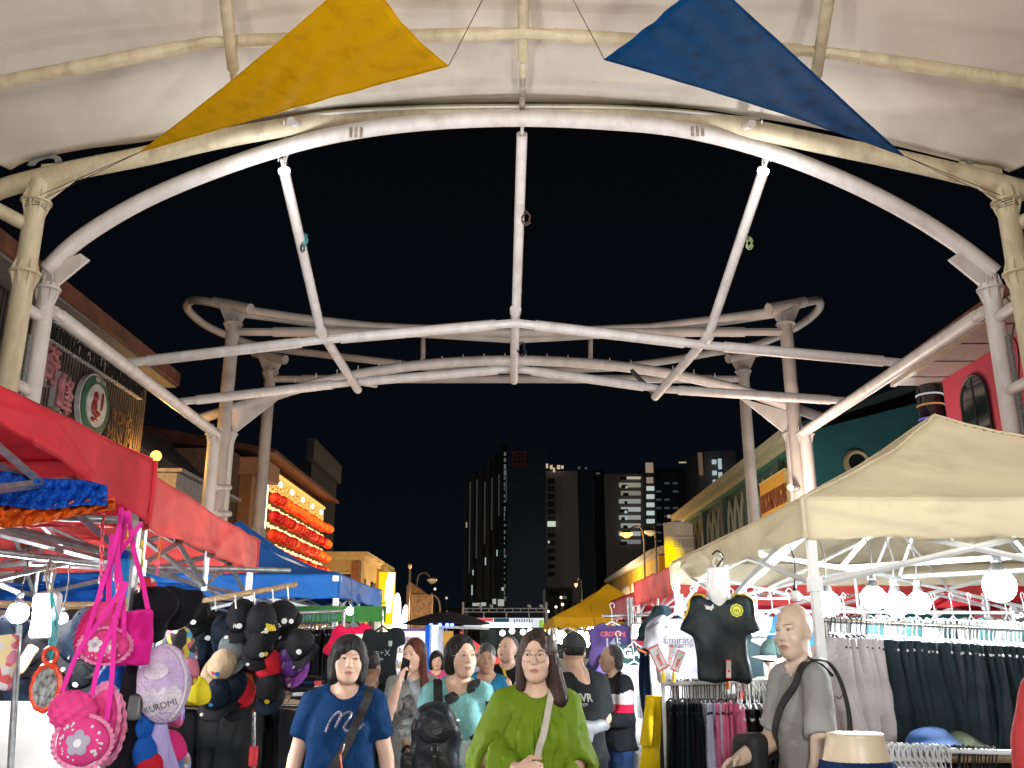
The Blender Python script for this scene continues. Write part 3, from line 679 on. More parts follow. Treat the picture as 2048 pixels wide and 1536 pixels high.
def lantern_mat(name, c0, c1, e):
    m = bpy.data.materials.new(name); m.use_nodes = True; t = m.node_tree; b_ = t.nodes['Principled BSDF']; b_.inputs['Roughness'].default_value = .5
    tcn = t.nodes.new('ShaderNodeTexCoord'); sp = t.nodes.new('ShaderNodeSeparateXYZ'); ab = t.nodes.new('ShaderNodeMath'); ab.operation = 'ABSOLUTE'
    mu = t.nodes.new('ShaderNodeMath'); mu.operation = 'MULTIPLY'; mu.inputs[1].default_value = 4.4; r = t.nodes.new('ShaderNodeValToRGB')
    r.color_ramp.elements[0].color = (*c0, 1); r.color_ramp.elements[1].color = (*c1, 1); r.color_ramp.elements[1].position = .9
    t.links.new(tcn.outputs['Object'], sp.inputs[0]); t.links.new(sp.outputs[2], ab.inputs[0]); t.links.new(ab.outputs[0], mu.inputs[0]); t.links.new(mu.outputs[0], r.inputs[0])
    t.links.new(r.outputs[0], b_.inputs['Base Color']); t.links.new(r.outputs[0], b_.inputs['Emission Color']); b_.inputs['Emission Strength'].default_value = e; return m
lan_mats = [lantern_mat('lantern_red', (.9, .05, .008), (.5, .003, .004), .5), lantern_mat('lantern_deep_red', (.75, .01, .01), (.35, .0, .004), .42), lantern_mat('lantern_orange', (1.0, .24, .015), (.8, .03, .004), .62)]
bt = MB()
for r in range(4):
    for k in range(46): bt.box((-10.1, 36.95 + k * .256, 6.98 - r * .75 + .02 * sin(k)), (.05, .12, .10 + .05 * ((k * 7) % 3)))
bt.build('backlight_tubes', emat('backlight_cell', (1, .62, .3), 1.7), b, smooth=False)['kind'] = 'stuff'
lp = []
for i in range(3):
    mb = MB(); pr2 = []
    prof = [(.06, -.22), (.15, -.19), (.22, -.10), (.25, 0), (.22, .10), (.15, .19), (.06, .22)]
    for (r0, z0), (r1, z1) in zip(prof, prof[1:]): pr2 += [(r0 * .94, z0), ((r0 + r1) / 2 * 1.08, (z0 + z1) / 2)]
    pr2.append(prof[-1]); mb.lathe(pr2, (0, 0, 0), 14); lp.append(mb)
first = {}
for r in range(4):
    for k in range(21):
        i = 0 if r == 0 and k < 3 else 2 if r == 0 else (2 if (k < 2 and r == 3) or k > 18 else rnd.choice([0, 1, 1, 0, 2]))
        loc = (-9.8 + rnd.uniform(-.05, .05), 37.1 + k * .565 + rnd.uniform(-.04, .04), 7.34 - r * .75 + rnd.uniform(-.04, .04))
        if i not in first:
            o = lp[i].build('red_lantern', [lan_mats[i]], None); first[i] = o
            tag(o, ['red round lantern in the rows on the golden restaurant front', 'deep red round lantern in the rows on the golden restaurant front', 'orange glowing lantern in the rows on the golden restaurant front'][i], 'lantern', 'lanterns on the restaurant front')
        else: o = first[i].copy(); COL.objects.link(o)
        o.location = loc; o.rotation_euler = (rnd.uniform(-.12, .12), rnd.uniform(-.12, .12), 0)
b = empty('dark_rooftop_block', (-12, 54, 0), 'dark boxy block with rooftop parapet rising behind the lantern restaurant', 'building')
bpart(b, 'wall', [slab(-11.4, -20, 50.5, 58, 0, 11.4)], mat('black_wall', (.016, .016, .017), .8)); bpart(b, 'parapet', [slab(-11.2, -11.6, 50, 58.4, 11.5, 12.7)], mat('parapet_grey', (.05, .052, .055), .7))
# cream-yellow pavilion left
b = empty('cream_pavilion', (-10, 55, 0), 'cream yellow lit building with dark window openings beyond the blue tent', 'building')
cy = mat('cream_render', (.50, .37, .16), .8, var=.12, vs=.8); cyt = mat('cream_trim', (.6, .47, .24), .7)
dk = mat('dark_opening', (.03, .016, .008), .8)
bpart(b, 'wall', [slab(-8.4, -13.5, 51, 62, 0, 5.95)], cy)
bpart(b, 'roof', [slab(-8.0, -13.5, 50.6, 62.4, 6.2, 6.4), slab(-8.2, -13.5, 50.8, 62.2, 5.95, 6.2)], cyt)
for x in (-10.3, -9.1): bpart(b, 'window', [slab(x - .36, x + .36, 50.9, 51.02, 2.9, 5.2)], dk); bpart(b, 'window_frame', [slab(x - .46, x + .46, 50.88, 51.0, 5.2, 5.32), slab(x - .46, x - .36, 50.88, 51, 2.9, 5.2), slab(x + .36, x + .46, 50.88, 51, 2.9, 5.2)], cyt)
bpart(b, 'pilaster', [slab(-8.9, -8.45, 50.75, 51, 0, 5.9)], mat('brown_trim', (.28, .12, .05), .7))
for y in (53, 55.4, 57.8, 60.2): bpart(b, 'window', [slab(-8.38, -8.3, y - .7, y + .7, 1.0, 5.0)], dk if y > 55 else mat('pale_shutter', (.5, .4, .22), .7))
for x in (-9.75, -10.05, -9.6, -10.1):
    MB().ball((x, 50.7, 2.8 + random.random() * 1.2), (.1, .1, .12), 8, 6).build('hanging_lamp', emat('lamp_red_glow', (1, .25, .08), 2.5), b)
s_ = empty('yellow_light_box', (-7.7, 58, 0), 'tall glowing yellow advertising board on the corner of the cream building', 'sign')
bpart(s_, 'panel', [slab(-8.25, -7.25, 57.0, 57.2, 1.7, 5.75)], emat('led_yellow', (1, .62, .01), 1.15))
bpart(s_, 'panel_side', [slab(-8.45, -8.25, 57.0, 57.3, 1.7, 5.85)], emat('led_orange', (.8, .25, .02), .6))
MB().prism([(-.16, 0), (-.02, -.9), (.2, -.9), (.36, .3), (.40, 1.5), (.05, 1.5), (-.14, .9)], (-7.68, 56.98, 4.2), (1, 0, 0), (0, 0, 1), (0, -.03, 0)).build('bright_shape', emat('led_white', (1, .98, .8), 3.0), s_, smooth=False)
bpart(s_, 'bright_shape', [slab(-8.2, -7.3, 56.9, 56.98, 1.75, 2.6)], emat('led_white2', (1, .9, .5), 1.8))
s_ = empty('arched_light_panels', (-7, 56, 0), 'pair of white glowing arched panels beside the yellow light box', 'sign')
for x, h in ((-6.95, 3.05), (-6.42, 2.35)):
    MB().prism([(-.24, 0)] + [(.24 * sin(a) * 1.0, h - .9 + .9 * cos(a)) for a in [-pi / 2 + k * pi / 10 for k in range(11)]] + [(.24, 0)], (x, 56, 1.4), (1, 0, 0), (0, 0, 1), (0, .1, 0)).build('light_panel', emat('arch_white', (.95, .95, 1), 1.8), s_, smooth=False)
# small gabled kiosk and the lamps around it
b = empty('gabled_kiosk', (-6, 62, 0), 'small brown gabled kiosk with tall framed board, left of the far umbrella', 'kiosk')
q = P(842, 1195, 60); bw = mat('kiosk_brown', (.16, .085, .045), .7, var=.2)
MB().prism([(-.75, 0), (-.75, 3.2), (-.55, 3.45), (.75, 2.55), (.75, 0)], (q.x - .2, 60, 1.9), (1, 0, 0), (0, 0, 1), (0, 2.5, 0)).build('wall', bw, b, smooth=False)
bpart(b, 'board', [slab(q.x - .5, q.x + .75, 59.6, 59.8, 1.9, 4.4)], mat('kiosk_board', (.2, .12, .07), .6, var=.35, vs=6))
bpart(b, 'board_frame', [slab(q.x - .56, q.x - .5, 59.55, 59.8, 1.8, 4.45), slab(q.x + .75, q.x + .81, 59.55, 59.8, 1.8, 4.45), slab(q.x - .56, q.x + .81, 59.55, 59.8, 4.45, 4.5)], mat('kiosk_trim', (.35, .25, .15), .6))
bpart(b, 'base_wall', [slab(q.x - 1.4, q.x + 1.4, 59.9, 62, 0, 1.9)], bw)
def street_lamp(px, py, Y, label, arm, col, e, r=.2, post=True, shape='globe', on=True, wall=None, pw=0):
    q = P(px, py, Y); o = empty('street_lamp', (q.x + arm, Y, 0), label, 'street lamp'); mp_ = mat('lamp_post_dark', (.10, .09, .085), .5, var=.2)
    if post: MB().tube(cr_spline([(q.x + arm, Y, 0), (q.x + arm, Y, q.z * .6), (q.x + arm, Y, q.z + .1), (q.x + arm * .5, Y, q.z + .55 if abs(arm) > .1 else q.z), (q.x, Y, q.z + .12)], 5), .06, 8).build('post', mp_, o)
    if wall: MB().tube(cr_spline([wall, Vector(wall).lerp(q, .6) + Vector((0, 0, .15)), q], 5), .05, 8).build('bracket', M['steel'], o)
    if shape == 'globe': MB().ball(q, r, 14, 10).build('globe', emat('sodium_' + str(e), col, e) if on else M['plastic_w'], o)
    else:
        MB().lathe([(r * .2, .28), (r * .9, .18), (r * 1.05, .12)], q, 14).build('cap', mp_, o)
        MB().lathe([(r, .12), (r * .95, 0), (r * .3, -.18)], q, 14).build('lamp_glass', emat('sodium_%s' % e, col, e) if on else mat('opal', (.7, .66, .55), .4), o)
    if pw: lamp('street_light', q + Vector((0, -.35, -.1)), pw, col, .2)
street_lamp(312, 912, 24.2, 'glowing orange globe lamp on a white bracket above the red awning', 0, (1, .50, .10), 2.6, .15, False, wall=(-10.3, 25.0, 6.1), pw=160)
street_lamp(1253, 1070, 60, 'lit orange street lamp in front of the towers, beside the yellow building', 1.1, (1, .42, .10), 3.5, .42, True, 'bowl', pw=500)
street_lamp(1301, 1066, 58, 'unlit dark lamp post with bell head beside the yellow lit drum', .3, WARM, 1, .4, True, 'bowl', False)
street_lamp(864, 1162, 62, 'unlit white bowl lamp above the brown gabled kiosk', -1.0, WARM, 1, .35, True, 'bowl', False)
street_lamp(820, 1134, 55, 'thin brown pole lamp with small round head left of the gabled kiosk', 0, WARM, 1, .12, True, 'bowl', False)
street_lamp(1152, 1170, 75, 'distant small lamp with orange glow below the grey tower', .4, (1, .5, .2), 2, .14, True, 'bowl')
# ------------------------------------------------------------------ right-hand buildings
b = empty('red_building', (12, 16, 0), 'crimson building with arched dark window and brown eave at the right edge', 'building')
rw = mat('crimson_wall', (.44, .045, .075), .75, var=.10, vs=1.2, bump=.1)
bpart(b, 'wall', [slab(10, 18, 5, 20.1, 0, 7.6)], rw)
ev = MB(); ev.prism([(9.1, 7.55), (9.1, 7.95), (18, 10.2), (18, 9.6), (10, 7.6)], (0, 5, 0), (1, 0, 0), (0, 0, 1), (0, 15.6, 0)); ev.build('roof', brown_roof, b, smooth=False)
sj = MB().box(*slab(9.12, 10.5, 5, 20.55, 7.44, 7.52))
bpart(b, 'gutter', [slab(9.0, 9.12, 5, 20.6, 7.42, 7.62)], mat('gutter_cream', (.5, .42, .33), .5))
for k in range(10): sj.box((9.8, 19.8 - k * 1.2, 7.43), (1.35, .03, .012), 1)
sj.build('soffit', [mat('soffit_panel', (.42, .36, .34), .7, var=.1), mat('joint_dark', (.12, .1, .1), .8)], b, smooth=False)
for yc in (18.75, 15.6, 12.6):
    pl = [(-.55, 0), (.55, 0)] + [(.55 * cos(a), 2.9 + .55 * sin(a)) for a in [k * pi / 12 for k in range(13)]]
    w_ = MB().prism(pl, (9.99, yc, 3.7), (0, 1, 0), (0, 0, 1), (-.03, 0, 0)).build('window', glass('window_dark', (.012, .02, .018)), b, smooth=False)
    f_ = MB(); f_.tube([(9.96, yc + a, 3.7 + z) for a, z in [(-.55, 0)] + pl[:1:-1] + [(.55, 0)]], .035, 6); f_.tube([(9.96, yc, 3.7), (9.96, yc, 7.1)], .025, 6); f_.tube([(9.96, yc - .55, 5.6), (9.96, yc + .55, 5.6)], .025, 6)
    f_.build('frame', mat('frame_black', (.02, .02, .02), .5), w_)
cl = empty('corner_turret_lamp', (9.9, 20.4, 0), 'dark glazed corner drum with coloured light rings on an orange corbel by the red building', 'turret')
MB().lathe([(.2, 5.9), (.3, 6.0), (.3, 7.4), (.22, 7.5)], (9.9, 20.6, 0), 16).build('drum', glass('drum_glass', (.02, .02, .03)), cl)
for z, c in ((6.25, (.9, .35, .1)), (6.62, (.3, .25, 1)), (6.95, (.9, .4, .15)), (7.2, (.9, .9, .9))): MB().lathe([(.305, -.02), (.31, .02)], (9.9, 20.6, z), 16).build('light_ring', emat('ring%s' % z, c, .45), cl)
MB().lathe([(.12, 5.15), (.3, 5.35), (.34, 5.5), (.52, 5.6), (.55, 5.85), (.5, 5.9)], (9.9, 20.6, 0), 8).build('corbel', mat('corbel_orange', (.5, .24, .09), .7), cl)
# green building
b = empty('green_building', (14, 40, 0), 'dark green building with pointed arch windows, cream eave and round cream window', 'building')
gw2 = mat('green_wall', (.055, .085, .06), .8, var=.15, vs=.6); tl = mat('teal_wall', (.018, .10, .095), .8, var=.12, vs=.4); cr2 = mat('eave_cream', (.42, .36, .2), .7)
bpart(b, 'wall', [slab(10.3, 22, 31.5, 54, 0, 8.7)], gw2)
MB().prism([(10.35, 0), (22, 0), (22, 8.4), (16, 10.2), (10.35, 8.75)], (0, 31.4, 0), (1, 0, 0), (0, 0, 1), (0, -.12, 0)).build('end_wall', tl, b, smooth=False)
MB().prism([(9.75, 8.75), (9.75, 8.95), (16.2, 11.2), (16.2, 10.9)], (0, 31.3, 0), (1, 0, 0), (0, 0, 1), (0, 23.6, 0)).build('roof', mat('roof_dark_green', (.03, .045, .04), .8), b, smooth=False)
bpart(b, 'eave', [slab(9.72, 10.3, 31.2, 54.6, 8.62, 8.72), slab(9.66, 9.74, 31.2, 54.8, 8.6, 8.95), slab(10.12, 10.3, 31.4, 54, 8.42, 8.62)], cr2)
bpart(b, 'cornice', [slab(10.16, 10.3, 31.6, 54, 8.2, 8.42)], mat('green_trim', (.02, .12, .075), .6))
for y in (33.9, 38.6, 43.3, 48, 52.7): bpart(b, 'pilaster', [slab(10.05, 10.3, y - .35, y + .35, 0, 8.2)], gw2)
am = mat('arch_trim', (.34, .33, .22), .7)
for bay in range(4):
    for k in range(3):
        yc = 34.9 + bay * 4.7 + k * 1.25 + .0
        def arc(w, z0, z1, h): return [(-w, z0), (-w, z1), (-w * .8, z1 + h * .45), (0, z1 + h), (w * .8, z1 + h * .45), (w, z1), (w, z0)]
        o_ = MB().prism(arc(.42, 2, 6.9, .9), (10.27, yc, 0), (0, 1, 0), (0, 0, 1), (-.03, 0, 0)).build('window', glass('window_dark', (.012, .02, .018)), b, smooth=False)
        t_ = MB()
        for w, h in ((.5, 1.05), (.36, .8)): t_.tube([(10.2, yc + a, z) for a, z in arc(w, 2, 6.9, h)], .045, 5)
        t_.build('arch_trim', am, o_)
qc = P(1715, 925, 31.2)
w_ = MB().lathe([(.32, .05), (.32, 0)], (qc.x, 31.24, qc.z), 28, axis=(0, -1, 0)).build('round_window', glass('window_dark', (.012, .02, .018)), b)
MB().lathe([(.29, 0), (.32, .1), (.40, .13), (.47, .08), (.50, 0)], (qc.x, 31.26, qc.z), 28, axis=(0, -1, 0)).build('frame', mat('round_cream', (.42, .29, .14), .6), w_)
s_ = empty('orange_sign', (9.8, 33, 0), 'tall orange sign board with dark letters on the green building', 'sign')
om = mat('sign_orange', (.62, .27, .03), .6, var=.06, emit=.12)
bpart(s_, 'board', [slab(9.72, 9.82, 31.75, 35.1, 5.1, 7.5)], om); bpart(s_, 'board_edge', [slab(9.7, 9.84, 31.68, 31.75, 5.05, 7.55), slab(9.7, 9.84, 31.7, 35.1, 7.5, 7.55)], mat('sign_yellow_edge', (.7, .5, .15), .6))
sd = mat('sign_brown', (.24, .06, .02), .6)
lettering('TEROKAMPUNGAN', .95, (9.70, 33.4, 6.65), (0, -1, 0), (0, 0, 1), sd, s_, 'lettering', ext=.015, bold=.02, sx=.42)
lettering('BM', .7, (9.70, 32.3, 5.75), (0, -1, 0), (0, 0, 1), mat('sign_dark', (.1, .08, .05), .6), s_, 'lettering', ext=.015, bold=.03, sx=.6)
# yellow arcaded building
b = empty('yellow_building', (13, 80, 0), 'bright yellow arcaded building with white eave down the street on the right', 'building')
yw = mat('yellow_wall', (.60, .33, .02), .7, var=.10, vs=.4); wt = mat('white_trim', (.66, .58, .5), .6)
bpart(b, 'wall', [slab(10.6, 24, 66, 97, 0, 7.6)], yw)
MB().prism([(9.9, 7.6), (9.9, 7.95), (14, 9.2), (24, 9.2), (24, 8.8)], (0, 65.4, 0), (1, 0, 0), (0, 0, 1), (0, 33, 0)).build('roof', wt, b, smooth=False)
for bay in range(4):
    for k in range(3):
        yc = 69.2 + bay * 7 + k * 1.75
        w_ = MB().prism([(-.6, 1), (.6, 1)] + [(.6 * cos(a), 5.4 + .9 * sin(a)) for a in [j * pi / 8 for j in range(9)]], (10.58, yc, 0), (0, 1, 0), (0, 0, 1), (-.04, 0, 0)).build('window', dk, b, smooth=False)
        MB().tube([(10.5, yc + a, z) for a, z in [(-.66, 1)] + [(-.66 * cos(a), 5.4 + 1.0 * sin(a)) for a in [j * pi / 8 for j in range(9)]] + [(.66, 1)]], .11, 6).build('arch_trim', wt, w_)
w_ = MB().prism([(-1.3, 0), (1.3, 0)] + [(1.3 * cos(a), 4.6 + 1.3 * sin(a)) for a in [j * pi / 10 for j in range(11)]], (13.6, 65.98, 0), (1, 0, 0), (0, 0, 1), (0, -.04, 0)).build('doorway', dk, b, smooth=False)
MB().tube([(13.6 - 1.4 * cos(a), 65.9, 4.6 + 1.4 * sin(a)) for a in [j * pi / 10 for j in range(11)]], .12, 6).build('arch_trim', wt, w_)
for x in (11.3, 12.0): bpart(b, 'pilaster', [slab(x - .12, x + .12, 65.8, 66, 0, 7.5)], mat('warm_trim', (.45, .28, .12), .7))
# glowing drum
q = P(1358, 1090, 45)
b = empty('advertising_drum', (q.x, 45, 0), 'round advertising drum glowing yellow at its lower left, right of the lamp post', 'sign')
dm = bpy.data.materials.new('drum_painted_glow'); dm.use_nodes = True; t = dm.node_tree; bs = t.nodes['Principled BSDF']; bs.inputs['Roughness'].default_value = .5
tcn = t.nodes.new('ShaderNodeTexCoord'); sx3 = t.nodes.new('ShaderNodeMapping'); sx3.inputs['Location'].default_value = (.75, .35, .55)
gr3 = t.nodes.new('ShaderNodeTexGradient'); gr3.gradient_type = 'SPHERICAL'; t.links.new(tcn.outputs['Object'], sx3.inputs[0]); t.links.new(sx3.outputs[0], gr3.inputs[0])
r3 = t.nodes.new('ShaderNodeValToRGB'); r3.color_ramp.elements[0].color = (.16, .12, .08, 1); r3.color_ramp.elements[1].color = (1, .68, .0, 1); r3.color_ramp.elements[1].position = .45  # glow painted into the drum's colour as a yellow gradient
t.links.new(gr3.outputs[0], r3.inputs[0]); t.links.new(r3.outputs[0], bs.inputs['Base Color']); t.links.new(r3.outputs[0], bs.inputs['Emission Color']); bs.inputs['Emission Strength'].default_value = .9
o = MB().lathe([(.72, -1.1), (.72, 1.0)], (0, 0, 0), 28).build('screen', dm, None); o.location = q; o.parent = b; o.matrix_parent_inverse = INV[b.name]
MB().lathe([(.76, 1.0), (.76, 1.06), (.1, 1.1)], q, 28).build('cap', wt, b); MB().lathe([(.2, 0), (.2, q.z - 1.1)], (q.x, 45, 0), 12).build('stand', gw, b)
for k, zz in enumerate((.75, .55, .45, .35, .25)):
    lettering('MUZIUM SAMUDERA' if k == 0 else 'PASAR MALAM MELAKA', .11, q + Vector((.2, -.80, zz - .4)), (1, 0, 0), (0, 0, 1), bk, b, 'lettering', ext=.0)
# low distant buildings and towers
def tower(label, x0, x1, ytop, Y, dep, m, name='apartment_tower', yb=1283):
    a = P(x0, ytop, Y); c = P(x1, ytop, Y); o = empty(name, ((a.x + c.x) / 2, Y, 0), label, 'tower')
    bpart(o, 'wall', [slab(a.x, c.x, Y, Y + dep, 0, a.z)], m); return o, a, c
def wins(o, Y, cells, m, name='lit_window', d=.5):
    for x0, y0, x1, y1 in cells:
        a, c = P(x0, y0, Y), P(x1, y1, Y)
        bpart(o, name, [slab(a.x, c.x, Y - d, Y + .3, c.z, a.z)], m)
tn = mat('tower_navy', (.012, .026, .05), .6); tg = mat('tower_grey', (.20, .18, .17), .8, var=.08, vs=.05); td = mat('tower_dark', (.035, .035, .036), .8, var=.1, vs=.1)
wc = emat('window_cool', (.72, .88, .92), .45); ww = emat('window_warm', (1, .72, .4), .35); wd = emat('window_dim', (.5, .5, .45), .12); wg = emat('window_greenish', (.75, .9, .7), .6)
lb = emat('balcony_band', (.62, .62, .56), .28)
for k, (x0, x1, yt) in enumerate(((930, 942, 955), (942, 956, 945), (956, 972, 942), (972, 986, 928), (986, 1000, 915), (1000, 1014, 900))):
    if k == 0: tw = empty('apartment_tower', (-8, 200, 0), 'dark stepped tower wing with thin vertical lit edges left of the navy block', 'tower')
    a, c = P(x0, yt, 200 + k * .5), P(x1, yt, 200 + k * .5)
    bpart(tw, 'wing', [slab(a.x, c.x, 200 - k * .8, 230, 0, a.z)], td)
    bpart(tw, 'edge_light', [slab(c.x - .22, c.x, 199 - k * .8, 200 - k * .8, 16 + k * 3, c.z - 1 - k)], emat('edge_dim', (.5, .52, .55), .07))
for x, y0, y1 in ((932, 1045, 1055), (945, 1140, 1150), (970, 1115, 1130), (993, 1100, 1112), (943, 1170, 1190)): wins(tw, 195, [(x, y0, x + 2, y1)], ww if y0 < 1050 else wc, d=.3)
wins(tw, 195, [(945, 1206, 960, 1212), (962, 1205, 972, 1212), (985, 1198, 992, 1208), (996, 1199, 1008, 1212), (1003, 1175, 1008, 1181)], emat('podium_win', (.8, .85, .75), .4))
rnd = random.Random(5)
wins(tw, 194, [(1008, 905 + k * 12, 1010 + rnd.choice([0, 1, 2]), 905 + k * 12 + rnd.choice([3, 6, 9])) for k in range(25)], emat('edge_white', (.6, .65, .68), .14), 'balcony_edge', .3)
t1, a, c = tower('tall flat navy tower block with a faint red rooftop emblem', 1014, 1091, 898, 192, 30, tn)
lettering('回', 3.4, P(1038, 918, 191.8), (1, 0, 0), (0, 0, 1), emat('roof_logo', (.5, .12, .06), .035), t1, 'emblem', ext=.05); lettering('MEDINI', .9, P(1038, 930, 191.8), (1, 0, 0), (0, 0, 1), emat('roof_logo', (.5, .12, .06), .035), t1, 'lettering', ext=.05)
t2, a, c = tower('grey tower with a column of recessed windows beside the navy block', 1091, 1155, 942, 205, 30, tg)
wins(t2, 205, [(1096, 958 + k * 15.5, 1110, 967 + k * 15.5) for k in range(13)], mat('recess_dark', (.015, .015, .016), .7), 'window_recess')
wins(t2, 204, [(1095, 1043, 1111, 1053), (1096, 1082, 1099, 1086)], wg); wins(t2, 204, [(1092, 928, 1096, 936), (1100, 931, 1105, 938), (1114, 931, 1120, 938), (1122, 932, 1127, 937), (1106, 936, 1110, 944)], emat('roof_lights', (1, .75, .5), .5), 'roof_light')
t3, a, c = tower('plain dark navy tower block between the grey tower and the balcony tower', 1155, 1208, 940, 215, 20, tn)
wins(t3, 214, [(1156, 934, 1160, 938), (1170, 935, 1174, 938), (1192, 946, 1200, 948)], wd, 'roof_light')
t4, a, c = tower('tower with stacked bright balcony slabs behind the orange street lamp', 1208, 1288, 948, 200, 25, mat('tower_grey2', (.12, .105, .1), .8, var=.1, vs=.08))
for k in range(9): wins(t4, 199.5, [(1242 - (k % 2) * 4, 950 + k * 16.2 + (4 if k == 0 else 0), 1281, 958 + k * 16.2)], emat('bal%d' % k, (.85, .80, .62) if k < 3 else (.7, .74, .7), [.42, .25, .2, .3, .42, .32, .34, .42, .2][k]), 'balcony')
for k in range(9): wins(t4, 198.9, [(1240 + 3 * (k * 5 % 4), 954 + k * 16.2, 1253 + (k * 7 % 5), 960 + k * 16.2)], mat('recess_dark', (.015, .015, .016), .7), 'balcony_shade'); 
wins(t4, 198.5, [(1249, 1022, 1254, 1026), (1250, 1034, 1254, 1040), (1251, 973, 1255, 976)], wc)
t5, a, c = tower('slim tower with a single column of lit stairwell windows', 1291, 1309, 926, 196, 15, td)
wins(t5, 195.5, [(1293, 973 + k * 16.4, 1308 + k * .2, 981 + k * 16.4) for k in range(5)], emat('stair_light', (.78, .9, .85), .5)); wins(t5, 195.5, [(1293, 955, 1306, 966), (1291, 926, 1306, 945)], emat('stair_warm', (.8, .6, .45), .28))
t6, a, c = tower('wide dim apartment block with faint balconies, right of the stairwell tower', 1309, 1395, 935, 230, 20, mat('tower_blue_grey', (.03, .036, .045), .8))
wins(t6, 229, [(1312 + i * 17, 965 + k * 16.5, 1322 + i * 17, 968 + k * 16.5) for k in range(8) for i in range(5) if (i * 3 + k) % 4], emat('bal_faint', (.35, .42, .48), .1), 'balcony'); wins(t6, 228, [(1358, 924, 1372, 926), (1335, 1030, 1341, 1036)], ww)
t7, a, c = tower('grey tower with cool lit windows above the green building eave', 1395, 1470, 902, 190, 25, mat('tower_grey3', (.12, .115, .12), .8))
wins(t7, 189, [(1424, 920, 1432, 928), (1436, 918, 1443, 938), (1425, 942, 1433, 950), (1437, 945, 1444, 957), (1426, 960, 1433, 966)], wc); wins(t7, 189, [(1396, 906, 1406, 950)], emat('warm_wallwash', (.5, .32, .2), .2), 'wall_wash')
b = empty('low_shops', (5, 120, 0), 'low dark shop row far down the street below the towers', 'building')
for x0, x1, yt, Y in ((700, 930, 1215, 130), (1091, 1145, 1175, 120), (1145, 1210, 1205, 110)):
    a, c = P(x0, yt, Y), P(x1, yt, Y); bpart(b, 'wall', [slab(a.x, c.x, Y, Y + 10, 0, a.z)], mat('low_dark', (.035, .045, .05), .8))
a, c = P(1165, 1190, 105), P(1215, 1150, 105); MB().prism([(0, 0), (5, 0), (5, 3.4), (2.8, 2.2), (0, 1)], (a.x - 1, 105, a.z - 2), (1, 0, 0), (0, 0, 1), (0, 6, 0)).build('roof', mat('low_brown', (.07, .05, .045), .8), b, smooth=False)
wins(b, 104, [(1190, 1195, 1193, 1210), (1196, 1192, 1200, 1210), (1120, 1192, 1133, 1198)], wd)
for px, py, e in ((1122, 1195, 1.5), (1125, 1209, 4), (1096, 1223, 5), (1112, 1214, 2), (870, 1178, 1), (1136, 1230, 2), (893, 1196, .5)):
    q = P(px, py, 90); o = empty('distant_lamp', (q.x, 90, 0), 'tiny point lamp far down the street beneath the towers', 'lamp', 'tiny lamps far down the street')
    MB().ball(q, .13, 8, 6).build('globe', emat('dl%s' % e, (1, .85, .65), e), o); MB().tube([(q.x, 90, 0), q], .05, 6).build('post', M['cable'], o)
for px, py, h in ((862, 1205, 25), (880, 1205, 40)):
    q = P(px, 1240, 60); o = MB().tube(cr_spline([(q.x, 60, 0), (q.x, 60, q.z), (q.x - .1, 60, q.z + h * .03), (q.x - .6, 60, q.z + h * .042)], 5), .07, 6).build('curved_post', mat('lamp_post_dark', (.1, .09, .085), .5)); tag(o, 'bent grey pipe post behind the black umbrella' if h < 30 else 'taller bent grey pipe post behind the black umbrella', 'post')
# stage gantry and screen
g_ = empty('stage_gantry', (-.6, 45, 0), 'pale metal truss gantry over the bright stage screen', 'gantry')
gm = mat('truss_grey', (.5, .52, .54), .4)
a, c = P(926, 1217, 45), P(1093, 1217, 45); zt, zb_ = a.z, P(926, 1224, 45).z; zs = P(926, 1237, 45).z
tr_ = MB(); tr_.tube([(a.x, 45, zt), (c.x, 45, zt)], .028, 6); tr_.tube([(a.x, 45, zb_), (c.x, 45, zb_)], .028, 6)
for k in range(11): x = a.x + (c.x - a.x) * (k + .3) / 10.6; tr_.tube([(x, 45, zb_), (x, 45, zt)], .018, 5)
for k in range(3): x = a.x + (c.x - a.x) * (.25 + .27 * k); tr_.tube([(x, 45, zs), (x, 45, zb_)], .03, 5)
tr_.build('truss', gm, g_)
for x in (a.x, c.x): MB().tube([(x, 45, 0), (x, 45, zt + .3)], .05, 8).build('post', gm, g_)
for px in (960, 982, 1058, 1082): q = P(px, 1213, 45); MB().lathe([(.03, .1), (.1, .05), (.11, 0)], q, 8, axis=(.6, -.4, 1)).build('spotlight', M['plastic_w'], g_)
sc_ = empty('led_screen', (0, 45.2, 0), 'bright white and red stage screen under the truss gantry', 'screen')
def scr(x0, y0, x1, y1, col, e, dy=0):
    a, c = P(x0, y0, 45.2 - dy), P(x1, y1, 45.2 - dy); bpart(sc_, 'picture_panel', [slab(a.x, c.x, 45.2 - dy, 45.25 - dy, c.z, a.z)], emat('scr_%d_%d' % (x0, y0), col, e))
scr(928, 1236, 1088, 1258, (.80, .86, .9), .8); scr(948, 1236.5, 986, 1242, (.85, .08, .1), .8, .06); scr(988, 1236.5, 1018, 1244, (.05, .12, .2), .5, .06); scr(965, 1246, 1062, 1257, (.95, .97, 1), 2.5, .06); scr(1078, 1240, 1087, 1255, (.4, .7, .1), .7, .06)
for k in range(8): scr(1028 + k * 5, 1238, 1030 + k * 5, 1246 - (k % 3), (.1, .15, .35), .3, .12)
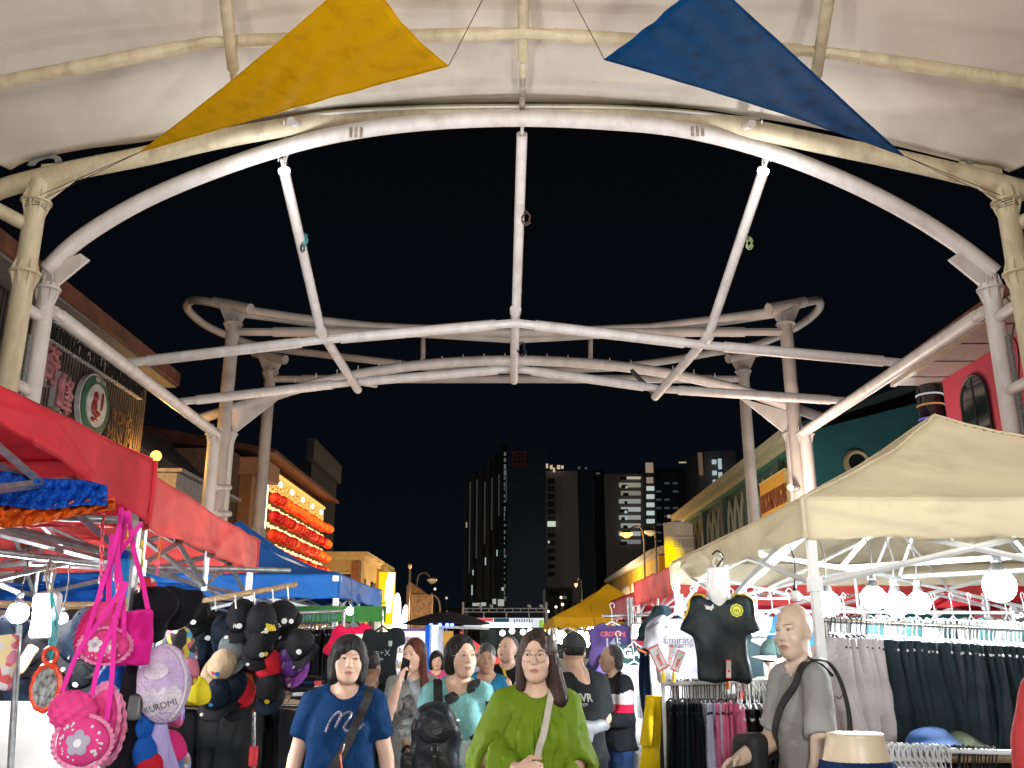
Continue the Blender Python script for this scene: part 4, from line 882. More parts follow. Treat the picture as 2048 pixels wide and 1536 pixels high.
# row of lit stalls at the end of the street
es = empty('bright_stall_row', (0, 38, 0), 'row of dim stall fronts with bright white lamps under the stage screen', 'stall')
bpart(es, 'backdrop', [slab(-1.3, 3.3, 38, 38.4, 0, 2.15)], mat('stall_dark_back', (.03, .05, .045), .8, var=.4, vs=3))
bpart(es, 'counter', [slab(-1.3, 3.3, 36.8, 37.6, 0, .95)], mat('stall_counter', (.3, .25, .2), .7))
for px, py in ((1024, 1262), (1046, 1264), (1060, 1262), (1005, 1266), (968, 1292)): MB().ball(P(px, py, 36), .11, 8, 6).build('lamp_bulb', emat('far_bulb', (1, .97, .9), 8), es)
lamp('far_stall_light', (0.8, 35.5, 2.3), 60, (1, .95, .85), .2)
# ------------------------------------------------------------------ market tents
def bar(mb, a, b, w=.022, seg=4): mb.tube([a, b], w * .72, seg)
def tent(label, x0, x1, y0, y1, ze, vh, zp, cm, fm, rz=0.0, group='pop-up market tents', ppow=1.3, bulge=0.008, conc=1.0, wr=1.0, vf=None, pole=False, leg_r=.02, seed=0, pz=None):
    cx, cy = (x0 + x1) / 2, (y0 + y1) / 2; hw, hd = (x1 - x0) / 2, (y1 - y0) / 2
    root = empty('market_tent', (cx, cy, 0), label, 'tent', group, rz=rz, local=True)
    def roof(u, v):
        a, b = 2 * u - 1, 2 * v - 1; m = max(abs(a), abs(b)); n = min(abs(a), abs(b))
        f = (1 - m) ** 1.0; f = (f * (0.72 + .28 * f)) ** conc
        ridge = max(0, 1 - (m - n) * 2.2) ** 2 * .03 * (1 - m) * 4 * m
        z = ze + (zp - ze) * f + ridge - .05 * (1 - n) * sin(pi * min(m, 1)) - .02 * sin(a * 9 + seed) * sin(b * 8) * (1 - m)
        if m > .999: z -= .012 * (1 - n)
        return (a * hw, b * hd, z)
    MB().grid(roof, 84, 84).build('roof_canopy', cm, root, solid=.003, ang=75)
    per = [(-1, -1), (1, -1), (1, 1), (-1, 1), (-1, -1)]
    va = MB()
    for k in range(4):
        (ax, ay), (bx, by) = per[k], per[k + 1]; L_ = 2 * (hw if ay == by else hd); nx, ny = (ay if ay == by else 0), (ax if ax == bx else 0)
        def fn(u, v, ax=ax, ay=ay, bx=bx, by=by, nx=nx, ny=ny, L_=L_, k=k):
            x = (ax + (bx - ax) * u) * hw; y = (ay + (by - ay) * u) * hd
            w = (sin(u * L_ * 5 + seed + k * 2) * .008 + (1 - abs(sin(u * L_ * 2.2 + v * 1.6 + seed))) ** 3 * .014 + (1 - abs(sin(u * L_ * 3.7 - v * 2.4 + seed * 2))) ** 4 * .010 + (1 - abs(sin(v * 4 + u * L_ * .8 + seed))) ** 4 * .006) * wr * (0.35 + v) * min(1, 12 * min(u, 1 - u))
            out = .004 + bulge * sin(pi * v) * .6 + w
            return (x + ny * out, y + nx * out, ze - (vh if vf is None or k != 1 else vf(u)) * v + .006 * sin(u * L_ * 11 + seed) * v - .012 * (1 - abs(2 * u - 1)) * (1 - v))
        va.grid(fn, 110, 10)
    va.build('valance', cm, root, solid=.003, ang=75)
    sm = MB()
    for ax, ay in per[:4]:
        sm.tube([(ax * (hw + .008), ay * (hd + .008), ze - vh), (ax * (hw + .01), ay * (hd + .01), ze)], .012, 6)
        sm.tube([(ax * hw * (1 - t) , ay * hd * (1 - t), roof((1 + ax * (1 - t)) / 2, (1 + ay * (1 - t)) / 2)[2] + .004) for t in [i / 12 for i in range(13)]], .009, 5)
    sm.build('seam', cm, root)
    for ax, ay in per[:4]:
        lg = MB(); x, y = ax * (hw - .03), ay * (hd - .03)
        lg.box((x, y, ze / 2 - .02), (leg_r * 2, leg_r * 2, ze - .06)); lg.box((x, y, .01), (.09, .09, .02)); lg.box((x, y, ze - .42), (leg_r * 2.9, leg_r * 2.9, .07)); lg.box((x, y, ze - .05), (leg_r * 2.9, leg_r * 2.9, .06))
        lg.build('leg', fm, root, smooth=False)
    zt, zb = ze - .06, ze - .42
    for k in range(4):
        (ax, ay), (bx, by) = per[k], per[k + 1]; A = Vector((ax * (hw - .04), ay * (hd - .04), 0)); B = Vector((bx * (hw - .04), by * (hd - .04), 0)); t_ = MB()
        for i in range(2):
            p = A.lerp(B, i / 2); q = A.lerp(B, (i + 1) / 2)
            bar(t_, (p.x, p.y, zt), (q.x, q.y, zb)); bar(t_, (p.x, p.y, zb), (q.x, q.y, zt))
        m_ = A.lerp(B, .5)
        t_.tube([(m_.x, m_.y, zb - .03), (m_.x, m_.y, zt + .03)], .016, 4)
        t_.build('scissor_truss', fm, root, smooth=False)
    t_ = MB()
    for mx, my in ((0, -1), (1, 0), (0, 1), (-1, 0)):
        a = Vector((mx * hw * .97, my * hd * .97, 0)); c = Vector((0, 0, 0)); h = a * .5; d_ = zp - ze
        bar(t_, (a.x, a.y, zt), (h.x, h.y, zb + d_ * .25)); bar(t_, (a.x, a.y, zb), (h.x, h.y, zt + d_ * .3)); bar(t_, (h.x, h.y, zt + d_ * .3), (0, 0, zb + d_ * .6)); bar(t_, (h.x, h.y, zb + d_ * .25), (0, 0, zt + d_ * .75))
    for mx, my in ((1, 1), (-1, 1), (-1, -1), (1, -1)):
        d_ = zp - ze; bar(t_, (mx * hw * .97, my * hd * .97, zt), (mx * hw * .5, my * hd * .5, zt + d_ * .38)); bar(t_, (mx * hw * .5, my * hd * .5, zt + d_ * .38), (0, 0, zt + d_ * .85)); bar(t_, (mx * hw * .48, 0, zb + d_ * .25), (0, my * hd * .48, zb + d_ * .25)); bar(t_, (mx * hw * .48, 0, zt + d_ * .3), (mx * hw * .97, my * hd * .5, zb + .18), .016); bar(t_, (0, my * hd * .48, zt + d_ * .3), (mx * hw * .5, my * hd * .97, zb + .18), .016)
    t_.tube([(0, 0, zb + (zp - ze) * .45), (0, 0, zp - .03)], .022, 6)
    t_.build('roof_frame', fm, root, smooth=False)
    return root
T_red = mat('red_canvas', (.74, .045, .065), .7, var=.10, vs=2.0, bump=.3, bs=5, trans=.35, spec=.2, bd=.06, dirt=.25, ds=2.2)
T_red2 = mat('faded_red_canvas', (.82, .12, .11), .7, var=.18, vs=1.6, bump=.3, bs=5, trans=.35, spec=.2, bd=.06, dirt=.25, ds=2.2)
T_beige = mat('beige_canvas', (.88, .80, .60), .75, var=.10, vs=.9, bump=.3, bs=4, bd=.05, trans=.5, dirt=.2, ds=1.6)
T_blue = mat('blue_canvas', (.006, .13, .50), .65, var=.12, vs=2, bump=.15, bs=6, trans=.3)
T_yel = mat('yellow_canvas', (.75, .46, .005), .65, var=.10, vs=2, bump=.12, bs=6, trans=.35)
T_dred = mat('crimson_canvas', (.42, .012, .04), .7, var=.12, vs=2, bump=.12, bs=6, trans=.35)
tent('red canopy tent nearest on the left, cloth stretched above the pink bags', -4.7, -1.57, .7, 3.87, 2.36, .27, 3.0, T_red, M['galv'], seed=1, wr=2.0, vf=lambda u: max(.06, .27 - (1 - u) * .38))
tent('faded red canopy tent just past the pink bags, over the hat display', -4.85, -1.78, 3.95, 6.7, 2.34, .25, 2.95, T_red2, M['galv'], rz=radians(5.5), seed=2, wr=2.0)
tent('blue peaked canopy tent behind the hat display', -5.1, -1.88, 10.0, 13.2, 2.31, .26, 3.08, T_blue, M['alu'], seed=3, leg_r=.028, conc=1.4, wr=2.5)
tent('beige peaked canopy tent over the jersey and shorts stall on the right', 1.46, 4.75, 4.5, 8.35, 2.29, .2, 3.2, T_beige, M['alu'], seed=4, leg_r=.021, wr=2.2)
tent('red canopy tent behind the beige one, its bright valance facing the lane', 1.66, 4.75, 9.2, 12.4, 2.36, .3, 3.06, T_red2, M['alu'], seed=5, wr=2)
tent('red canopy tent at the back right corner, glimpsed under the beige tent', 4.85, 8.2, 9.0, 12.4, 2.3, .34, 3.0, T_red, M['alu'], seed=6)
tent('crimson canopy tent between the yellow tent and the brighter red one', 1.7, 4.8, 12.6, 15.8, 2.26, .34, 2.9, T_dred, M['galv'], seed=7)
tent('nearer yellow peaked canopy tent on the right of the lane', .75, 3.0, 16.6, 19.5, 2.02, .18, 2.68, T_yel, M['galv'], seed=8)
tent('farther yellow canopy tent, its peak just left of the nearer one', .8, 3.0, 20.0, 23.0, 2.02, .16, 2.62, T_yel, M['galv'], seed=9)
tent('dark tent deep on the left past the blue one', -5.2, -2.4, 14.2, 17.4, 2.2, .22, 2.7, mat('navy_canvas', (.02, .025, .05), .7), M['galv'], seed=10)
# scissor shadows on the beige valance come from the frame inside and the bulbs
# black parasol
q = P(893, 1250, 24); u_ = empty('black_umbrella', (q.x, 24, 0), 'wide black market umbrella with blue lights under its rim', 'umbrella')
um = MB()
um.grid(lambda u, v: (q.x + (1.12 * v + .02) * cos(2 * pi * u) * (1 - .04 * abs(sin(4 * pi * u))), 24 + (1.12 * v + .02) * sin(2 * pi * u), q.z + .03 + .30 * (1 - v ** 1.6) - .02 * v * abs(sin(4 * pi * u))), 48, 10)
um.build('canopy', M['black'], u_, solid=.004); MB().tube([(q.x, 24, 0), (q.x, 24, q.z + .36)], .025, 8).build('pole', M['galv'], u_)
MB().tube([(q.x - .1, 23.2, q.z - .06), (q.x + 1.1, 23.6, q.z - .09)], .035, 6).build('tube_light', M['plastic_w'], u_)
for x in (-.32, -.1, .08, .2): MB().ball((q.x + x, 23.1, q.z - .01), .05, 8, 6).build('blue_light', emat('blue_led', (.12, .2, 1), 5), u_)
lamp('umbrella_blue', (q.x, 23.3, q.z - .1), 14, (.15, .2, 1), .1)
# bright little shop under the umbrella
sh = empty('bright_snack_kiosk', (-1.6, 21, 0), 'bright kiosk of white shelves with blue and white post behind the phone woman', 'kiosk')
def quad(x0, y0, x1, y1, Y, m, name, th=.04, par=sh):
    a, c = P(x0, y0, Y), P(x1, y1, Y); return bpart(par, name, [slab(a.x, c.x, Y, Y + th, c.z, a.z)], m)
quad(782, 1262, 872, 1440, 21.4, emat('kiosk_white', (.92, .93, 1), 1.0), 'back_wall')
quad(776, 1257, 876, 1262, 21.0, mat('kiosk_purple', (.07, .03, .2), .5), 'header', .3)
quad(790, 1274, 838, 1283, 20.9, mat('kiosk_shade', (.16, .12, .15), .7), 'awning_edge'); quad(782, 1330, 836, 1337, 20.9, mat('kiosk_wood', (.5, .35, .22), .6), 'shelf', .3); quad(782, 1352, 836, 1356, 20.9, mat('kiosk_wood', (.5, .35, .22), .6), 'shelf', .3); quad(782, 1303, 846, 1306, 20.9, mat('kiosk_wood', (.5, .35, .22), .6), 'shelf', .3)
rnd = random.Random(11); gcol = [(.6, .5, .1), (.5, .5, .55), (.15, .17, .2), (.65, .6, .5), (.3, .33, .4), (.1, .1, .12)]
for r, yb in enumerate((1303, 1330, 1352)):
    x = 785
    while x < 836:
        w = rnd.uniform(4, 8); h = rnd.uniform(5, 11); ci = rnd.randrange(6)
        a, c = P(x, yb - h, 20.85), P(x + w * .8, yb, 20.85)
        if x + w < 838:
            o = MB().lathe([((c.x - a.x) / 2, 0), ((c.x - a.x) / 2, (a.z - c.z) * .75), ((c.x - a.x) / 3.2, (a.z - c.z) * .85), ((c.x - a.x) / 3.2, a.z - c.z)], ((a.x + c.x) / 2, 20.95, c.z + .003), 10).build('jar', mat('jar%d' % ci, gcol[ci], .4))
            tag(o, ['yellow', 'silvery', 'dark', 'cream', 'slate grey', 'black'][ci] + ' small jar on the kiosk shelves behind the phone woman', 'jar', 'jars on the kiosk shelves')
        x += w
quad(851, 1250, 859, 1450, 20.8, emat('post_blue', (.02, .16, .8), .75), 'blue_post', .1); quad(860, 1250, 873, 1450, 20.8, emat('post_white', (.85, .93, 1), 1.3), 'white_post', .1); quad(874, 1258, 884, 1380, 20.8, mat('pale_curtain', (.5, .55, .65), .7), 'curtain', .1); quad(885, 1262, 905, 1320, 21.2, mat('amber_panel', (.6, .33, .05), .6, emit=.3), 'amber_panel', .1)
lamp('kiosk_light', P(815, 1285, 20.3), 25, (.95, .97, 1), .1)
o = MB().prism([(0, 0), (1.1, -.75), (1.05, -.95), (0, -.2)], P(920, 1262, 19), (1, 0, 0), (0, 0, 1), (0, .1, 0)).build('striped_banner', mat('banner_red', (.75, .06, .05), .6, emit=.25), smooth=False); tag(o, 'slanting red banner edge behind the woman in light blue', 'banner')
# bulbs
bulb_e = emat('bulb_glow', (.97, .99, 1.0), 10)
def bulb(px, py, Y, r, label, power, up=.25, col=COOL, on=True):
    q = P(px, py, Y); o = empty('light_bulb', q, label, 'light bulb', 'bulbs hanging in the stalls')
    r *= 1.15; st = max(8, round(power * 3.9 / (pi * 4 * pi * r * r))); MB().ball(q, (r, r, r * 1.02), 18, 12).build('globe', emat('bulb_%d_%d' % (st, col[2] * 100), col, st) if on else M['plastic_w'], o)  # globe enlarged so its shape includes the glare around the bulb
    MB().lathe([(r * .5, r * .75), (r * .42, r * 1.2), (r * .3, r * 1.5), (r * .34, r * 1.55), (r * .34, r * 2.0), (.006, r * 2.05)], q, 14).build('socket', M['plastic_k'], o)
    MB().tube(cr_spline([q + Vector((0, 0, r * 2)), q + Vector((.01, 0, r * 2 + up * .5)), q + Vector((-.015, .02, r * 2 + up))], 5), .004, 5).build('cord', M['cable'], o)
    return o
# ------------------------------------------------------------------ garments and small goods
def cloth(name, col, **k): return mat(name, col, k.pop('rough', .8), var=k.pop('var', .12), vs=k.pop('vs', 5), bump=k.pop('bump', .5), bs=k.pop('bs', 9), bd=.05, spec=k.pop('spec', .14), **k)
C_blk, C_dk = cloth('cloth_black', (.006, .0068, .009)), cloth('cloth_charcoal', (.010, .019, .023), bump=.5)
C_pale, C_lav, C_pink = cloth('cloth_stone', (.56, .52, .55)), cloth('cloth_lavender', (.60, .64, .80)), cloth('cloth_pink', (.78, .20, .36))
C_red, C_nav, C_wht, C_gry, C_grn = cloth('cloth_red', (.55, .015, .06)), cloth('cloth_navy', (.01, .025, .075)), cloth('cloth_white', (.62, .64, .66)), cloth('cloth_grey', (.25, .25, .26)), cloth('cloth_green', (.02, .10, .04))
def edge_garment(w, dep, h, seed, flare=1.2, legs=False, nz=12):
    """one garment seen from its narrow side: a closed wavy loop dropping from the hanger"""
    rnd = random.Random(seed); ph = [rnd.uniform(0, 6) for _ in range(6)]; mb = MB(); n = 20
    def ring(t):
        ww = w / 2 * (.55 + (flare - .55) * min(1, t * 1.6) ** .8); dd = dep / 2 * (.85 + .15 * min(1, 3 * t)); out = []
        for k in range(n):
            a = 2 * pi * k / n; cx = cos(a); sy = sin(a)
            x = ww * cx * (1 + .3 * sin(3 * a + ph[0] + t * 3)) + .35 * w * sin(t * 4 + ph[1]) * t + w * .28 * sin(sy * 5 + ph[2]) * t
            y = dd * (abs(sy) ** .8) * (1 if sy > 0 else -1) + .02 * sin(t * 5 + ph[3]) * t
            out.append((x, y, -h * t - (.012 * sin(2 * a + ph[4]) * t)))
        return out
    rings = [ring(j / nz) for j in range(nz + 1)]
    vs = [p for r in rings for p in r]
    fs = [(j * n + k, (j + 1) * n + k, (j + 1) * n + (k + 1) % n, j * n + (k + 1) % n) for j in range(nz) for k in range(n)]
    fs += [tuple(range(n)), tuple(nz * n + k for k in range(n))[::-1]]
    return mb.add(vs, fs)
def hanger_mb(w=.36, drop=.05, flat=True):
    h = MB(); h.tube(cr_spline([(0, .018, .085), (0, .03, .105), (0, .012, .125), (0, -.012, .115), (0, -.012, .09), (0, 0, .05), (0, 0, .02)], 4), .0035, 5)
    h.tube([(0, -w / 2, -drop), (0, -.02, .02), (0, .02, .02), (0, w / 2, -drop)], .006, 5); return h
def rack_row(n, a, b, hgt, w, dep, mats_labels, hanger_m, seed=0, group='garments on the rack', name='hung_garment', cat='garment', jitter=.25, yaw=.0, flare=1.2, drop=.09, hang=True, hvar=.06):
    """n garments side by side along the rail from a to b"""
    a, b = Vector(a), Vector(b); rnd = random.Random(seed); cache = {}
    d = (b - a).normalized(); base = atan2(d.y, d.x)
    for i in range(n):
        m, lab = mats_labels(i); t = (i + .5 + rnd.uniform(-jitter, jitter)) / n; p = a.lerp(b, t)
        key = (m.name, rnd.randrange(3))
        if key not in cache:
            o = edge_garment(w, dep, hgt * (1 + rnd.uniform(-hvar, hvar)), seed * 31 + len(cache), flare).build(name, m, None, ang=60)
            tag(o, lab, cat, group)
            if hang: hanger_mb(dep * .9).build('hanger', hanger_m, o)
            cache[key] = o
        else:
            o = copy_tree(cache[key]); tag(o, lab, cat, group)
        o.location = p + Vector((0, 0, -drop)); o.rotation_euler = (rnd.uniform(-.02, .02), rnd.uniform(-.03, .03), base + yaw + rnd.uniform(-.24, .24))
def rail(label, pts, posts, r=.014, m=None, name='clothes_rail', base=True, bars=()):
    m = m or M['chrome']; a = Vector(pts[0]); o = empty(name, (a.x, a.y, 0), label, 'clothes rail')
    MB().tube(pts, r, 10).build('rail', m, o)
    for p in posts:
        mb = MB().tube([(p[0], p[1], 0.02), (p[0], p[1], p[2])], r * .9, 8)
        if base: mb.tube([(p[0], p[1] - .22, .02), (p[0], p[1] + .22, .02)], r * .9, 8)
        mb.build('upright', m, o)
    for b in bars: MB().tube(b, r * .7, 8).build('cross_bar', m, o)
    return o
def hung_shirt(name, label, px, py, Y, w, h, m, ms=None, sleeve=.20, group=None, yaw=0, neck='v', hang_m=None, cat='shirt', prints=(), long=False, fold=1.0, seed=0, depth=.05, cuff=None, neckform=None):
    """shirt on a hanger facing the lane; (px, py) = top of the collar"""
    q = P(px, py, Y); root = empty(name, q, label, cat, group, rz=yaw, local=True)
    s = SDF((-w * .95, -.16, -h - .05), (w * .95, .16, .12), .011)
    hw = w / 2
    s.box((0, 0, -h / 2 - .02), (hw * .95, depth * .55, h / 2 - .02), .02, .02)
    s.cone((-.10, 0, -.03), (-hw * .92, 0, -.11), depth * .55, depth * .6, .03); s.cone((.10, 0, -.03), (hw * .92, 0, -.11), depth * .55, depth * .6, .03)
    s.plane((0, 0, 1), (0, 0, .02))
    X, Yy, Z = s.pts((slice(None),) * 3)
    top = -.012 - np.maximum(np.abs(X) - .07, 0) * .26; s.d = np.maximum(s.d, (Z - top).astype(np.float32))
    sl = 1.75 if long else 1.0
    body = s.d.copy(); s.d[:] = 10
    for sg in (-1, 1):
        if long: s.cone((sg * hw * .88, 0, -.12), (sg * hw * 1.12, .0, -.5 * h - .1), .065, .045, .02, fy=.5)
        else: s.cone((sg * hw * .80, 0, -.09), (sg * (hw + sleeve * .20), 0, -.09 - sleeve * 1.0), .060, .064, .02, fy=.40)
        if not long: s.merge((slice(None),) * 3, s.d, 0, False)
    if not long:
        for sg in (-1, 1):
            ax = np.array((sg * .36, 0, -.93)); e = np.array((sg * (hw + sleeve * .18), 0, -.09 - sleeve * .80))
            s.d = np.maximum(s.d, np.where(X * sg > hw * .5, (X - e[0]) * ax[0] + (Z - e[2]) * ax[2], -1).astype(np.float32))
    d2 = s.d; k = .015; hh = np.maximum(k - np.abs(body - d2), 0) / k; s.d = np.minimum(body, d2) - hh * hh * k / 4
    if neck == 'v': s.cone((0, -.08, .04), (0, -.09, -.07), .055, .004, .004, sub=True); s.ell((0, 0, .01), (.07, .09, .03), .004, sub=True)
    elif neck == 'c': s.ell((0, -.02, .012), (.075, .09, .045), .004, sub=True)
    sd = seed * 1.7
    s.warp(lambda X, Y, Z: fold * (.006 * np.sin(X * 38 + np.sin(Z * 7 + sd) * 2 + sd) * np.clip(-Z * 3, .15, 1.2) + .004 * np.sin(Z * 30 + X * 22 + sd) + .005 * np.sin(X * 14 - Z * 17 + sd)))
    def mi(v, f):
        c = v[f].mean(1); r = np.zeros(len(f), np.int32)
        if ms is not None: r[(np.abs(c[:, 0]) > hw * .93 + np.minimum(c[:, 2] + .1, 0) * 0)] = 1
        return r
    o, v, f = sdf_obj(s, 'shirt', [m] + ([ms] if ms is not None else []), root, it=2, mi=mi, keep=True)
    bv = bvh_of(v, f)
    hg = MB(); hg.tube(cr_spline([(.02, 0, .13), (.03, 0, .155), (.005, 0, .175), (-.018, 0, .155), (-.005, 0, .12), (0, 0, .06), (0, 0, -.01)], 4), .004, 6)
    hg.tube([(-hw * .8, 0, -.075), (0, 0, .0), (hw * .8, 0, -.075)], .009, 6); hg.build('hanger', hang_m or M['plastic_w'], root)
    if neckform:
        MB().lathe([(.02, -.10), (.05, -.05), (.062, .0), (.058, .04), (.052, .10), (.048, .102)], (0, -.01, .02), 20, sq=(1, .8)).build('neck_form', M['plastic_w'], root)
        MB().tube(cr_spline([(0, 0, .12), (.02, 0, .15), (.04, 0, .18), (.01, 0, .21), (-.02, 0, .19)], 5), .006, 6).build('hook', M['chrome'], root)
    for t in prints:
        body_, size, x, z, pm = t[:5]; kw = t[5] if len(t) > 5 else {}
        lettering(body_, size, (x, 0, z), (1, 0, 0), (0, 0, 1), pm, root, 'print', ext=0, bvh=bv, ray=(0, 1, 0), off=.005, **kw)
    return root, bv
def disc_print(root, bv, x, z, r, m, sq=1.0, off=.006, name='print', rays=24, pts=None):
    poly = pts or [(x + r * cos(2 * pi * k / rays), z + r * sq * sin(2 * pi * k / rays)) for k in range(rays)]
    cx_ = sum(p[0] for p in poly) / len(poly); cz_ = sum(p[1] for p in poly) / len(poly)
    vs = []
    for t in (0, .5, 1):
        for a, b in poly:
            a, b = cx_ + (a - cx_) * t, cz_ + (b - cz_) * t; h = bv.ray_cast(Vector((a, -1, b)), Vector((0, 1, 0)))
            vs.append((a, (h[0].y if h[0] is not None else 0) - off, b))
    n = len(poly); fs = [(j * n + k, j * n + (k + 1) % n, (j + 1) * n + (k + 1) % n, (j + 1) * n + k) for j in (0, 1) for k in range(n)]
    return MB().add(vs, fs).build(name, m, root)
# caps ---------------------------------------------------------------
cap_cache = {}
def cap_parts(cm, bm, high=1.0, flatb=False, key=None):
    k = (cm.name, bm.name, high, flatb)
    if k in cap_cache: return copy_tree(cap_cache[k])
    def crown(u, v):
        a = 2 * pi * u; t = v * pi / 2 * .98; seam = 1 - .035 * (abs(cos(3 * a)) ** 20)
        return (.083 * cos(a) * sin(t + .0) * seam, .097 * sin(a) * sin(t) * seam, .125 * high * (cos(t) ** .85))
    mb = MB().grid(crown, 36, 10, closeu=True)
    o = mb.build('baseball_hat', cm, None, ang=60, solid=.002)
    def brim(u, v):
        a = (u - .5) * pi * .98; r = 1 + v * (.82 - .12 * (u - .5) ** 2 * 4)
        x = .082 * sin(a) * (1 + v * .08); y = -.094 * cos(a) - v * .072 * cos(a) ** .6 if cos(a) > 0 else -.094 * cos(a)
        return (x, y, .004 - (0 if flatb else .028) * (sin(a) ** 2) * v - .006 * v)
    MB().grid(brim, 20, 5).build('brim', bm, o, solid=.004)
    MB().ball((0, 0, .125 * high), .007, 8, 5).build('button', bm, o)
    cap_cache[k] = o; return o
def cap(px, py, Y, cm, bm, label, rot=(1.1, 0, 0), sc=1.0, high=1.0, flatb=False, logo=None, patch=None, group='caps clipped to the pole', name=None):
    o = cap_parts(cm, bm, high, flatb); q = P(px, py, Y); rot = (rot[0] * .78, rot[1], rot[2]); o.rotation_euler = rot; R = Euler(rot).to_matrix()
    o.location = q - R @ Vector((0, -.02, .05)) * sc; o.scale = (sc, sc, sc); tag(o, label, 'cap', group)
    if logo:
        body, size, lm, sx = logo; vs, fs = text_mesh(body, size, 0, 'CENTER', .001); out = []
        for a, b, c in vs:
            an = a / .083; zz = .052 * high + b; rr = .097 * (max(0.05, 1 - (max(zz, 0) / (.128 * high)) ** 2)) ** .5 + .003
            out.append((rr * .86 * sin(an + sx), -rr * cos(an + sx), zz))
        MB().add(out, fs).build('logo', lm, o)
    if int(px) % 3 != 1:
        a_ = .35 if int(px) % 2 else -.4; MB().lathe([(.011, 0), (.010, .0015)], (.05 * a_ * 2, -.135, .004), 12, axis=(0, -.1, 1)).build('sticker', M['chrome'] if int(px) % 2 else M['white'], o)
    if patch:
        for (ax, zz, r, pm) in patch:
            rr = .097 * (max(0.05, 1 - (max(zz, 0) / (.128 * high)) ** 2)) ** .5 + .002
            p = Vector((rr * .86 * sin(ax), -rr * cos(ax), zz)); MB().lathe([(r, 0), (r * .95, .003)], p, 14, axis=(sin(ax), -cos(ax), .35)).build('patch', pm, o)
    return o
def pattern_mat(name, cols, scale=18, rough=.8):
    m = bpy.data.materials.new(name); m.use_nodes = True; t = m.node_tree; b = t.nodes['Principled BSDF']; b.inputs['Roughness'].default_value = rough
    tcn = t.nodes.new('ShaderNodeTexCoord'); vo = t.nodes.new('ShaderNodeTexVoronoi'); vo.inputs['Scale'].default_value = scale
    sp = t.nodes.new('ShaderNodeSeparateColor'); r = t.nodes.new('ShaderNodeValToRGB'); r.color_ramp.interpolation = 'CONSTANT'
    while len(r.color_ramp.elements) < len(cols): r.color_ramp.elements.new(0.5)
    for i, c in enumerate(cols): r.color_ramp.elements[i].position = i / len(cols); r.color_ramp.elements[i].color = (*c, 1)
    t.links.new(tcn.outputs['Object'], vo.inputs['Vector']); t.links.new(vo.outputs['Color'], sp.inputs[0]); t.links.new(sp.outputs[0], r.inputs[0]); t.links.new(r.outputs[0], b.inputs['Base Color']); return m
# chains, straps, bags -------------------------------------------------
def chain(label, a, b, cols, r=.0115, w=.0028):
    a, b = Vector(a), Vector(b); L_ = (b - a).length; step = r * 2.5; n = max(2, int(L_ / step)); d = (b - a).normalized()
    o = empty('plastic_chain', a, label, 'chain'); side = d.cross(Vector((0, 1, 0))).normalized(); fr = d.cross(side).normalized()
    for ci in range(len(cols)):
        mb = MB()
        for k in range(n):
            if (k * len(cols) // n) != ci: continue
            c = a + d * (k + .5) * L_ / n; s = side if k % 2 else fr
            pts = [c + s * (r * .62 * cos(t)) + d * (r * 1.55 * sin(t)) for t in [2 * pi * j / 10 for j in range(11)]]
            mb.tube(pts, w, 5, caps=False)
        mb.build('chain_links', cols[ci], o)
    return o
def ribbon(name, pts, w, m, parent, th=.002, nrm=(0, -1, 0)):
    """flat strap through pts; nrm = side it faces"""
    pts = [Vector(p) for p in pts]; mb = MB(); vs = []
    for i, p in enumerate(pts):
        t = (pts[min(i + 1, len(pts) - 1)] - pts[max(i - 1, 0)]).normalized(); nn = Vector(nrm[i] if isinstance(nrm, list) else nrm)
        s = t.cross(nn).normalized() * w / 2; f = s.cross(t).normalized() * th / 2
        vs += [p + s + f, p - s + f, p - s - f, p + s - f]
    fs = [(i * 4 + k, i * 4 + (k + 1) % 4, (i + 1) * 4 + (k + 1) % 4, (i + 1) * 4 + k) for i in range(len(pts) - 1) for k in range(4)] + [(0, 1, 2, 3), tuple(len(vs) - 4 + k for k in range(4))[::-1]]
    return mb.add(vs, fs).build(name, m, parent, ang=60)
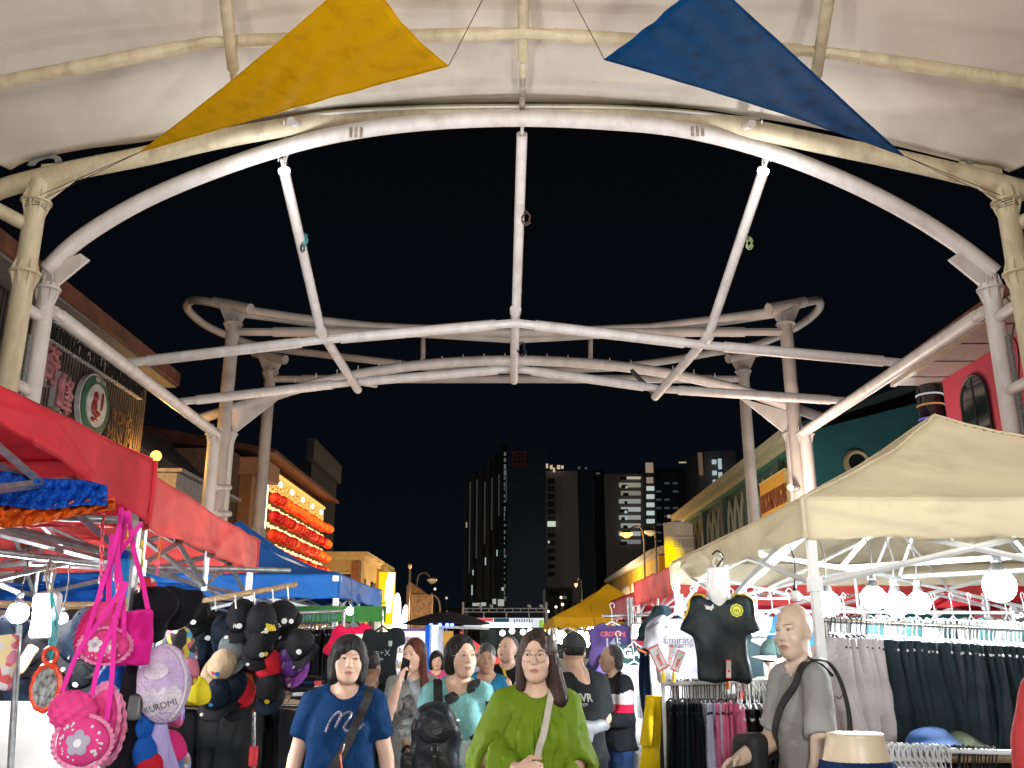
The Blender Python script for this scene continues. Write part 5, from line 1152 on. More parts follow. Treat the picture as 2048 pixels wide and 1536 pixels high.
def pouch(name, label, px, py, Y, rx, rz, ry, m, shape='round', frill=0, rim=None, quilt=0, flap=None, rot=0, group=None, cat='bag', strap=None, sm=None):
    q = P(px, py, Y); root = empty(name, q, label, cat, group, local=True); root.rotation_euler = (0, rot, 0)
    s = SDF((-rx - .04, -ry - .04, -rz - .04), (rx + .04, ry + .04, rz + .04), .006)
    if shape == 'round': s.ell((0, 0, 0), (rx, ry, rz))
    elif shape == 'half': s.ell((0, 0, rz * .25), (rx, ry, rz * 1.1)); s.plane((0, 0, 1), (0, 0, rz * .72))
    elif shape == 'heart': s.ell((-rx * .42, 0, rz * .3), (rx * .6, ry, rz * .6)); s.ell((rx * .42, 0, rz * .3), (rx * .6, ry, rz * .6)); s.cone((0, 0, rz * .1), (0, 0, -rz * .85), min(rx, rz) * .55, .01, .03, fy=ry / rx)
    else: s.box((0, 0, 0), (rx, ry, rz), min(.03, ry * .8), .01)
    if quilt: s.warp(lambda X, Y, Z: -.010 * np.abs(np.sin((X + Z) * quilt)) * np.abs(np.sin((X - Z) * quilt)) + 0 * Y)
    else: s.warp(lambda X, Y, Z: .002 * np.sin(X * 60 + Z * 30) + .002 * np.sin(Z * 50 - X * 20) + 0 * Y)
    o, v, f = sdf_obj(s, 'body', m, root, it=1, keep=True); bv = bvh_of(v, f)
    if frill:
        fr = MB(); n = 60
        def fn(u, w_):
            a = 2 * pi * u; rr = 1 + w_ * .016 / rx; wv = .006 * sin(a * frill) * w_
            return (rx * rr * cos(a) * (1 + .02 * cos(a * frill) * w_), wv, (rz * rr) * sin(a))
        fr.grid(fn, 160, 3).build('frill', rim or m, root, solid=.002)
    elif rim: MB().tube([(rx * cos(a), -ry * .15, rz * sin(a)) for a in [2 * pi * k / 36 for k in range(37)]], .004, 6).build('piping', rim, root)
    if strap:
        for sp in strap: ribbon('strap', cr_spline([q * 0 + Vector(p) for p in sp[0]], 5), sp[1], sm or m, root)
    return root, bv
# ------------------------------------------------------------------ left stalls
K = lambda px, py, Y: P(px, py, Y)
# bulbs of the left stalls
bulb(36, 1226, 4.3, .040, 'leftmost glowing bulb on the left stall, beside the white pouch', 26)
bulb(124, 1236, 4.55, .022, 'small glowing bulb behind the teal strings of the mirror', 10)
# cloth draped inside the near tent
o = MB().grid(lambda u, v: K(-60 + 275 * u, 952 + 62 * v + (30 * (u) ** 2 - 8) * (1 - v) - 4 * sin(u * 9), 2.9 + .25 * u + .02 * sin(u * 60 + v * 9) + .012 * sin(v * 14 + u * 4)), 60, 14).build('draped_cloth', cloth('cobalt_cloth', (.008, .09, .5), bump=.6, bs=30), solid=.004); tag(o, 'cobalt blue terry cloth draped under the near red canopy', 'cloth')
o = MB().grid(lambda u, v: K(-60 + 290 * u, 1004 + 52 * v * (1 - .55 * u) + 8 * sin(u * 5), 2.95 + .25 * u + .02 * sin(u * 50 + v * 9) + .012 * sin(v * 12 + u * 4)), 60, 14).build('draped_cloth', cloth('orange_cloth', (.75, .13, .015), bump=.6, bs=30), solid=.004); tag(o, 'orange towel cloth hanging below the cobalt blue one', 'cloth')
gm = M['galv']
o = rail('grey steel bar across the top of the pink bag display', [K(-80, 1022, 3.0), K(245, 1040, 3.6)], [], .016, gm, name='display_bar')
o = rail('grey steel bars crossing under the near red canopy', [K(-80, 1095, 3.6), K(245, 1132, 4.6)], [], .016, gm, name='display_bar', bars=([K(-60, 1170, 3.9), K(200, 1112, 4.4)], [K(60, 1128, 4.4), K(445, 1148, 6.2)], [K(-20, 1160, 4.2), K(40, 1185, 4.35)]))
o = rail('long grey steel bar above the hat display ending past the red tent', [K(120, 1130, 5.2), K(580, 1141, 6.0)], [], .016, gm, name='display_bar', bars=([K(290, 1130, 5.2), K(440, 1190, 6.0)],))
o = rail('slanted grey steel post of the cap wall at far left', [K(38, 1250, 4.2), K(16, 1620, 4.2)], [], .014, gm, name='stand_post')
o = rail('perforated metal post with a red tape band under the hat display', [K(506, 1375, 5.3), K(508, 1640, 5.3)], [], .016, M['chrome'], name='stand_post')
MB().lathe([(.024, -.05), (.026, 0), (.024, .05)], K(507, 1512, 5.3), 10).build('tape_band', M['red'], o)
hs = MB()
for k in range(9): hs.lathe([(.004, 0), (.004, .003)], K(507, 1395 + k * 22, 5.28), 8, axis=(0, -1, 0))
hs.build('punched_holes', M['plastic_k'], o)
o = MB().tube(cr_spline([K(372, 1206, 5.0), K(440, 1196, 5.05), K(520, 1182, 5.1), K(594, 1169, 5.2)], 6), .016, 10).build('bamboo_pole', M['wood']); tag(o, 'pale wooden pole the black caps hang from', 'pole')
# backboard with dark caps at the far left
o = MB().box(K(30, 1380, 5.6), (1.5, .04, .8)).build('display_board', mat('board_black', (.02, .022, .026), .6, var=.3, vs=3), smooth=False); tag(o, 'dark display board behind the caps at far left', 'board')
o = MB().box(K(40, 1530, 5.0), (.9, .05, .62)).build('display_board', mat('board_white', (.30, .29, .275), .6, var=.12, vs=4), smooth=False); tag(o, 'stained white board below the dark caps at far left', 'board')
o = MB().grid(lambda u, v: K(-40 + 450 * u, 1160 + 55 * v + 6 * sin(u * 9), 7.2 + .04 * sin(u * 40) + .02 * sin(v * 20)), 60, 8).build('tarpaulin', T_blue, solid=.004); tag(o, 'blue tarpaulin strip at the back of the red tent stalls', 'tarpaulin')
o = rail('pale beam along the bottom of the blue tarpaulin', [K(-40, 1208, 7.0), K(410, 1215, 7.2)], [], .03, M['wood'], name='beam')
kb = cloth('cap_black', (.006, .007, .009), bump=.15, vs=4, spec=.25); kb2 = cloth('cap_navy', (.006, .012, .024)); kg = cloth('cap_tan', (.45, .34, .22)); kgold = pattern_mat('gold_pattern', [(.02, .02, .02), (.55, .36, .02), (.02, .02, .02), (.25, .05, .06), (.6, .45, .05)], 45)
kred = cloth('cap_red', (.5, .015, .03)); kpur = pattern_mat('purple_pattern', [(.11, .03, .25), (.05, .02, .12), (.3, .2, .5), (.13, .03, .3)], 30); kpur2 = cloth('cap_purple', (.24, .06, .33)); kyel = cloth('cap_yellow', (.62, .50, .02)); kmar = cloth('cap_maroon', (.28, .02, .05)); kor = cloth('cap_orange', (.4, .11, .03)); kgr = cloth('cap_grey', (.12, .14, .15)); kblu = cloth('cap_blue', (.01, .10, .42))
rnd = random.Random(4)
for i, (x, y, r) in enumerate([(10, 1262, .3), (62, 1300, -.2), (112, 1310, .4), (150, 1290, 0), (160, 1345, .2), (10, 1330, -.1), (30, 1390, .2), (78, 1440, .1), (130, 1400, .3), (155, 1425, -.1), (20, 1440, -.3), (180, 1400, .2), (170, 1250, .1), (195, 1300, .3)]):
    lbs = ['topmost dark cap at the left edge, below the bulb', 'dark cap above the orange mirror', 'dark navy cap with white letters right of the mirror strings', 'black cap behind the quilted crimson purse', 'black cap just left of the lower pink bag strap', 'dark cap half cut by the left edge, under the first', 'dark cap low at the left edge beside the post', 'dark cap directly under the orange mirror', 'black cap right of the mirror, above the quilted bag', 'lowest black cap behind the quilted bag', 'bottom dark cap beside the grey post', 'black cap between the pink bags', 'black cap behind the pink straps', 'black cap behind the magenta tote']
    cap(x, y, 5.2 + .05 * (i % 3), kb if i % 3 else kb2, kb, lbs[i], rot=(1.15 + rnd.uniform(-.2, .2), r, rnd.uniform(-.5, .5)), logo=('NY', .05, M['white'], .1) if i in (2, 3) else None, patch=[(.3, .05, .016, M['white'])] if i % 2 else None, group='dark caps on the left display wall', sc=1.05)
# bandana pouch and small things
r_, bv = pouch('cloth_pouch', 'white and black printed drawstring pouch next to the left bulb', 92, 1232, 4.4, .062, .11, .03, pattern_mat('bw_pattern', [(.65, .65, .66), (.5, .5, .52), (.05, .05, .06), (.7, .7, .7)], 22), 'box')
ribbon('cord', [Vector((0, 0, .1)), Vector((.0, 0, .2))], .006, M['plastic_w'], r_)
pouch('sunglass_case', 'tan boxy strap piece hanging left of the mirror', 52, 1318, 4.9, .03, .075, .02, kg, 'box', rot=.5)
pouch('toy_packet', 'small pink and yellow packet hanging at the left edge', 6, 1325, 3.9, .05, .11, .02, pattern_mat('packet', [(.6, .2, .3), (.7, .6, .3), (.6, .6, .6), (.6, .1, .1)], 25), 'box')
# mirror
mo = empty('hanging_mirror', K(92, 1372, 3.9), 'orange framed oval mirror on teal strings', 'mirror')
c = K(92, 1375, 3.9)
mf = mat('mirror_frame', (.72, .07, .02), .35, var=.05)
mb = MB(); mb.tube([(c.x + .056 * cos(a) * (1 + .03 * cos(12 * a)), c.y, c.z + .088 * sin(a) * (1 + .03 * cos(12 * a))) for a in [2 * pi * k / 72 for k in range(73)]], .0115, 8, caps=False); mb.build('frame', mf, mo)
MB().tube([(c.x + .028 * cos(a), c.y, c.z + .125 + .032 * sin(a)) for a in [2 * pi * k / 30 for k in range(31)]], .009, 8, caps=False).build('handle', mf, mo)
MB().lathe([(1, -.004), (1, .004)], (0, 0, 0), 36, axis=(0, -1, 0)).build('glass', mat('mirror_painted_reflection', (.50, .55, .54), .12, metal=.35, var=.5, vs=3), mo)  # bright reflection painted in as mottled pale grey
g = bpy.data.objects['glass']; g.scale = (.052, 1, .083); g.location = c; g.matrix_parent_inverse = INV[mo.name]; g.rotation_euler = (0, 0, .1)
st = MB()
for k in range(9): st.tube(cr_spline([K(100 + k * .8, 1186, 4.0), K(100 + k * 1.6 + 3 * sin(k), 1255, 3.95), K(96 + k * 1.4, 1320 - abs(k - 4) * 3, 3.9)], 4), .0022, 4)
st.build('strings', mat('teal_string', (.03, .42, .45), .6), mo)
kn = MB()
for k in range(7): kn.tube(cr_spline([K(100, 1120, 4.0), K(100 + 12 * cos(k), 1140 + 8 * sin(k * 2), 3.98), K(100 + 5 * sin(k), 1186, 4.0)], 5), .003, 4)
kn.build('knot', mat('beige_string', (.45, .38, .28), .7), mo)
# chains
pr, po_, py_, pg = mat('chain_red', (.75, .05, .08), .35), mat('chain_orange', (.85, .2, .02), .35), mat('chain_yellow', (.8, .65, .03), .35), mat('chain_pink', (.8, .1, .25), .35)
chain('red plastic chain holding the uppermost pink bags', K(207, 1010, 3.5), K(200, 1215, 3.5), [pr, pg]); chain('orange plastic chain between the pink strap bag and the blue bag', K(240, 1028, 3.55), K(230, 1160, 3.55), [po_, pr])
chain('yellow and green plastic chain against the steel post', K(256, 1030, 3.6), K(256, 1092, 3.6), [pr, py_]); chain('yellow plastic chain right of the steel post', K(284, 1080, 3.9), K(281, 1190, 3.9), [py_, po_]); chain('pink and orange plastic chain above the big black hats', K(321, 1075, 4.1), K(314, 1150, 4.1), [po_, pg])
chain('short yellow chain below the blue drawstring bag', K(252, 1190, 3.7), K(250, 1230, 3.7), [py_]); chain('orange plastic chain hanging over the frilled pink bag', K(240, 1160, 3.45), K(228, 1268, 3.4), [po_, py_])
# bags
mg, pk, pkd, crim = cloth('magenta', (.62, .015, .25), bump=.1), cloth('hot_pink', (.68, .055, .22)), cloth('pink_strap', (.72, .03, .33), bump=.1), cloth('crimson_pink', (.5, .02, .12))
u = .00195
r_, bv = pouch('tote_bag', 'plain magenta flat tote bag with long straps, beside the big black hats', 268, 1276, 3.5, .068, .100, .012, mg, 'box', rot=-.06,
      strap=[([(-.055, -.0, .09), (-.075, -.01, .25), (-.062, -.0, .40), (-.058, 0, .48)], .016), ([(.05, -.0, .09), (.02, -.01, .22), (-.02, -.0, .33), (-.05, 0, .48)], .018)], sm=pkd)
ribbon('hem', [Vector((-.068, -.013, .093)), Vector((.068, -.013, .093))], .01, pkd, r_)
pouch('coin_purse', 'crimson frilled round purse left of the pink chain', 182, 1262, 3.45, .038, .072, .02, crim, frill=22, rot=.25, strap=[([(0, -.01, .06), (-.015, -.02, .2), (.02, 0, .36), (.04, 0, .42)], .017)], sm=pkd)
pouch('coin_purse', 'dark pink heart shaped purse above the frilled pink bag', 216, 1232, 3.42, .045, .055, .02, pk, 'heart', strap=[([(0, 0, .03), (-.01, -.01, .15), (-.02, 0, .3)], .02)], sm=pkd)
def blots(root, bv, spots, m, name='applique'):
    for x, z, r, sq in spots: disc_print(root, bv, x, z, r, m, sq, off=.004, name=name)
fl_w, fl_g, fl_p = mat('felt_white', (.68, .66, .68), .8), mat('felt_grey', (.36, .34, .42), .8), mat('felt_pink', (.75, .25, .42), .8)
def flower(root, bv, x, z, r, m, c):
    for k in range(5): disc_print(root, bv, x + r * .62 * cos(k * 1.257 + .3), z + r * .62 * sin(k * 1.257 + .3), r * .45, m, off=.003 + .0002 * k, name='petal', rays=10)
    disc_print(root, bv, x, z, r * .34, c, off=.0045, name='flower_centre', rays=10)
r_, bv = pouch('shoulder_bag', 'pink frilled oval bag with felt flower patches, in the middle of the pink bags', 210, 1292, 3.38, .086, .058, .03, pk, frill=26, rim=fl_p, strap=[([(-.07, -.01, .03), (-.03, -.02, .20), (0, -.01, .38), (0, 0, .5)], .017), ([(.07, -.01, .03), (.055, -.02, .16), (.01, -.01, .33), (0, 0, .5)], .017)], sm=pkd)
flower(r_, bv, -.025, .004, .027, fl_w, fl_g); flower(r_, bv, .034, -.004, .025, fl_p, fl_w); 
for k in range(9): disc_print(r_, bv, -.06 + k * .015, -.04 + .004 * (k % 3), .0035, fl_w, off=.003, name='dot', rays=8)
r_, bv = pouch('shoulder_bag', 'quilted pink half moon bag on a long strap', 146, 1422, 3.3, .080, .064, .034, pk, quilt=75, rim=pkd, rot=.12, strap=[([(-.045, -.02, .06), (-.02, -.02, .2), (.04, -.01, .34), (.065, 0, .42)], .017), ([(.06, -.02, .06), (.06, -.02, .2), (.075, -.01, .32), (.08, 0, .45)], .017)], sm=pkd)
r_, bv = pouch('shoulder_bag', 'pink frilled bag with white dots and a grey felt flower, lowest of the pink bags', 165, 1484, 3.28, .092, .078, .035, pk, frill=30, rim=fl_p, strap=[([(.07, .01, .05), (.075, .0, .2), (.06, .0, .42)], .017)], sm=pkd)
flower(r_, bv, .0, .0, .040, fl_g, fl_w)
rnd = random.Random(2)
for k in range(26):
    a = rnd.uniform(0, 6.28); rr = rnd.uniform(.55, .85); disc_print(r_, bv, .092 * rr * cos(a), .078 * rr * sin(a), rnd.uniform(.003, .006), fl_w, off=.003, name='dot', rays=8)
for k, (x, y) in enumerate(((205, 1440), (216, 1455))): pouch('shoulder_bag', ['pink round bag squeezed behind the lowest pink bag', 'rearmost pink round bag behind the lowest frilled one'][k], x, y, 3.4 + .06 * k, .05, .10, .02, pk, frill=20, rim=fl_p)
blu = cloth('sky_blue_bag', (.02, .24, .62), bump=.5)
r_, bv = pouch('drawstring_bag', 'sky blue drawstring bag hanging from the orange chain', 238, 1160, 3.65, .036, .085, .025, blu, 'box'); MB().ball((.005, -.01, .1), (.03, .02, .018), 10, 8).build('gathered_top', cloth('blue_dark_bag', (.01, .06, .4)), r_)
# big black hats
def big_hat(label, px, py, Y, r, m, rot):
    s = SDF((-r * 1.4, -r * 1.4, -r * 1.4), (r * 1.4, r * 1.4, r * 1.4), .009); s.ell((0, 0, .15 * r), (r * .72, r * .6, r * .8)); s.ell((0, -.05, -.45 * r), (r * 1.1, r * .72, r * .22), k=.08)
    s.warp(lambda X, Y, Z: .008 * np.sin(X * 22 + Z * 18) + .006 * np.sin(Y * 30 + Z * 25 + X * 9))
    o = sdf_obj(s, 'bucket_hat', m, None, 2); o.location = K(px, py, Y); o.rotation_euler = rot; return tag(o, label, 'hat')
big_hat('large glossy black hat hanging right of the magenta tote', 318, 1215, 3.95, .115, C_blk, (.9, .9, .3)); big_hat('second large black hat overlapping the glossy one on its right', 348, 1202, 4.1, .10, C_blk, (.8, -.9, .2))
fh = pattern_mat('floral_black', [(.015, .015, .02), (.4, .1, .12), (.02, .02, .02), (.55, .5, .45), (.015, .015, .02), (.05, .3, .5), (.6, .45, .05)], 30)
big_hat('black bucket hat with colourful floral print beside the black caps', 362, 1280, 4.5, .10, fh, (.9, .3, 0)); big_hat('small black floral hat under the printed bucket hat', 372, 1335, 4.55, .06, fh, (1.0, .1, 0))
pm = mat('purple_plush', (.52, .40, .66), .95, var=.12, vs=14, bump=.8, bs=90, col2=(.66, .56, .74)); wp = mat('white_plush', (.68, .62, .70), .95, var=.08, bump=.6, bs=80)
r_, bv = pouch('plush_bag', 'large round lilac plush bag with white zigzag embroidery', 327, 1366, 3.7, .106, .150, .05, pm, cat='bag', rot=-.12)
disc_print(r_, bv, -.01, .045, .048, wp, .62, off=.004, name='patch', pts=None)
zz = []
for k in range(9): zz.append((-.08 + k * .02, -.035 + (.022 if k % 2 else -.0)))
disc_print(r_, bv, 0, 0, 0, wp, pts=zz + [(.085, -.07), (.04, -.11), (-.04, -.115), (-.085, -.07)], off=.004, name='patch')
lettering('KUROMI', .034, (0, 0, -.085), (1, 0, 0), (0, 0, 1), mat('grey_thread', (.2, .18, .22), .8), r_, 'embroidery', bvh=bv, ray=(0, 1, 0), off=.006, rot=.15)
MB().tube([Vector((.10 * cos(a), -.035, .145 * sin(a))) for a in [radians(x) for x in range(-70, 75, 12)]], .005, 6).build('piping', wp, r_)
pouch('round_pouch', 'dark floral round pouch with bright cyan rim next to the lilac bag', 292, 1338, 3.75, .045, .07, .02, pattern_mat('olive_floral', [(.05, .06, .04), (.2, .3, .1), (.5, .15, .1), (.03, .03, .03)], 50), rim=mat('cyan_rim', (.03, .5, .62), .4))
pouch('pvc_bag', 'clear plastic bag of small coloured toys below the magenta tote', 236, 1425, 3.7, .05, .085, .02, pattern_mat('toys', [(.55, .6, .62), (.1, .4, .6), (.7, .3, .15), (.6, .5, .2), (.5, .55, .6), (.5, .1, .1)], 28, .3), 'box', rot=-.2)
cap(245, 1470, 3.75, pattern_mat('toycap', [(.5, .5, .52), (.6, .2, .1), (.1, .3, .5)], 40), kblu, 'patterned cap with bright blue brim under the clear toy bag', rot=(1.3, .2, .3), sc=.75, group='bright children caps under the bags')
for k, (x, y, c1, c2, lb, r) in enumerate([(285, 1452, kblu, kred, 'blue cap with red brim right of the clear toy bag', (1.2, .5, 0)), (292, 1502, kblu, kblu, 'royal blue cap low in the column beside the lilac bag', (1.0, -.3, .4)), (300, 1540, kred, kblu, 'red cap at the bottom under the royal blue cap', (1.2, .2, 0)), (222, 1362, kblu, kblu, 'blue cap tucked between the pink frilled bags', (1.2, .4, 0))]):
    cap(x, y, 3.75, c1, c2, lb, rot=r, sc=.8, group='bright children caps under the bags')
lil = cloth('lilac_cloth', (.45, .38, .70))
o = edge_garment(.09, .05, .34, 5).build('cloth_strip', lil); o.location = K(322, 1420, 3.75); tag(o, 'pale lilac cloth strip hanging under the plush bag', 'cloth')
o = edge_garment(.06, .05, .40, 8).build('cloth_strip', C_blk); o.location = K(262, 1330, 3.7); tag(o, 'black strap bundle hanging below the magenta tote', 'strap')
pouch('coin_purse', 'small grey leather purse on the black strap bundle', 270, 1414, 3.6, .026, .045, .012, mat('grey_leather', (.10, .13, .13), .35, bump=.1), 'box', rim=M['cable'])
bn = cloth('pink_beanie', (.62, .03, .16)); r_ = big_hat('hot pink knitted beanie below the lilac plush bag', 343, 1478, 3.9, .062, bn, (.9, 0, 0))
o = big_hat('magenta and violet satin cap right of the plush bag', 352, 1415, 4.0, .05, pattern_mat('satin', [(.45, .05, .35), (.2, .1, .5), (.6, .1, .2)], 14, .3), (.9, .4, 0))
o = big_hat('patterned hat at the bottom left of the black trousers', 365, 1515, 4.2, .05, pattern_mat('scrap', [(.3, .2, .1), (.1, .2, .4), (.5, .2, .3), (.5, .5, .5)], 40), (.9, .4, 0))
big_hat('yellow bucket hat hanging left of the black cap column', 398, 1370, 4.7, .07, kyel, (.9, .2, 0)); big_hat('maroon hat wedged above the yellow one', 385, 1338, 4.8, .045, kmar, (.9, .2, 0)); big_hat('pink hat behind the lilac plush bag', 382, 1325, 4.5, .045, cloth('soft_pink', (.65, .22, .32)), (.9, .2, 0)); big_hat('red and white printed hat above the floral bucket hat', 300, 1165, 4.1, .035, pattern_mat('rw', [(.5, .02, .03), (.5, .02, .03), (.6, .55, .4), (.3, .2, .05)], 30), (.9, .2, 0))
# main cap cluster
W_, O_, Y_, RD = M['white'], mat('sticker_orange', (.75, .2, .04), .5), M['yellow'], M['red']
cl_ = [(388, 1222, kb, kb, 'black cap at the left end of the pole', (1.2, .3, .2), None, None),
 (412, 1258, kb, kb, 'black cap with pointed crease and red tag, left on the pole', (1.05, .0, .1), None, [(.4, .01, .012, RD)]),
 (452, 1262, kb2, kb2, 'black cap with white letter and round sticker, under the pole middle', (1.2, -.15, .3), ('F', .05, W_, 0), [(.2, .01, .016, W_)]),
 (480, 1232, kb, kb, 'black cap with white script close under the pole', (1.1, .1, -.1), ('Re', .04, W_, .1), None),
 (524, 1240, kb, kb, 'black cap with yellow claw stripes near the pole end', (1.15, -.1, .3), None, [(.1, .03, .018, W_)]),
 (562, 1232, kb, kb, 'rightmost black cap on the pole, white badge on its rim', (1.0, -.55, -.2), ('e', .05, W_, -.2), [(.6, .02, .014, W_)]),
 (398, 1312, kb2, kb, 'black cap with white patch over the yellow hat', (1.2, .2, .1), None, [(.1, .06, .016, W_), (.2, .02, .013, W_)]),
 (462, 1300, kgr, kgr, 'grey peak cap with teal tag behind the beige one', (1.2, -.5, -.3), None, [(.2, .03, .014, mat('teal_tag', (.05, .4, .45), .5))]),
 (444, 1330, kg, kg, 'beige cap with coloured tag stitches', (1.25, .5, .2), None, [(.1, .06, .014, kblu), (-.2, .05, .01, RD)]),
 (482, 1325, kgold, kb, 'black and gold patterned cap in the centre of the cluster', (1.15, .1, .1), None, None),
 (497, 1290, kb, kb, 'black cap with white beads above the gold pattern', (1.1, .1, -.2), None, [(.5, .04, .012, W_)]),
 (536, 1330, kred, kb, 'red cap with dark scribble pattern', (1.1, -.1, .2), None, None),
 (520, 1290, kb, kb, 'black cap with yellow chain stripe above the red one', (1.1, .2, .3), None, [(.6, .05, .014, Y_)]),
 (556, 1296, kb, kb, 'black net cap with orange sticker and white badge', (1.1, -.3, -.1), None, [(-.1, .07, .013, O_), (.7, .03, .02, W_)]),
 (578, 1326, kpur, kpur2, 'purple patterned cap with violet brim, lowest right', (1.25, -.5, -.2), None, [(-.5, .0, .014, Y_)]),
 (466, 1372, kb2, kb, 'dark cap beneath the beige one', (1.2, .3, .2), None, None),
 (432, 1388, kb2, kb, 'dark cap with blue dot at the bottom left of the cluster', (1.2, .2, 0), None, [(.0, .05, .012, mat('blue_dot', (.05, .35, .7), .5))]),
 (502, 1374, kor, kor, 'rust orange cap brim poking out at the cluster bottom', (1.35, -.6, 0), None, None),
 (480, 1388, kred, kb, 'dark red cap at the bottom centre of the cluster', (1.3, .3, 0), None, None),
 (538, 1376, kb, kb2, 'black cap with gold ring under the red cap', (1.2, .1, 0), None, [(.1, .03, .015, Y_)]),
 (596, 1290, kb, kb, 'black cap edge half hidden at the right of the cluster', (1.1, -.4, -.4), None, None)]
for i, (x, y, a, b_, lb, r, lg, pt) in enumerate(cl_):
    c_ = cap(x, y, 5.05 + .06 * ((i * 3) % 4), a, b_, lb, rot=r, logo=lg, patch=pt, sc=1.0 if i < 6 else .92)
    if i == 4:
        st = MB()
        for k in range(4): st.tube([(.02 + k * .012, -.086, .095 - k * .005), (.03 + k * .012, -.098, .05)], .005, 6)
        st.build('claw_stripe', Y_, c_)
# clips between caps and the pole
for k, (x, y) in enumerate(((396, 1201), (430, 1196), (470, 1191), (508, 1185), (545, 1178), (575, 1173))):
    o = MB().tube([K(x, y, 5.03), K(x + 2, y + 26, 5.05)], .004, 5).build('clip'.replace('clip', 'cap_clip'), M['plastic_w']); tag(o, 'white clip tying a black cap to the pale wooden pole', 'clip', 'white clips on the wooden pole')
# lower rail with black track pants
rail('lower rail of black trousers under the cap cluster', [K(340, 1407, 5.6), K(660, 1412, 5.9)], [K(650, 1412, 5.9)], .014, M['chrome'])
tb = cloth('track_black', (.006, .007, .0075), rough=.6, bump=.2)
def trousers_front(px, py, Y, w, h, m, label, seed, yaw=0, stripe=None, text=None, group='black trousers on the lower rail'):
    s = SDF((-w * .7, -.12, -h - .05), (w * .7, .12, .05), .012)
    s.box((0, 0, -.1), (w / 2, .03, .12), .02); 
    for sg in (-1, 1): s.cone((sg * w * .25, 0, -.12), (sg * w * .28, .01 * sg, -h), w * .26, w * .18, .02, fy=.45)
    s.plane((0, 0, 1), (0, 0, 0))
    s.warp(lambda X, Y_, Z: .008 * np.sin(X * 45 + np.sin(Z * 4 + seed) * 2 + seed) + .004 * np.sin(Z * 25 + X * 12 + seed))
    root = empty('track_trousers', K(px, py, Y), label, 'trousers', group, rz=yaw, local=True)
    o, v, f = sdf_obj(s, 'cloth', m, root, 1, keep=True)
    hg = MB(); hg.tube([(-w * .4, -.0, .02), (w * .4, 0, .02)], .006, 5); hg.tube(cr_spline([(0, 0, .02), (0, 0, .05), (.02, 0, .08), (0, 0, .10), (-.02, 0, .08)], 4), .004, 5)
    hg.build('hanger', M['plastic_k'], root)
    if stripe or text:
        bv = bvh_of(v, f)
        if stripe:
            x0, z0, z1, mm, wd = stripe; disc_print(root, bv, 0, 0, 0, mm, pts=[(x0, z0), (x0 + wd, z0), (x0 + wd * 1.5, z1), (x0 + wd * .5, z1)], off=.006, name='side_stripe')
        if text: lettering(text[0], text[1], (text[2], 0, text[3]), (1, 0, 0), (0, 0, 1), text[4], root, 'print', bvh=bv, ray=(0, 1, 0), off=.006, rot=text[5] if len(text) > 5 else 0)
    return root
lime = mat('lime_print', (.35, .6, .05), .5)
for k, (x, t_) in enumerate(((345, None), (398, 'lime'), (440, 'white'), (482, None), (530, None), (575, None), (612, None), (650, None))):
    trousers_front(x, 1420, 5.75 + .05 * (k % 3), .30, 1.0, tb if k % 2 else C_blk, ['black track trousers leftmost on the lower rail, behind the beanie', 'black track trousers with lime green side flashes', 'black track trousers with a white lettered stripe', 'plain black trousers left of the perforated post', 'plain black trousers right of the perforated post', 'wide black trousers behind the blue shirt woman at left', 'black trousers with white drawstring labels', 'rightmost black trousers hidden by the blue shirt woman'][k], k * 1.3, yaw=.25 * (-1) ** k,
        stripe=(-.02, -.02, -.09, lime, .014) if t_ == 'lime' else ((.05, -.12, -.5, W_, .012) if t_ == 'white' else None), text=('JUST GO', .035, -.03, -.3, W_, pi / 2) if t_ == 'white' else (('X', .04, .02, -.1, W_) if k == 6 else None))
# stall under the blue tent
rail('rail of short black trousers under the blue tent', [K(560, 1228, 8.0), K(690, 1222, 8.0)], [K(688, 1222, 8.0)], .016, M['galv'])
rack_row(15, K(566, 1228, 8.0), K(676, 1224, 8.0), .50, .05, .24, lambda i: (C_blk if i % 3 else tb, 'black shorts in the row hanging under the blue tent'), mat('slate_hanger', (.12, .2, .28), .4), seed=3, group='black shorts under the blue tent', name='hung_shorts', cat='shorts', drop=.14)
o = MB().box(K(660, 1228, 9.2), (1.1, .05, .15)).build('green_cloth_band', cloth('dark_green_cloth', (.006, .05, .012)), smooth=False); tag(o, 'dark green cloth band behind the black shorts row', 'cloth')
o = MB().box(K(728, 1219, 9.4), (.45, .1, .05)).build('stall_board', mat('stall_board_wood', (.35, .18, .08), .6), smooth=False); tag(o, 'brown shelf board behind the red jersey', 'board')
R1, bv1 = hung_shirt('jersey', 'bright red football jersey under the blue tent', 706, 1245, 7.6, .28, .36, cloth('jersey_red', (.68, .01, .07), bump=.1), yaw=.35, seed=2, hang_m=mat('slate_hanger', (.12, .2, .28), .4), sleeve=.2, prints=[('~', .09, -.08, -.12, W_), ('LION', .03, .05, -.155, W_)])
disc_print(R1, bv1, .05, -.12, .028, W_, 1.0, pts=[(.02, -.14), (.085, -.14), (.085, -.09), (.02, -.09)], off=.005)
R1, bv1 = hung_shirt('jersey', 'black jersey with small grey symbols, right of the red one', 765, 1252, 7.2, .26, .44, cloth('jersey_black', (.012, .016, .018), bump=.1), neck='c', seed=5, sleeve=.08, hang_m=M['chrome'], prints=[('-=÷X', .065, 0, -.20, mat('grey_print', (.3, .36, .36), .5)), ('TECH', .022, -.01, -.245, mat('grey_print', (.3, .36, .36), .5), dict(bold=.001))])
disc_print(R1, bv1, 0, 0, 0, mat('grey_print', (.3, .36, .36), .5), pts=[(.055, -.11), (.085, -.11), (.083, -.145), (.07, -.155), (.057, -.145)], off=.005)
o = empty('display_table', K(640, 1400, 6.8), 'low table with folded dark and white clothes behind the blue shirt woman', 'table')
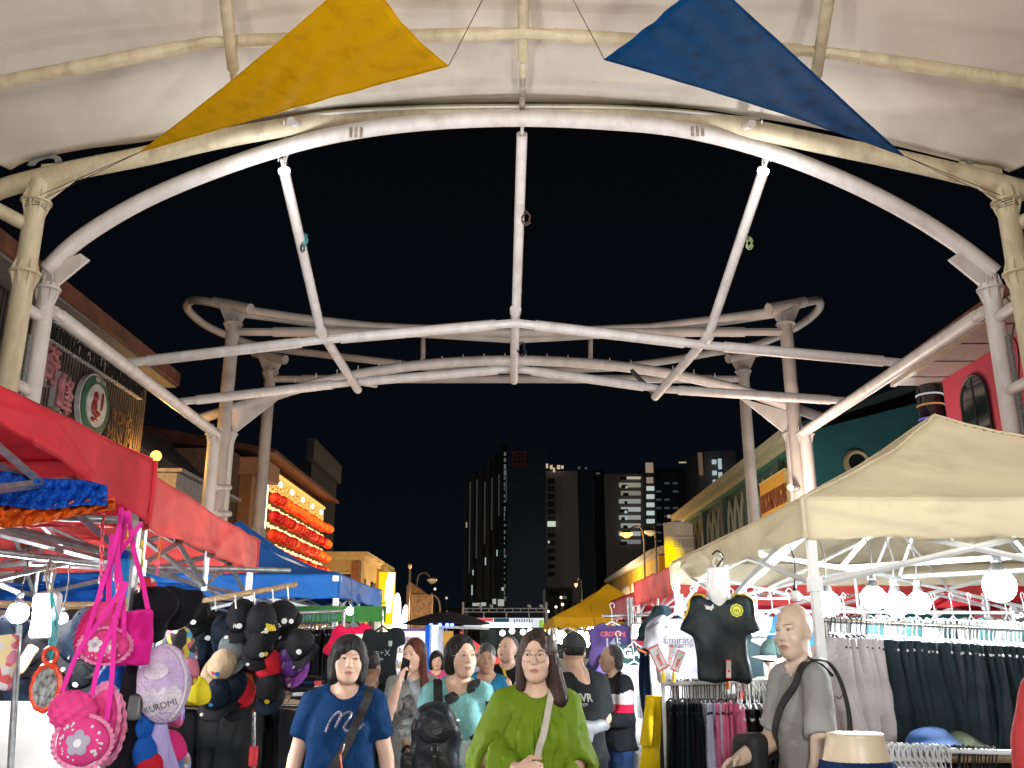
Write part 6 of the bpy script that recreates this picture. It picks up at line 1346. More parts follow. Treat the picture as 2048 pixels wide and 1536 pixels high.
MB().box(K(630, 1400, 6.9), (1.0, .5, .04)).build('table_top', M['wood'], o, smooth=False)
for x in (-.45, .45):
    for y in (-.2, .2): q = K(630, 1400, 6.9); MB().box((q.x + x, q.y + y, (q.z - .02) / 2), (.03, .03, q.z - .02)).build('leg', gm, o, smooth=False)
def folded(px, py, Y, w, d, n, cols, label):
    q = K(px, py, Y); o = empty('folded_clothes', q, label, 'clothes'); 
    for k in range(n):
        s = SDF((-w, -d, -.02), (w, d, .05), .012); s.box((0, 0, .012), (w / 2, d / 2, .014), .012); s.warp(lambda X, Y_, Z: .003 * np.sin(X * 40 + k) + .002 * np.sin(Y_ * 50 + k))
        v, f = s.mesh(); v = v + np.array((q.x + .01 * sin(k * 2), q.y, q.z + k * .027)); mesh_obj('fold', v, f, cols[k % len(cols)], o)
folded(620, 1398, 6.8, .22, .3, 3, [C_blk, C_wht, C_blk], 'stack of folded black and white clothes on the table'); folded(600, 1375, 7.0, .3, .3, 3, [C_blk, C_nav], 'wide stack of folded dark clothes behind the white one')
folded(648, 1392, 6.9, .1, .2, 3, [pattern_mat('fold_pat', [(.1, .3, .35), (.4, .4, .3), (.05, .05, .05)], 30), C_gry], 'small patterned folded pile beside the bobbed hair')
o = MB().box(K(636, 1366, 6.7), (.05, .005, .03)).build('price_label', M['red'], smooth=False); tag(o, 'small red label on the folded dark clothes', 'label')
bulb(700, 1222, 8.6, .03, 'dim warm bulb behind the red jersey', 14, col=(1, .8, .5))
# ------------------------------------------------------------------ right stalls
bl_ = [(1655, 1208, 5.4, .062, 'glowing bulb right of the mannequin head'), (1747, 1196, 5.2, .058, 'left one of the three bulbs over the black shorts'), (1792, 1208, 5.3, .06, 'middle one of the three bulbs over the black shorts'), (1838, 1206, 5.4, .055, 'right one of the three bulbs over the black shorts'), (1999, 1172, 4.9, .072, 'biggest glowing bulb, alone at the right under the beige tent')]
for (x, y, Y_, r, lb), pw in zip(bl_, (26, 20, 20, 20, 38)): bulb(x, y, Y_, r, lb, pw)
bulb(1591, 1192, 5.0, .026, 'small unlit white bulb directly above the mannequin head', 0, on=False)
# LED floodlight behind the purple shirts
fo = empty('flood_lamp', K(1284, 1262, 8.2), 'blazing white panel lamp beside the pink shirt', 'lamp'); q = K(1285, 1262, 8.2)
MB().box(q, (.17, .03, .10)).build('lens', emat('flood_emit2', COOL, 14), fo, smooth=False); MB().box(q + Vector((0, .035, 0)), (.2, .03, .13)).build('housing', M['plastic_k'], fo, smooth=False); lamp('flood', q + Vector((0, -.1, -.05)), 60, COOL, .08)
for k, (x, y, Y_, r) in enumerate(((1120, 1274, 17.2, .10), (1162, 1272, 17.0, .08), (1184, 1266, 17, .10), (1112, 1268, 22, .12), (1190, 1282, 15, .05), (1172, 1287, 19, .07))):
    bulb(x, y, Y_, r, ['glowing bulb under the left end of the yellow tent', 'glowing bulb left of the balding shopper', 'glowing bulb between the shopper and the purple shirt', 'far bulb under the farther yellow tent', 'tiny bulb beside the cap of the shopper', 'small bulb behind the shopper in black'][k], 22 if k < 4 else 0, col=(1, .9, .78))
# rails and posts
ch = M['chrome']
rail('main chrome rail of shorts under the beige tent', [K(1640, 1240, 5.15), K(2110, 1262, 4.75)], [K(1652, 1241, 5.14), K(2100, 1262, 4.76)], .014, ch)
rail('low rail of long sleeved garments in front of the football jersey', [K(1322, 1368, 5.35), K(1552, 1362, 5.1)], [K(1326, 1368, 5.34), K(1478, 1366, 5.2)], .013, M['alu'])
rail('back rail of football shirts at the rear of the beige tent', [K(1420, 1222, 7.6), K(2100, 1226, 7.4)], [], .014, M['alu'])
rail('low front rail of white hangers beside the denim hip form', [K(1690, 1494, 4.35), K(2100, 1508, 4.3)], [K(1700, 1494, 4.35)], .013, M['alu'])
rail('dark metal stand holding the purple shirts beside the lane', [K(1205, 1232, 9.2), K(1310, 1230, 9.2)], [K(1262, 1195, 8.9), K(1256, 1195, 9.1)], .018, M['galv'], bars=([K(1235, 1348, 8.9), K(1310, 1348, 8.9)],))
# shorts on the main rail
a, b = K(1655, 1241, 5.13), K(2080, 1261, 4.78)
rack_row(8, a, a.lerp(b, .20), .50, .075, .30, lambda i: (C_pale, 'pale stone shorts at the left end of the main rail'), M['plastic_k'], seed=11, group='pale shorts on the main rail', name='hung_shorts', cat='shorts', yaw=.55, flare=1.3)
rack_row(13, a.lerp(b, .21), a.lerp(b, .56), .53, .085, .30, lambda i: (C_dk, 'charcoal shorts in the row behind the pale ones'), M['plastic_w'], seed=12, group='charcoal shorts on the main rail', name='hung_shorts', cat='shorts', yaw=.5, flare=1.35)
rack_row(24, a.lerp(b, .55), b, .60, .07, .30, lambda i: (C_dk if i % 5 else cloth('cloth_graphite', (.022, .028, .036)), 'long charcoal shorts at the right end of the main rail'), M['plastic_w'], seed=13, group='long charcoal shorts on the main rail', name='hung_shorts', cat='shorts', yaw=.45, flare=1.3)
o = MB().tube(cr_spline([(0, 0, 0), (.015, 0, -.012), (.03, 0, .0), (.05, 0, .022)], 5), .003, 5).build('tick_print', M['cable']); o.location = K(1672, 1392, 4.97); o['category'] = 'print'; o['label'] = 'small black tick mark on the pale shorts'; o['kind'] = 'thing'
# centre low rack
def lr(i):
    if i < 11: return C_blk if i % 3 else C_dk, 'black long garment at the left of the low rail'
    if i < 16: return C_lav, 'pale lavender long garment in the middle of the low rail'
    return C_pink, 'pink long garment at the right of the low rail'
a, b = K(1338, 1368, 5.34), K(1462, 1366, 5.2)
rack_row(22, a, b, .78, .045, .34, lr, M['plastic_k'], seed=21, group='long garments on the low rail', name='hung_garment', yaw=.35, drop=.10, flare=1.35)
a, b = K(1468, 1366, 5.15), K(1545, 1364, 5.05)
rack_row(9, a, b, .70, .05, .34, lambda i: (tb if i else C_pink, 'black sports trousers right of the pink garments' if i else 'single pink garment beside the black sports trousers'), M['plastic_w'], seed=23, group='black trousers on the low rail', name='hung_trousers', cat='trousers', yaw=.5, drop=.13, flare=1.4)
o = MB().tube(cr_spline([(0, 0, .01), (.012, 0, -.012), (.03, 0, -.008), (.055, 0, .01)], 5), .005, 5).build('tick_print', M['white']); o.location = K(1486, 1512, 4.88); tag(o, 'white curved tick mark on the black sports trousers', 'print')
rack_row(26, K(1470, 1358, 6.2), K(1560, 1356, 6.1), .35, .03, .3, lambda i: (C_gry if i % 2 else C_blk, 'dark garment packed behind the low rail'), M['plastic_k'], seed=24, group='packed dark garments behind the low rail', name='hung_garment', yaw=.3, drop=.13)
# yellow tracksuit
o = edge_garment(.10, .2, .62, 31, 1.3).build('yellow_jacket', cloth('track_yellow', (.72, .52, .01), bump=.2)); o.location = K(1311, 1392, 5.6); o.rotation_euler = (0, .03, .5); tag(o, 'bright yellow jacket with black side panel hanging at the left end of the low rail', 'jacket')
s_ = MB().tube(cr_spline([(-.03, 0, -.02), (-.07, -.02, -.15), (-.085, -.02, -.27)], 5), [.03 + .001 * k for k in range(11)], 10).build('sleeve', cloth('track_yellow', (.72, .52, .01), bump=.2), o); MB().box((.02, -.1, -.3), (.03, .01, .56)).build('side_panel', C_blk, o, smooth=False)
rack_row(4, K(1300, 1290, 6.6), K(1318, 1290, 6.5), .5, .05, .2, lambda i: (C_nav if i < 3 else C_wht, 'dark navy track trousers beside the lamp panel' if i < 3 else 'white striped track trousers beside the navy ones'), M['plastic_w'], seed=25, group='track trousers beside the lamp', name='hung_trousers', cat='trousers', drop=.02)
# jerseys
jk = cloth('jersey_dark', (.007, .015, .018), rough=.5, bump=.15, var=.3, vs=7, spec=.25)
R1, bv1 = hung_shirt('football_jersey', 'black football jersey with yellow sleeve stripes on a white neck form', 1436, 1183, 4.85, .285, .455, jk, yaw=-.12, sleeve=.155, seed=1, neckform=True, fold=.8)
lettering('~', .07, (-.05, 0, -.08), (1, 0, 0), (0, 0, 1), W_, R1, 'logo', bvh=bv1, ray=(0, 1, 0), off=.005, bold=.003)
disc_print(R1, bv1, 0, 0, 0, W_, pts=[(-.078, -.068), (-.06, -.085), (-.045, -.08), (-.03, -.062), (-.036, -.085), (-.042, -.1), (-.05, -.092), (-.064, -.094)], off=.006, name='logo')
disc_print(R1, bv1, .085, -.098, .034, mat('crest_yellow', (.72, .75, .03), .5), off=.005, name='crest', rays=8); disc_print(R1, bv1, .085, -.098, .026, jk, off=.0065, name='crest'); disc_print(R1, bv1, .085, -.098, .022, mat('crest_yellow', (.72, .75, .03), .5), off=.008, name='crest')
lettering('m', .035, (.085, 0, -.098), (1, 0, 0), (0, 0, 1), jk, R1, 'crest', bvh=bv1, ray=(0, 1, 0), off=.0095)
yst = mat('stripe_yellow', (.8, .55, .02), .5)
for sg in (-1, 1):
    pts = [Vector((sg * .07, -.018, -.018)), Vector((sg * .11, -.022, -.035)), Vector((sg * .145, -.018, -.06)), Vector((sg * .175, -.01, -.12)), Vector((sg * .19, 0, -.19))]
    out = []
    for p in cr_spline(pts, 5):
        h = bv1.ray_cast(Vector((p.x, -.0, p.z + .25)), Vector((0, 0, -1))); hh = h[0] if h[0] is not None and h[0].z < .05 else p
        out.append(Vector((p.x, -.008, hh.z + .003)))
    ribbon('sleeve_stripe', out[:-2], .02, yst, R1, nrm=(sg * .5, -.3, 1))
R1, bv1 = hung_shirt('football_jersey', 'white football jersey with black lettering behind the black jersey', 1352, 1225, 5.75, .30, .42, cloth('jersey_white', (.34, .34, .37), bump=.2), yaw=.1, neck='c', seed=3, sleeve=.17,
    prints=[('Emirates', .062, .015, -.165, mat('print_dark', (.06, .05, .07), .5)), ('FLY BETTER', .030, .02, -.20, mat('print_dark', (.06, .05, .07), .5), dict(bold=.0008)), ('▲', .035, -.075, -.085, mat('print_dark', (.06, .05, .07), .5)), ('⚊', .04, .06, -.085, mat('print_dark', (.06, .05, .07), .5))])
for k in range(2): ribbon('shoulder_stripe', [Vector((-.12 - .0, -.03 - k * .012, -.045 - .012 * k)), Vector((-.2, -.03 - k * .012, -.10 - .012 * k))], .006, mat('print_dark', (.06, .05, .07), .5), R1, nrm=(0, -1, .5))
ribbon('cuff', [Vector((-.262, -.045, -.215)), Vector((-.21, -.05, -.24))], .012, kor, R1)
tl_ = cloth('dark_teal_cloth', (.015, .03, .04))
o = edge_garment(.16, .3, .22, 41, 1.1).build('dark_shirt', tl_); o.location = K(1318, 1212, 6.4); tag(o, 'dark shirt folded over the bar above the white jersey', 'shirt')
hung_shirt('dark_shirt', 'navy shirt behind the white jersey, right of the tent post', 1388, 1222, 6.6, .26, .3, C_nav, seed=9, neck='c')
# purple / pink / green shirts
pp = cloth('hoodie_purple', (.10, .065, .22)); pp2 = cloth('jersey_purple', (.22, .15, .50)); pr_ = cloth('shirt_rose', (.62, .06, .13)); gp = cloth('shirt_teal', (.03, .085, .09)); gs = cloth('shirt_pale_grey', (.42, .48, .50))
hung_shirt('sweatshirt', 'dark purple long sleeved shirt with red and white print on the lane-side stand', 1224, 1243, 9.1, .36, .55, pp, long=True, neck='v', seed=4, prints=[('CROWN', .06, 0, -.12, mat('print_rose', (.6, .1, .15), .5), dict(bold=.004)), ('145', .11, 0, -.20, mat('print_pale', (.4, .45, .55), .5), dict(bold=.003)), ('WINNERS', .03, 0, -.26, mat('print_pale', (.4, .45, .55), .5))], hang_m=M['plastic_w'])
hung_shirt('football_jersey', 'lighter purple jersey with a pale number, below the dark purple shirt', 1236, 1300, 8.95, .28, .42, pp2, neck='c', seed=6, prints=[('17', .16, .02, -.13, mat('print_sky', (.5, .62, .75), .5), dict(bold=.004))])
hung_shirt('t_shirt', 'rose red t-shirt with white letters beside the panel lamp', 1272, 1248, 9.15, .34, .42, pr_, neck='c', seed=7, prints=[('WAY', .10, -.02, -.10, W_, dict(bold=.004))])
hung_shirt('t_shirt', 'dark teal t-shirt with bold white GAP letters', 1268, 1285, 8.9, .30, .36, gp, neck='c', seed=8, prints=[('GAP', .12, 0, -.10, W_, dict(bold=.007))])
hung_shirt('t_shirt', 'pale grey t-shirt hanging below the dark teal one', 1268, 1322, 8.75, .32, .3, gs, neck='c', seed=10, prints=[('SPORT', .04, 0, -.09, mat('print_rose', (.6, .1, .15), .5))])
cm_ = [(C_red, 'red'), (cloth('cloth_cream', (.5, .46, .4)), 'cream'), (C_gry, 'grey'), (C_wht, 'white'), (kblu, 'royal blue'), (C_blk, 'black')]
rack_row(9, K(1248, 1352, 8.8), K(1306, 1352, 8.8), .48, .055, .2, lambda i: (cm_[(0, 1, 0, 2, 3, 1, 3, 4, 5)[i]][0], cm_[(0, 1, 0, 2, 3, 1, 3, 4, 5)[i]][1] + ' garment on the small rail under the grey t-shirt'), ch, seed=29, group='mixed garments on the small rail', name='hung_garment', yaw=.4, drop=.05)
rack_row(4, K(1270, 1425, 8.3), K(1302, 1425, 8.3), .28, .06, .2, lambda i: (kblu if i > 1 else C_wht, 'royal blue skirt piece low on the small rail' if i > 1 else 'white ruffled piece low on the small rail'), ch, seed=33, group='short pieces low on the small rail', name='hung_garment', yaw=.4, drop=.05, hang=False)
bd = empty('price_board', K(1248, 1392, 8.6), 'white framed price board with a red zero behind the profile man', 'board')
a, c = K(1232, 1356, 8.6), K(1254, 1440, 8.6); bpart(bd, 'board', [slab(a.x, c.x + .1, 8.6, 8.62, c.z, a.z)], mat('board_face', (.55, .58, .56), .5)); bpart(bd, 'frame', [slab(c.x + .1, c.x + .115, 8.58, 8.63, c.z, a.z), slab(a.x, c.x + .115, 8.58, 8.63, c.z - .015, c.z)], M['galv'])
lettering('0', .16, K(1246, 1418, 8.58), (1, 0, 0), (0, 0, 1), RD, bd, 'lettering', ext=.002, bold=.008)
# price tags
def price_tag(px, py, Y, w, h, rot, label, txt='RM35'):
    q = K(px, py, Y); o = empty('price_tag', q, label, 'price tag', 'red and white price tags', local=True); o.rotation_euler = (0, rot, .1)
    MB().box((0, 0, 0), (w, .004, h)).build('border', mat('tag_red', (.6, .08, .08), .5), o, smooth=False); MB().box((0, -.003, 0), (w * .82, .004, h * .86)).build('card', mat('tag_white', (.62, .6, .58), .5), o, smooth=False)
    lettering(txt, w * .42, (0, -.0055, -h * .1), (1, 0, 0), (0, 0, 1), RD, o, 'lettering', ext=.0005, bold=.001, rot=-pi / 2); lettering('OFFER', w * .18, (w * .2, -.0055, h * .2), (1, 0, 0), (0, 0, 1), M['cable'], o, 'lettering', ext=.0005, rot=-pi / 2)
price_tag(1316, 1316, 5.1, .062, .135, radians(-24), 'red edged price card tilted left, above the yellow clip'); price_tag(1356, 1322, 5.1, .045, .115, radians(24), 'red edged price card tilted right, in front of the white jersey', 'RM25'); price_tag(1457, 1338, 4.7, .026, .09, radians(4), 'narrow price card clipped in front of the black jersey', '20'); price_tag(1341, 1312, 5.15, .02, .11, radians(14), 'thin price card seen edge-on between the tilted ones', '15')
for x, y, mm, lb in ((1326, 1350, yst, 'yellow clip on the low rail'), (1347, 1350, mat('clip_amber', (.75, .45, .05), .4), 'amber clip next to the yellow one'), (1481, 1385, RD, 'red plastic clip hanging on the low rail beside the pink garments'), (1455, 1365, O_, 'orange clip under the narrow price card')):
    o = MB().tube(cr_spline([K(x, y - 24, 5.15), K(x + 1, y, 5.15), K(x, y + 14, 5.15)], 4), [.006] * 4 + [.012] * 5, 8).build('clip'.replace('clip', 'rail_clip'), mm); tag(o, lb, 'clip')
# shirts on the rear rail
tcols = [(cloth('rear_teal', (.12, .30, .32)), 'teal'), (cloth('rear_white', (.55, .58, .6)), 'white'), (cloth('rear_grey', (.3, .3, .29)), 'grey'), (cloth('rear_dark', (.04, .07, .08)), 'dark green'), (cloth('rear_blue', (.05, .2, .4)), 'blue')]
seq = [2, 1, 0, 1, 0, 1, 3, 2, 0, 1, 0]
for i in range(11):
    x = 1690 + i * 36; c_, nm = tcols[seq[i]]
    hung_shirt('football_jersey', nm + ' jersey on the rear rail, ' + ['behind the left bulb', 'second from the left bulb', 'left of the three bulbs', 'under the three bulbs', 'just right of the three bulbs', 'fourth left of the big bulb', 'third left of the big bulb', 'second left of the big bulb', 'just left of the big bulb', 'behind the big bulb', 'right of the big bulb'][i], x, 1232, 7.2 - .02 * i, .28, .42, c_, yaw=.6, seed=i, neck='c', group='jerseys on the rear rail', hang_m=M['plastic_w'])
for i, (x, ci, lb) in enumerate(((1462, 1, 'white jersey behind the black football jersey'), (1488, 5, 'maroon patterned jersey left of the vendor cap'), (1515, 3, 'dark jersey with lime stripes behind the vendor'), (1545, 1, 'white jersey between the vendor and the mannequin'), (1580, 4, 'blue jersey behind the mannequin face'))):
    m_ = cloth('rear_maroon', (.17, .03, .06)) if ci == 5 else tcols[ci][0]
    R1, bv1 = hung_shirt('football_jersey', lb, x, 1222, 7.3, .26, .62, m_, yaw=.2, seed=i + 20, neck='c', hang_m=M['plastic_w'])
    if i == 2: disc_print(R1, bv1, 0, 0, 0, mat('lime', (.55, .75, .05), .5), pts=[(.03, -.03), (.055, -.05), (.06, -.25), (.035, -.25)], off=.006, name='stripe')
rail('thin horizontal bar of jersey hooks behind the vendor', [K(1445, 1268, 7.0), K(1640, 1268, 7.0)], [], .008, ch)
# bottom right rail
rack_row(19, K(1708, 1495, 4.34), K(1905, 1502, 4.33), .5, .04, .30, lambda i: (C_wht if i < 12 and i % 4 == 0 else C_blk, 'white garment on the front rail' if i < 12 and i % 4 == 0 else 'black garment on the front rail of white hangers'), M['plastic_w'], seed=51, group='garments on the low front rail', name='hung_garment', yaw=.2, drop=.10)
rack_row(12, K(1908, 1502, 4.33), K(1992, 1506, 4.32), .5, .04, .30, lambda i: (C_blk if i % 3 else C_nav, 'dark garment at the right of the low front rail'), M['plastic_k'], seed=52, group='dark garments on the low front rail', name='hung_garment', yaw=.2, drop=.10)
# hangers are seen from the front on that rail: hooks
for k in range(16):
    t = k / 15; q = K(1712 + 175 * t, 1496 + 5 * t, 4.30)
    o = MB().tube(cr_spline([(0, 0, -.09), (-.022, 0, -.05), (-.02, 0, .0), (0, 0, .018), (.02, 0, .0), (.022, 0, -.05), (.0, 0, -.02)], 4), .0055, 6).build('white_hanger', M['plastic_w']) if k == 0 else o.copy()
    if k: COL.objects.link(o)
    o.location = q; o.rotation_euler = (0, 0, .25 * sin(k)); tag(o, 'white plastic hanger hook on the low front rail', 'hanger', 'white hanger hooks on the low front rail')
# piles between
folded(1740, 1440, 5.6, .28, .3, 3, [tl_, C_dk], 'dark green folded clothes under the pale shorts')
o = big_hat('crumpled blue and tan sack on the pile above the low front rail', 1862, 1474, 4.7, .13, pattern_mat('sack_blue', [(.02, .07, .22), (.02, .06, .2), (.02, .08, .25), (.35, .28, .15)], 4), (0, 0, .4)); o.scale = (1.25, 1, .4)
o = big_hat('crumpled olive green sack at the right of the blue one', 1920, 1480, 4.75, .10, cloth('sack_olive', (.16, .2, .13)), (0, 0, 1.1)); o.scale = (1.3, 1, .5)
o = big_hat('crumpled white bag behind the blue sack', 1897, 1462, 5.0, .05, C_wht, (0, 0, .1)); o.scale = (1.0, 1, 1.3)
o = empty('stall_table', K(1850, 1500, 5.2), 'low trestle holding the sacks behind the front rail', 'table'); q = K(1850, 1500, 5.1)
MB().box((q.x, 5.1, q.z), (1.3, .8, .03)).build('table_top', M['wood'], o, smooth=False)
for x in (-.6, .6):
    for y in (-.35, .35): MB().box((q.x + x, 5.1 + y, (q.z - .015) / 2), (.03, .03, q.z - .015)).build('leg', gm, o, smooth=False)
o = MB().box(K(2010, 1190, 6.0), (.1, .02, .2)).build('hanging_sign', M['plastic_k'], smooth=False) if False else None
o = tag(MB().box(K(2040, 1240, 4.9), (.06, .012, .09)).build('info_card', M['plastic_k'], smooth=False), 'small black card with white letters by the red headscarf', 'card')
lettering('GO', .03, K(2039, 1232, 4.89), (1, 0, 0), (0, 0, 1), W_, o, 'lettering', ext=.0008, rot=.3)
for k in range(10):  # blue and white jerseys low behind the vendor
    pass
# ------------------------------------------------------------------ people
def skin_mat(name, col):
    m = mat(name, col, .5, var=.07, vs=9, bump=.04, bs=120, spec=.35)
    b = m.node_tree.nodes['Principled BSDF']; b.inputs['Subsurface Weight'].default_value = .12; b.inputs['Subsurface Radius'].default_value = (.02, .008, .004); return m
SK_L, SK_M, SK_D = skin_mat('skin_light', (.74, .475, .355)), skin_mat('skin_medium', (.54, .34, .24)), skin_mat('skin_tan', (.36, .20, .125))
LIP, LIP2 = mat('lips', (.50, .22, .18), .4, var=.05), mat('lips_tan', (.30, .12, .10), .45, var=.05)
EYE_W, EYE_D = mat('eye_white', (.52, .49, .46), .25, var=.03), mat('eye_dark', (.018, .011, .008), .15, var=.1)
HAIR_K = mat('hair_black', (.012, .0105, .011), .52, var=.4, vs=30, bump=1.0, bs=90, stretch=(1, 1, .05), spec=.25)
HAIR_B = mat('hair_brown', (.055, .025, .018), .52, var=.45, vs=30, bump=1.0, bs=90, stretch=(1, 1, .05), spec=.3)
HAIR_R = mat('hair_auburn', (.12, .028, .014), .52, var=.45, vs=30, bump=1.0, bs=90, stretch=(1, 1, .05), spec=.3)
HAIR_G = mat('hair_grey', (.10, .10, .10), .5, var=.6, vs=30, bump=1.0, bs=90, stretch=(1, 1, .05), col2=(.03, .03, .03))
def V(x): return np.array(x, float)
def unit(v): v = V(v); return v / (np.linalg.norm(v) + 1e-9)
def hand(s, W, d, n, t, curl=(15, 20, 15), sc=1.0, thumb=25, spread=.0):
    W, d, n, t = V(W), unit(d), unit(n), unit(t)
    lens = (.072, .080, .074, .058); K0 = W + d * .02 * sc
    for i in range(4):
        o = (1.5 - i) * .0185 * sc; Kn = W + d * (.088 - abs(i - 1.2) * .004) * sc + t * o
        s.cone(K0 + t * o * .55, Kn, .0135 * sc, .0105 * sc, .010, fy=1)
        a = radians(curl[0] + i * 4); p = Kn; r = .0092 * sc; sp = (1.5 - i) * spread
        for j, fr in enumerate((.45, .31, .24)):
            dd = unit(d * cos(a) + n * sin(a) + t * sp); q = p + dd * lens[i] * fr * sc
            s.cone(p, q, r, r * .9, .003); p = q; r *= .9; a += radians(curl[1] if j == 0 else curl[2])
    b = W + d * .03 * sc + t * .022 * sc; th = radians(thumb)
    d1 = unit(d * cos(th + .5) + t * sin(th + .5) + n * .35); q = b + d1 * .040 * sc; s.cone(b, q, .0145 * sc, .0115 * sc, .010)
    d2 = unit(d * cos(th * .6) + t * sin(th * .6) * .6 + n * .45); q2 = q + d2 * .032 * sc; s.cone(q, q2, .0105 * sc, .0095 * sc, .004); s.cone(q2, q2 + unit(d2 + n * .3) * .022 * sc, .0095 * sc, .007 * sc, .003)
class Figure: pass
def figure(name, label, px, Y, top_py, skin=SK_L, lip=LIP, body_yaw=0.0, head=(0, 0, 0), lean=(0, 0), w=1.0, male=False, near=1, arms=None, hands=None, gaze=(0, 0), belly=0.0,
           hair=None, hair_m=HAIR_K, top=None, legs=None, face=1.0, jaw=1.0, eyes=True, mannequin=False, headw=1.0, brow=None, cat='person', brow_m=None, smile=0.0, HS=.93, slim=.92, hairw=1.0):
    G = Figure(); g0 = P(px, 1283, Y); H = P(px, top_py, Y).z; sc = H / 1.615
    root = empty(name, (g0.x, Y, 0), label, cat, rz=body_yaw, local=True); root.scale = (sc * slim, sc * .95, sc); G.root = root
    HC = V((lean[0], lean[1], 1.500)); R = np.array(Euler((radians(head[1]), radians(head[2]), radians(head[0])), 'XYZ').to_matrix())
    hp = lambda x, f, z: HC + R @ V((x * headw, -f, z)) * HS
    G.at = lambda px_, py_, dy=.15: ((P(px_, py_, Y - dy).x - g0.x) / (sc * slim), P(px_, py_, Y - dy).z / sc); G.hp = hp; G.R = R; G.HC = HC
    hf = {0: .0105, 1: .0062, 2: .0043}[near]; hc = {0: .016, 1: .013, 2: .011}[near]
    arms = arms or {}; S = {}; 
    for sg in (-1, 1):
        sh = V((sg * .158 * w, .005, 1.315)); e, wr = arms.get(sg, ((sg * .195 * w, .01, 1.05), (sg * .205 * w, -.05, .83))); S[sg] = (sh, V(e), V(wr))
    allp = np.array([p for sg in S for p in S[sg]])
    lo = np.minimum(allp.min(0) - .16, (-.27 * w, -.24 - belly * .3, -.02)); hi = np.maximum(allp.max(0) + .16, (.27 * w, .22, 1.66)); lo[2] = -.02; hi[2] = 1.68
    fx = [(HC[0] - .105, HC[0] + .105, hf)]; fy = [(HC[1] - .135, HC[1] + .12, hf)]; fz = [(1.345, 1.64, hf)]
    for hd in (hands or {}).values():
        wv = V(hd['at']); fh = .0075 if near == 0 else .0055
        fx.append((wv[0] - .13, wv[0] + .13, fh)); fy.append((wv[1] - .13, wv[1] + .13, fh)); fz.append((wv[2] - .13, wv[2] + .14, fh))
    s = SDF(lo, hi, hc, fx, fy, fz)
    k = .05
    dw = min(w, 1); s.ell((0, .01, .86), (.155 * w, .11 * dw, .13), k); s.ell((0, .01, 1.0), (.125 * w, .09 * dw, .15), k); s.ell((0, .01, 1.17), (.148 * w, .10 * dw, .16), k)
    s.cone((-.12 * w, .01, 1.315), (.12 * w, .01, 1.315), .046, .046, .05); nk = .053 if male else .044
    s.cone((0, .02, 1.30), HC + V((0, .015, -.06)), nk * 1.08, nk, .028, fy=1.05)
    for sg in (-1, 1):
        s.cone((sg * .03, .02, 1.385), (sg * .13 * w, .012, 1.325), .03, .036, .03)
        s.cone((sg * .085 * w, .01, .84), (sg * .09, .0, .46), .092, .056, .02); s.cone((sg * .09, .0, .46), (sg * .095, .02, .09), .054, .036, .01); s.cone((sg * .095, .02, .05), (sg * .10, -.13, .03), .04, .03, .02)
        a, b, c = S[sg]; am = 1.15 if male else (1.08 if w > 1.05 else 1.0)
        s.cone(a, b, .047 * am, .038 * am, .022); s.cone(b, b + (c - b) * .35, .039 * am, .038 * am, .01); s.cone(b + (c - b) * .35, c, .038 * am, .0245 * am, .01)
    for sg in (-1, 1):
        if hands and sg in hands: hd = hands[sg]; hand(s, hd['at'], hd['d'], hd['n'], hd['t'], hd.get('curl', (15, 20, 15)), hd.get('sc', 1), hd.get('thumb', 25), hd.get('spread', 0))
        elif not (hands and hands.get('none%d' % sg)): c = S[sg][2]; dd = unit(S[sg][2] - S[sg][1]); hand(s, c, dd, (-sg * .9, .3, 0), (-sg * .1, -1, 0), (20, 25, 15))
    # head
    hs_ = SDF.__new__(SDF); hs_.x, hs_.y, hs_.z = s.x, s.y, s.z; hs_.d = np.full_like(s.d, 10.0); hs_.rs = HS
    q = hs_; RR = R; mj = 1.04 if male else 1.0
    q.ell(hp(0, -.008, .030), (.077 * headw, .094, .088), .01, R=RR); q.ell(hp(0, .026, -.028), (.064 * headw * jaw, .066, .080), .03, R=RR)
    q.ell(hp(0, .060, -.086), (.023 * jaw * mj, .021, .020), .028, R=RR); q.ell(hp(0, .03, -.072), (.050 * jaw * mj, .045, .030), .03, R=RR)
    for sg in (-1, 1):
        q.ell(hp(sg * .038, .058, -.026), (.028 * face, .025, .030), .022, R=RR); q.ell(hp(sg * .034, .093, .010), (.0185, .012, .0115), .013, sub=True, R=RR)
        q.ell(hp(sg * .031, .079, .009), (.0145, .010, .0095), .006, R=RR); q.cone(hp(sg * .014, .089, .026), hp(sg * .046, .078, .026), .008, .006, .012)
        q.ell(hp(sg * .078, -.006, .0), (.009, .018, .030), .006, R=RR); q.ell(hp(sg * .084, .0, .002), (.006, .010, .018), .005, sub=True, R=RR)
    q.cone(hp(0, .090, .014), hp(0, .103, -.022), .0062, .0105, .011); q.ell(hp(0, .104, -.024), (.0115, .0105, .010), .006, R=RR)
    for sg in (-1, 1): q.ell(hp(sg * .0125, .094, -.027), (.0078, .009, .0072), .005, R=RR); q.ell(hp(sg * .008, .100, -.0345), (.0040, .0045, .0026), .002, sub=True, R=RR)
    q.ell(hp(0, .083, -.052), (.028, .012, .017), .012, R=RR); q.ell(hp(0, .0925, -.0535), (.0215, .0068, .0050), .004, R=RR); q.ell(hp(0, .0905, -.0650), (.0185, .0078, .0056), .004, R=RR)
    q.ell(hp(0, .099, -.0590), (.023, .0060, .0012), .0025, sub=True, R=RR)
    kk = .012; hh = np.maximum(kk - np.abs(s.d - q.d), 0) / kk; s.d = np.minimum(s.d, q.d) - hh * hh * kk / 4
    Ri = R.T
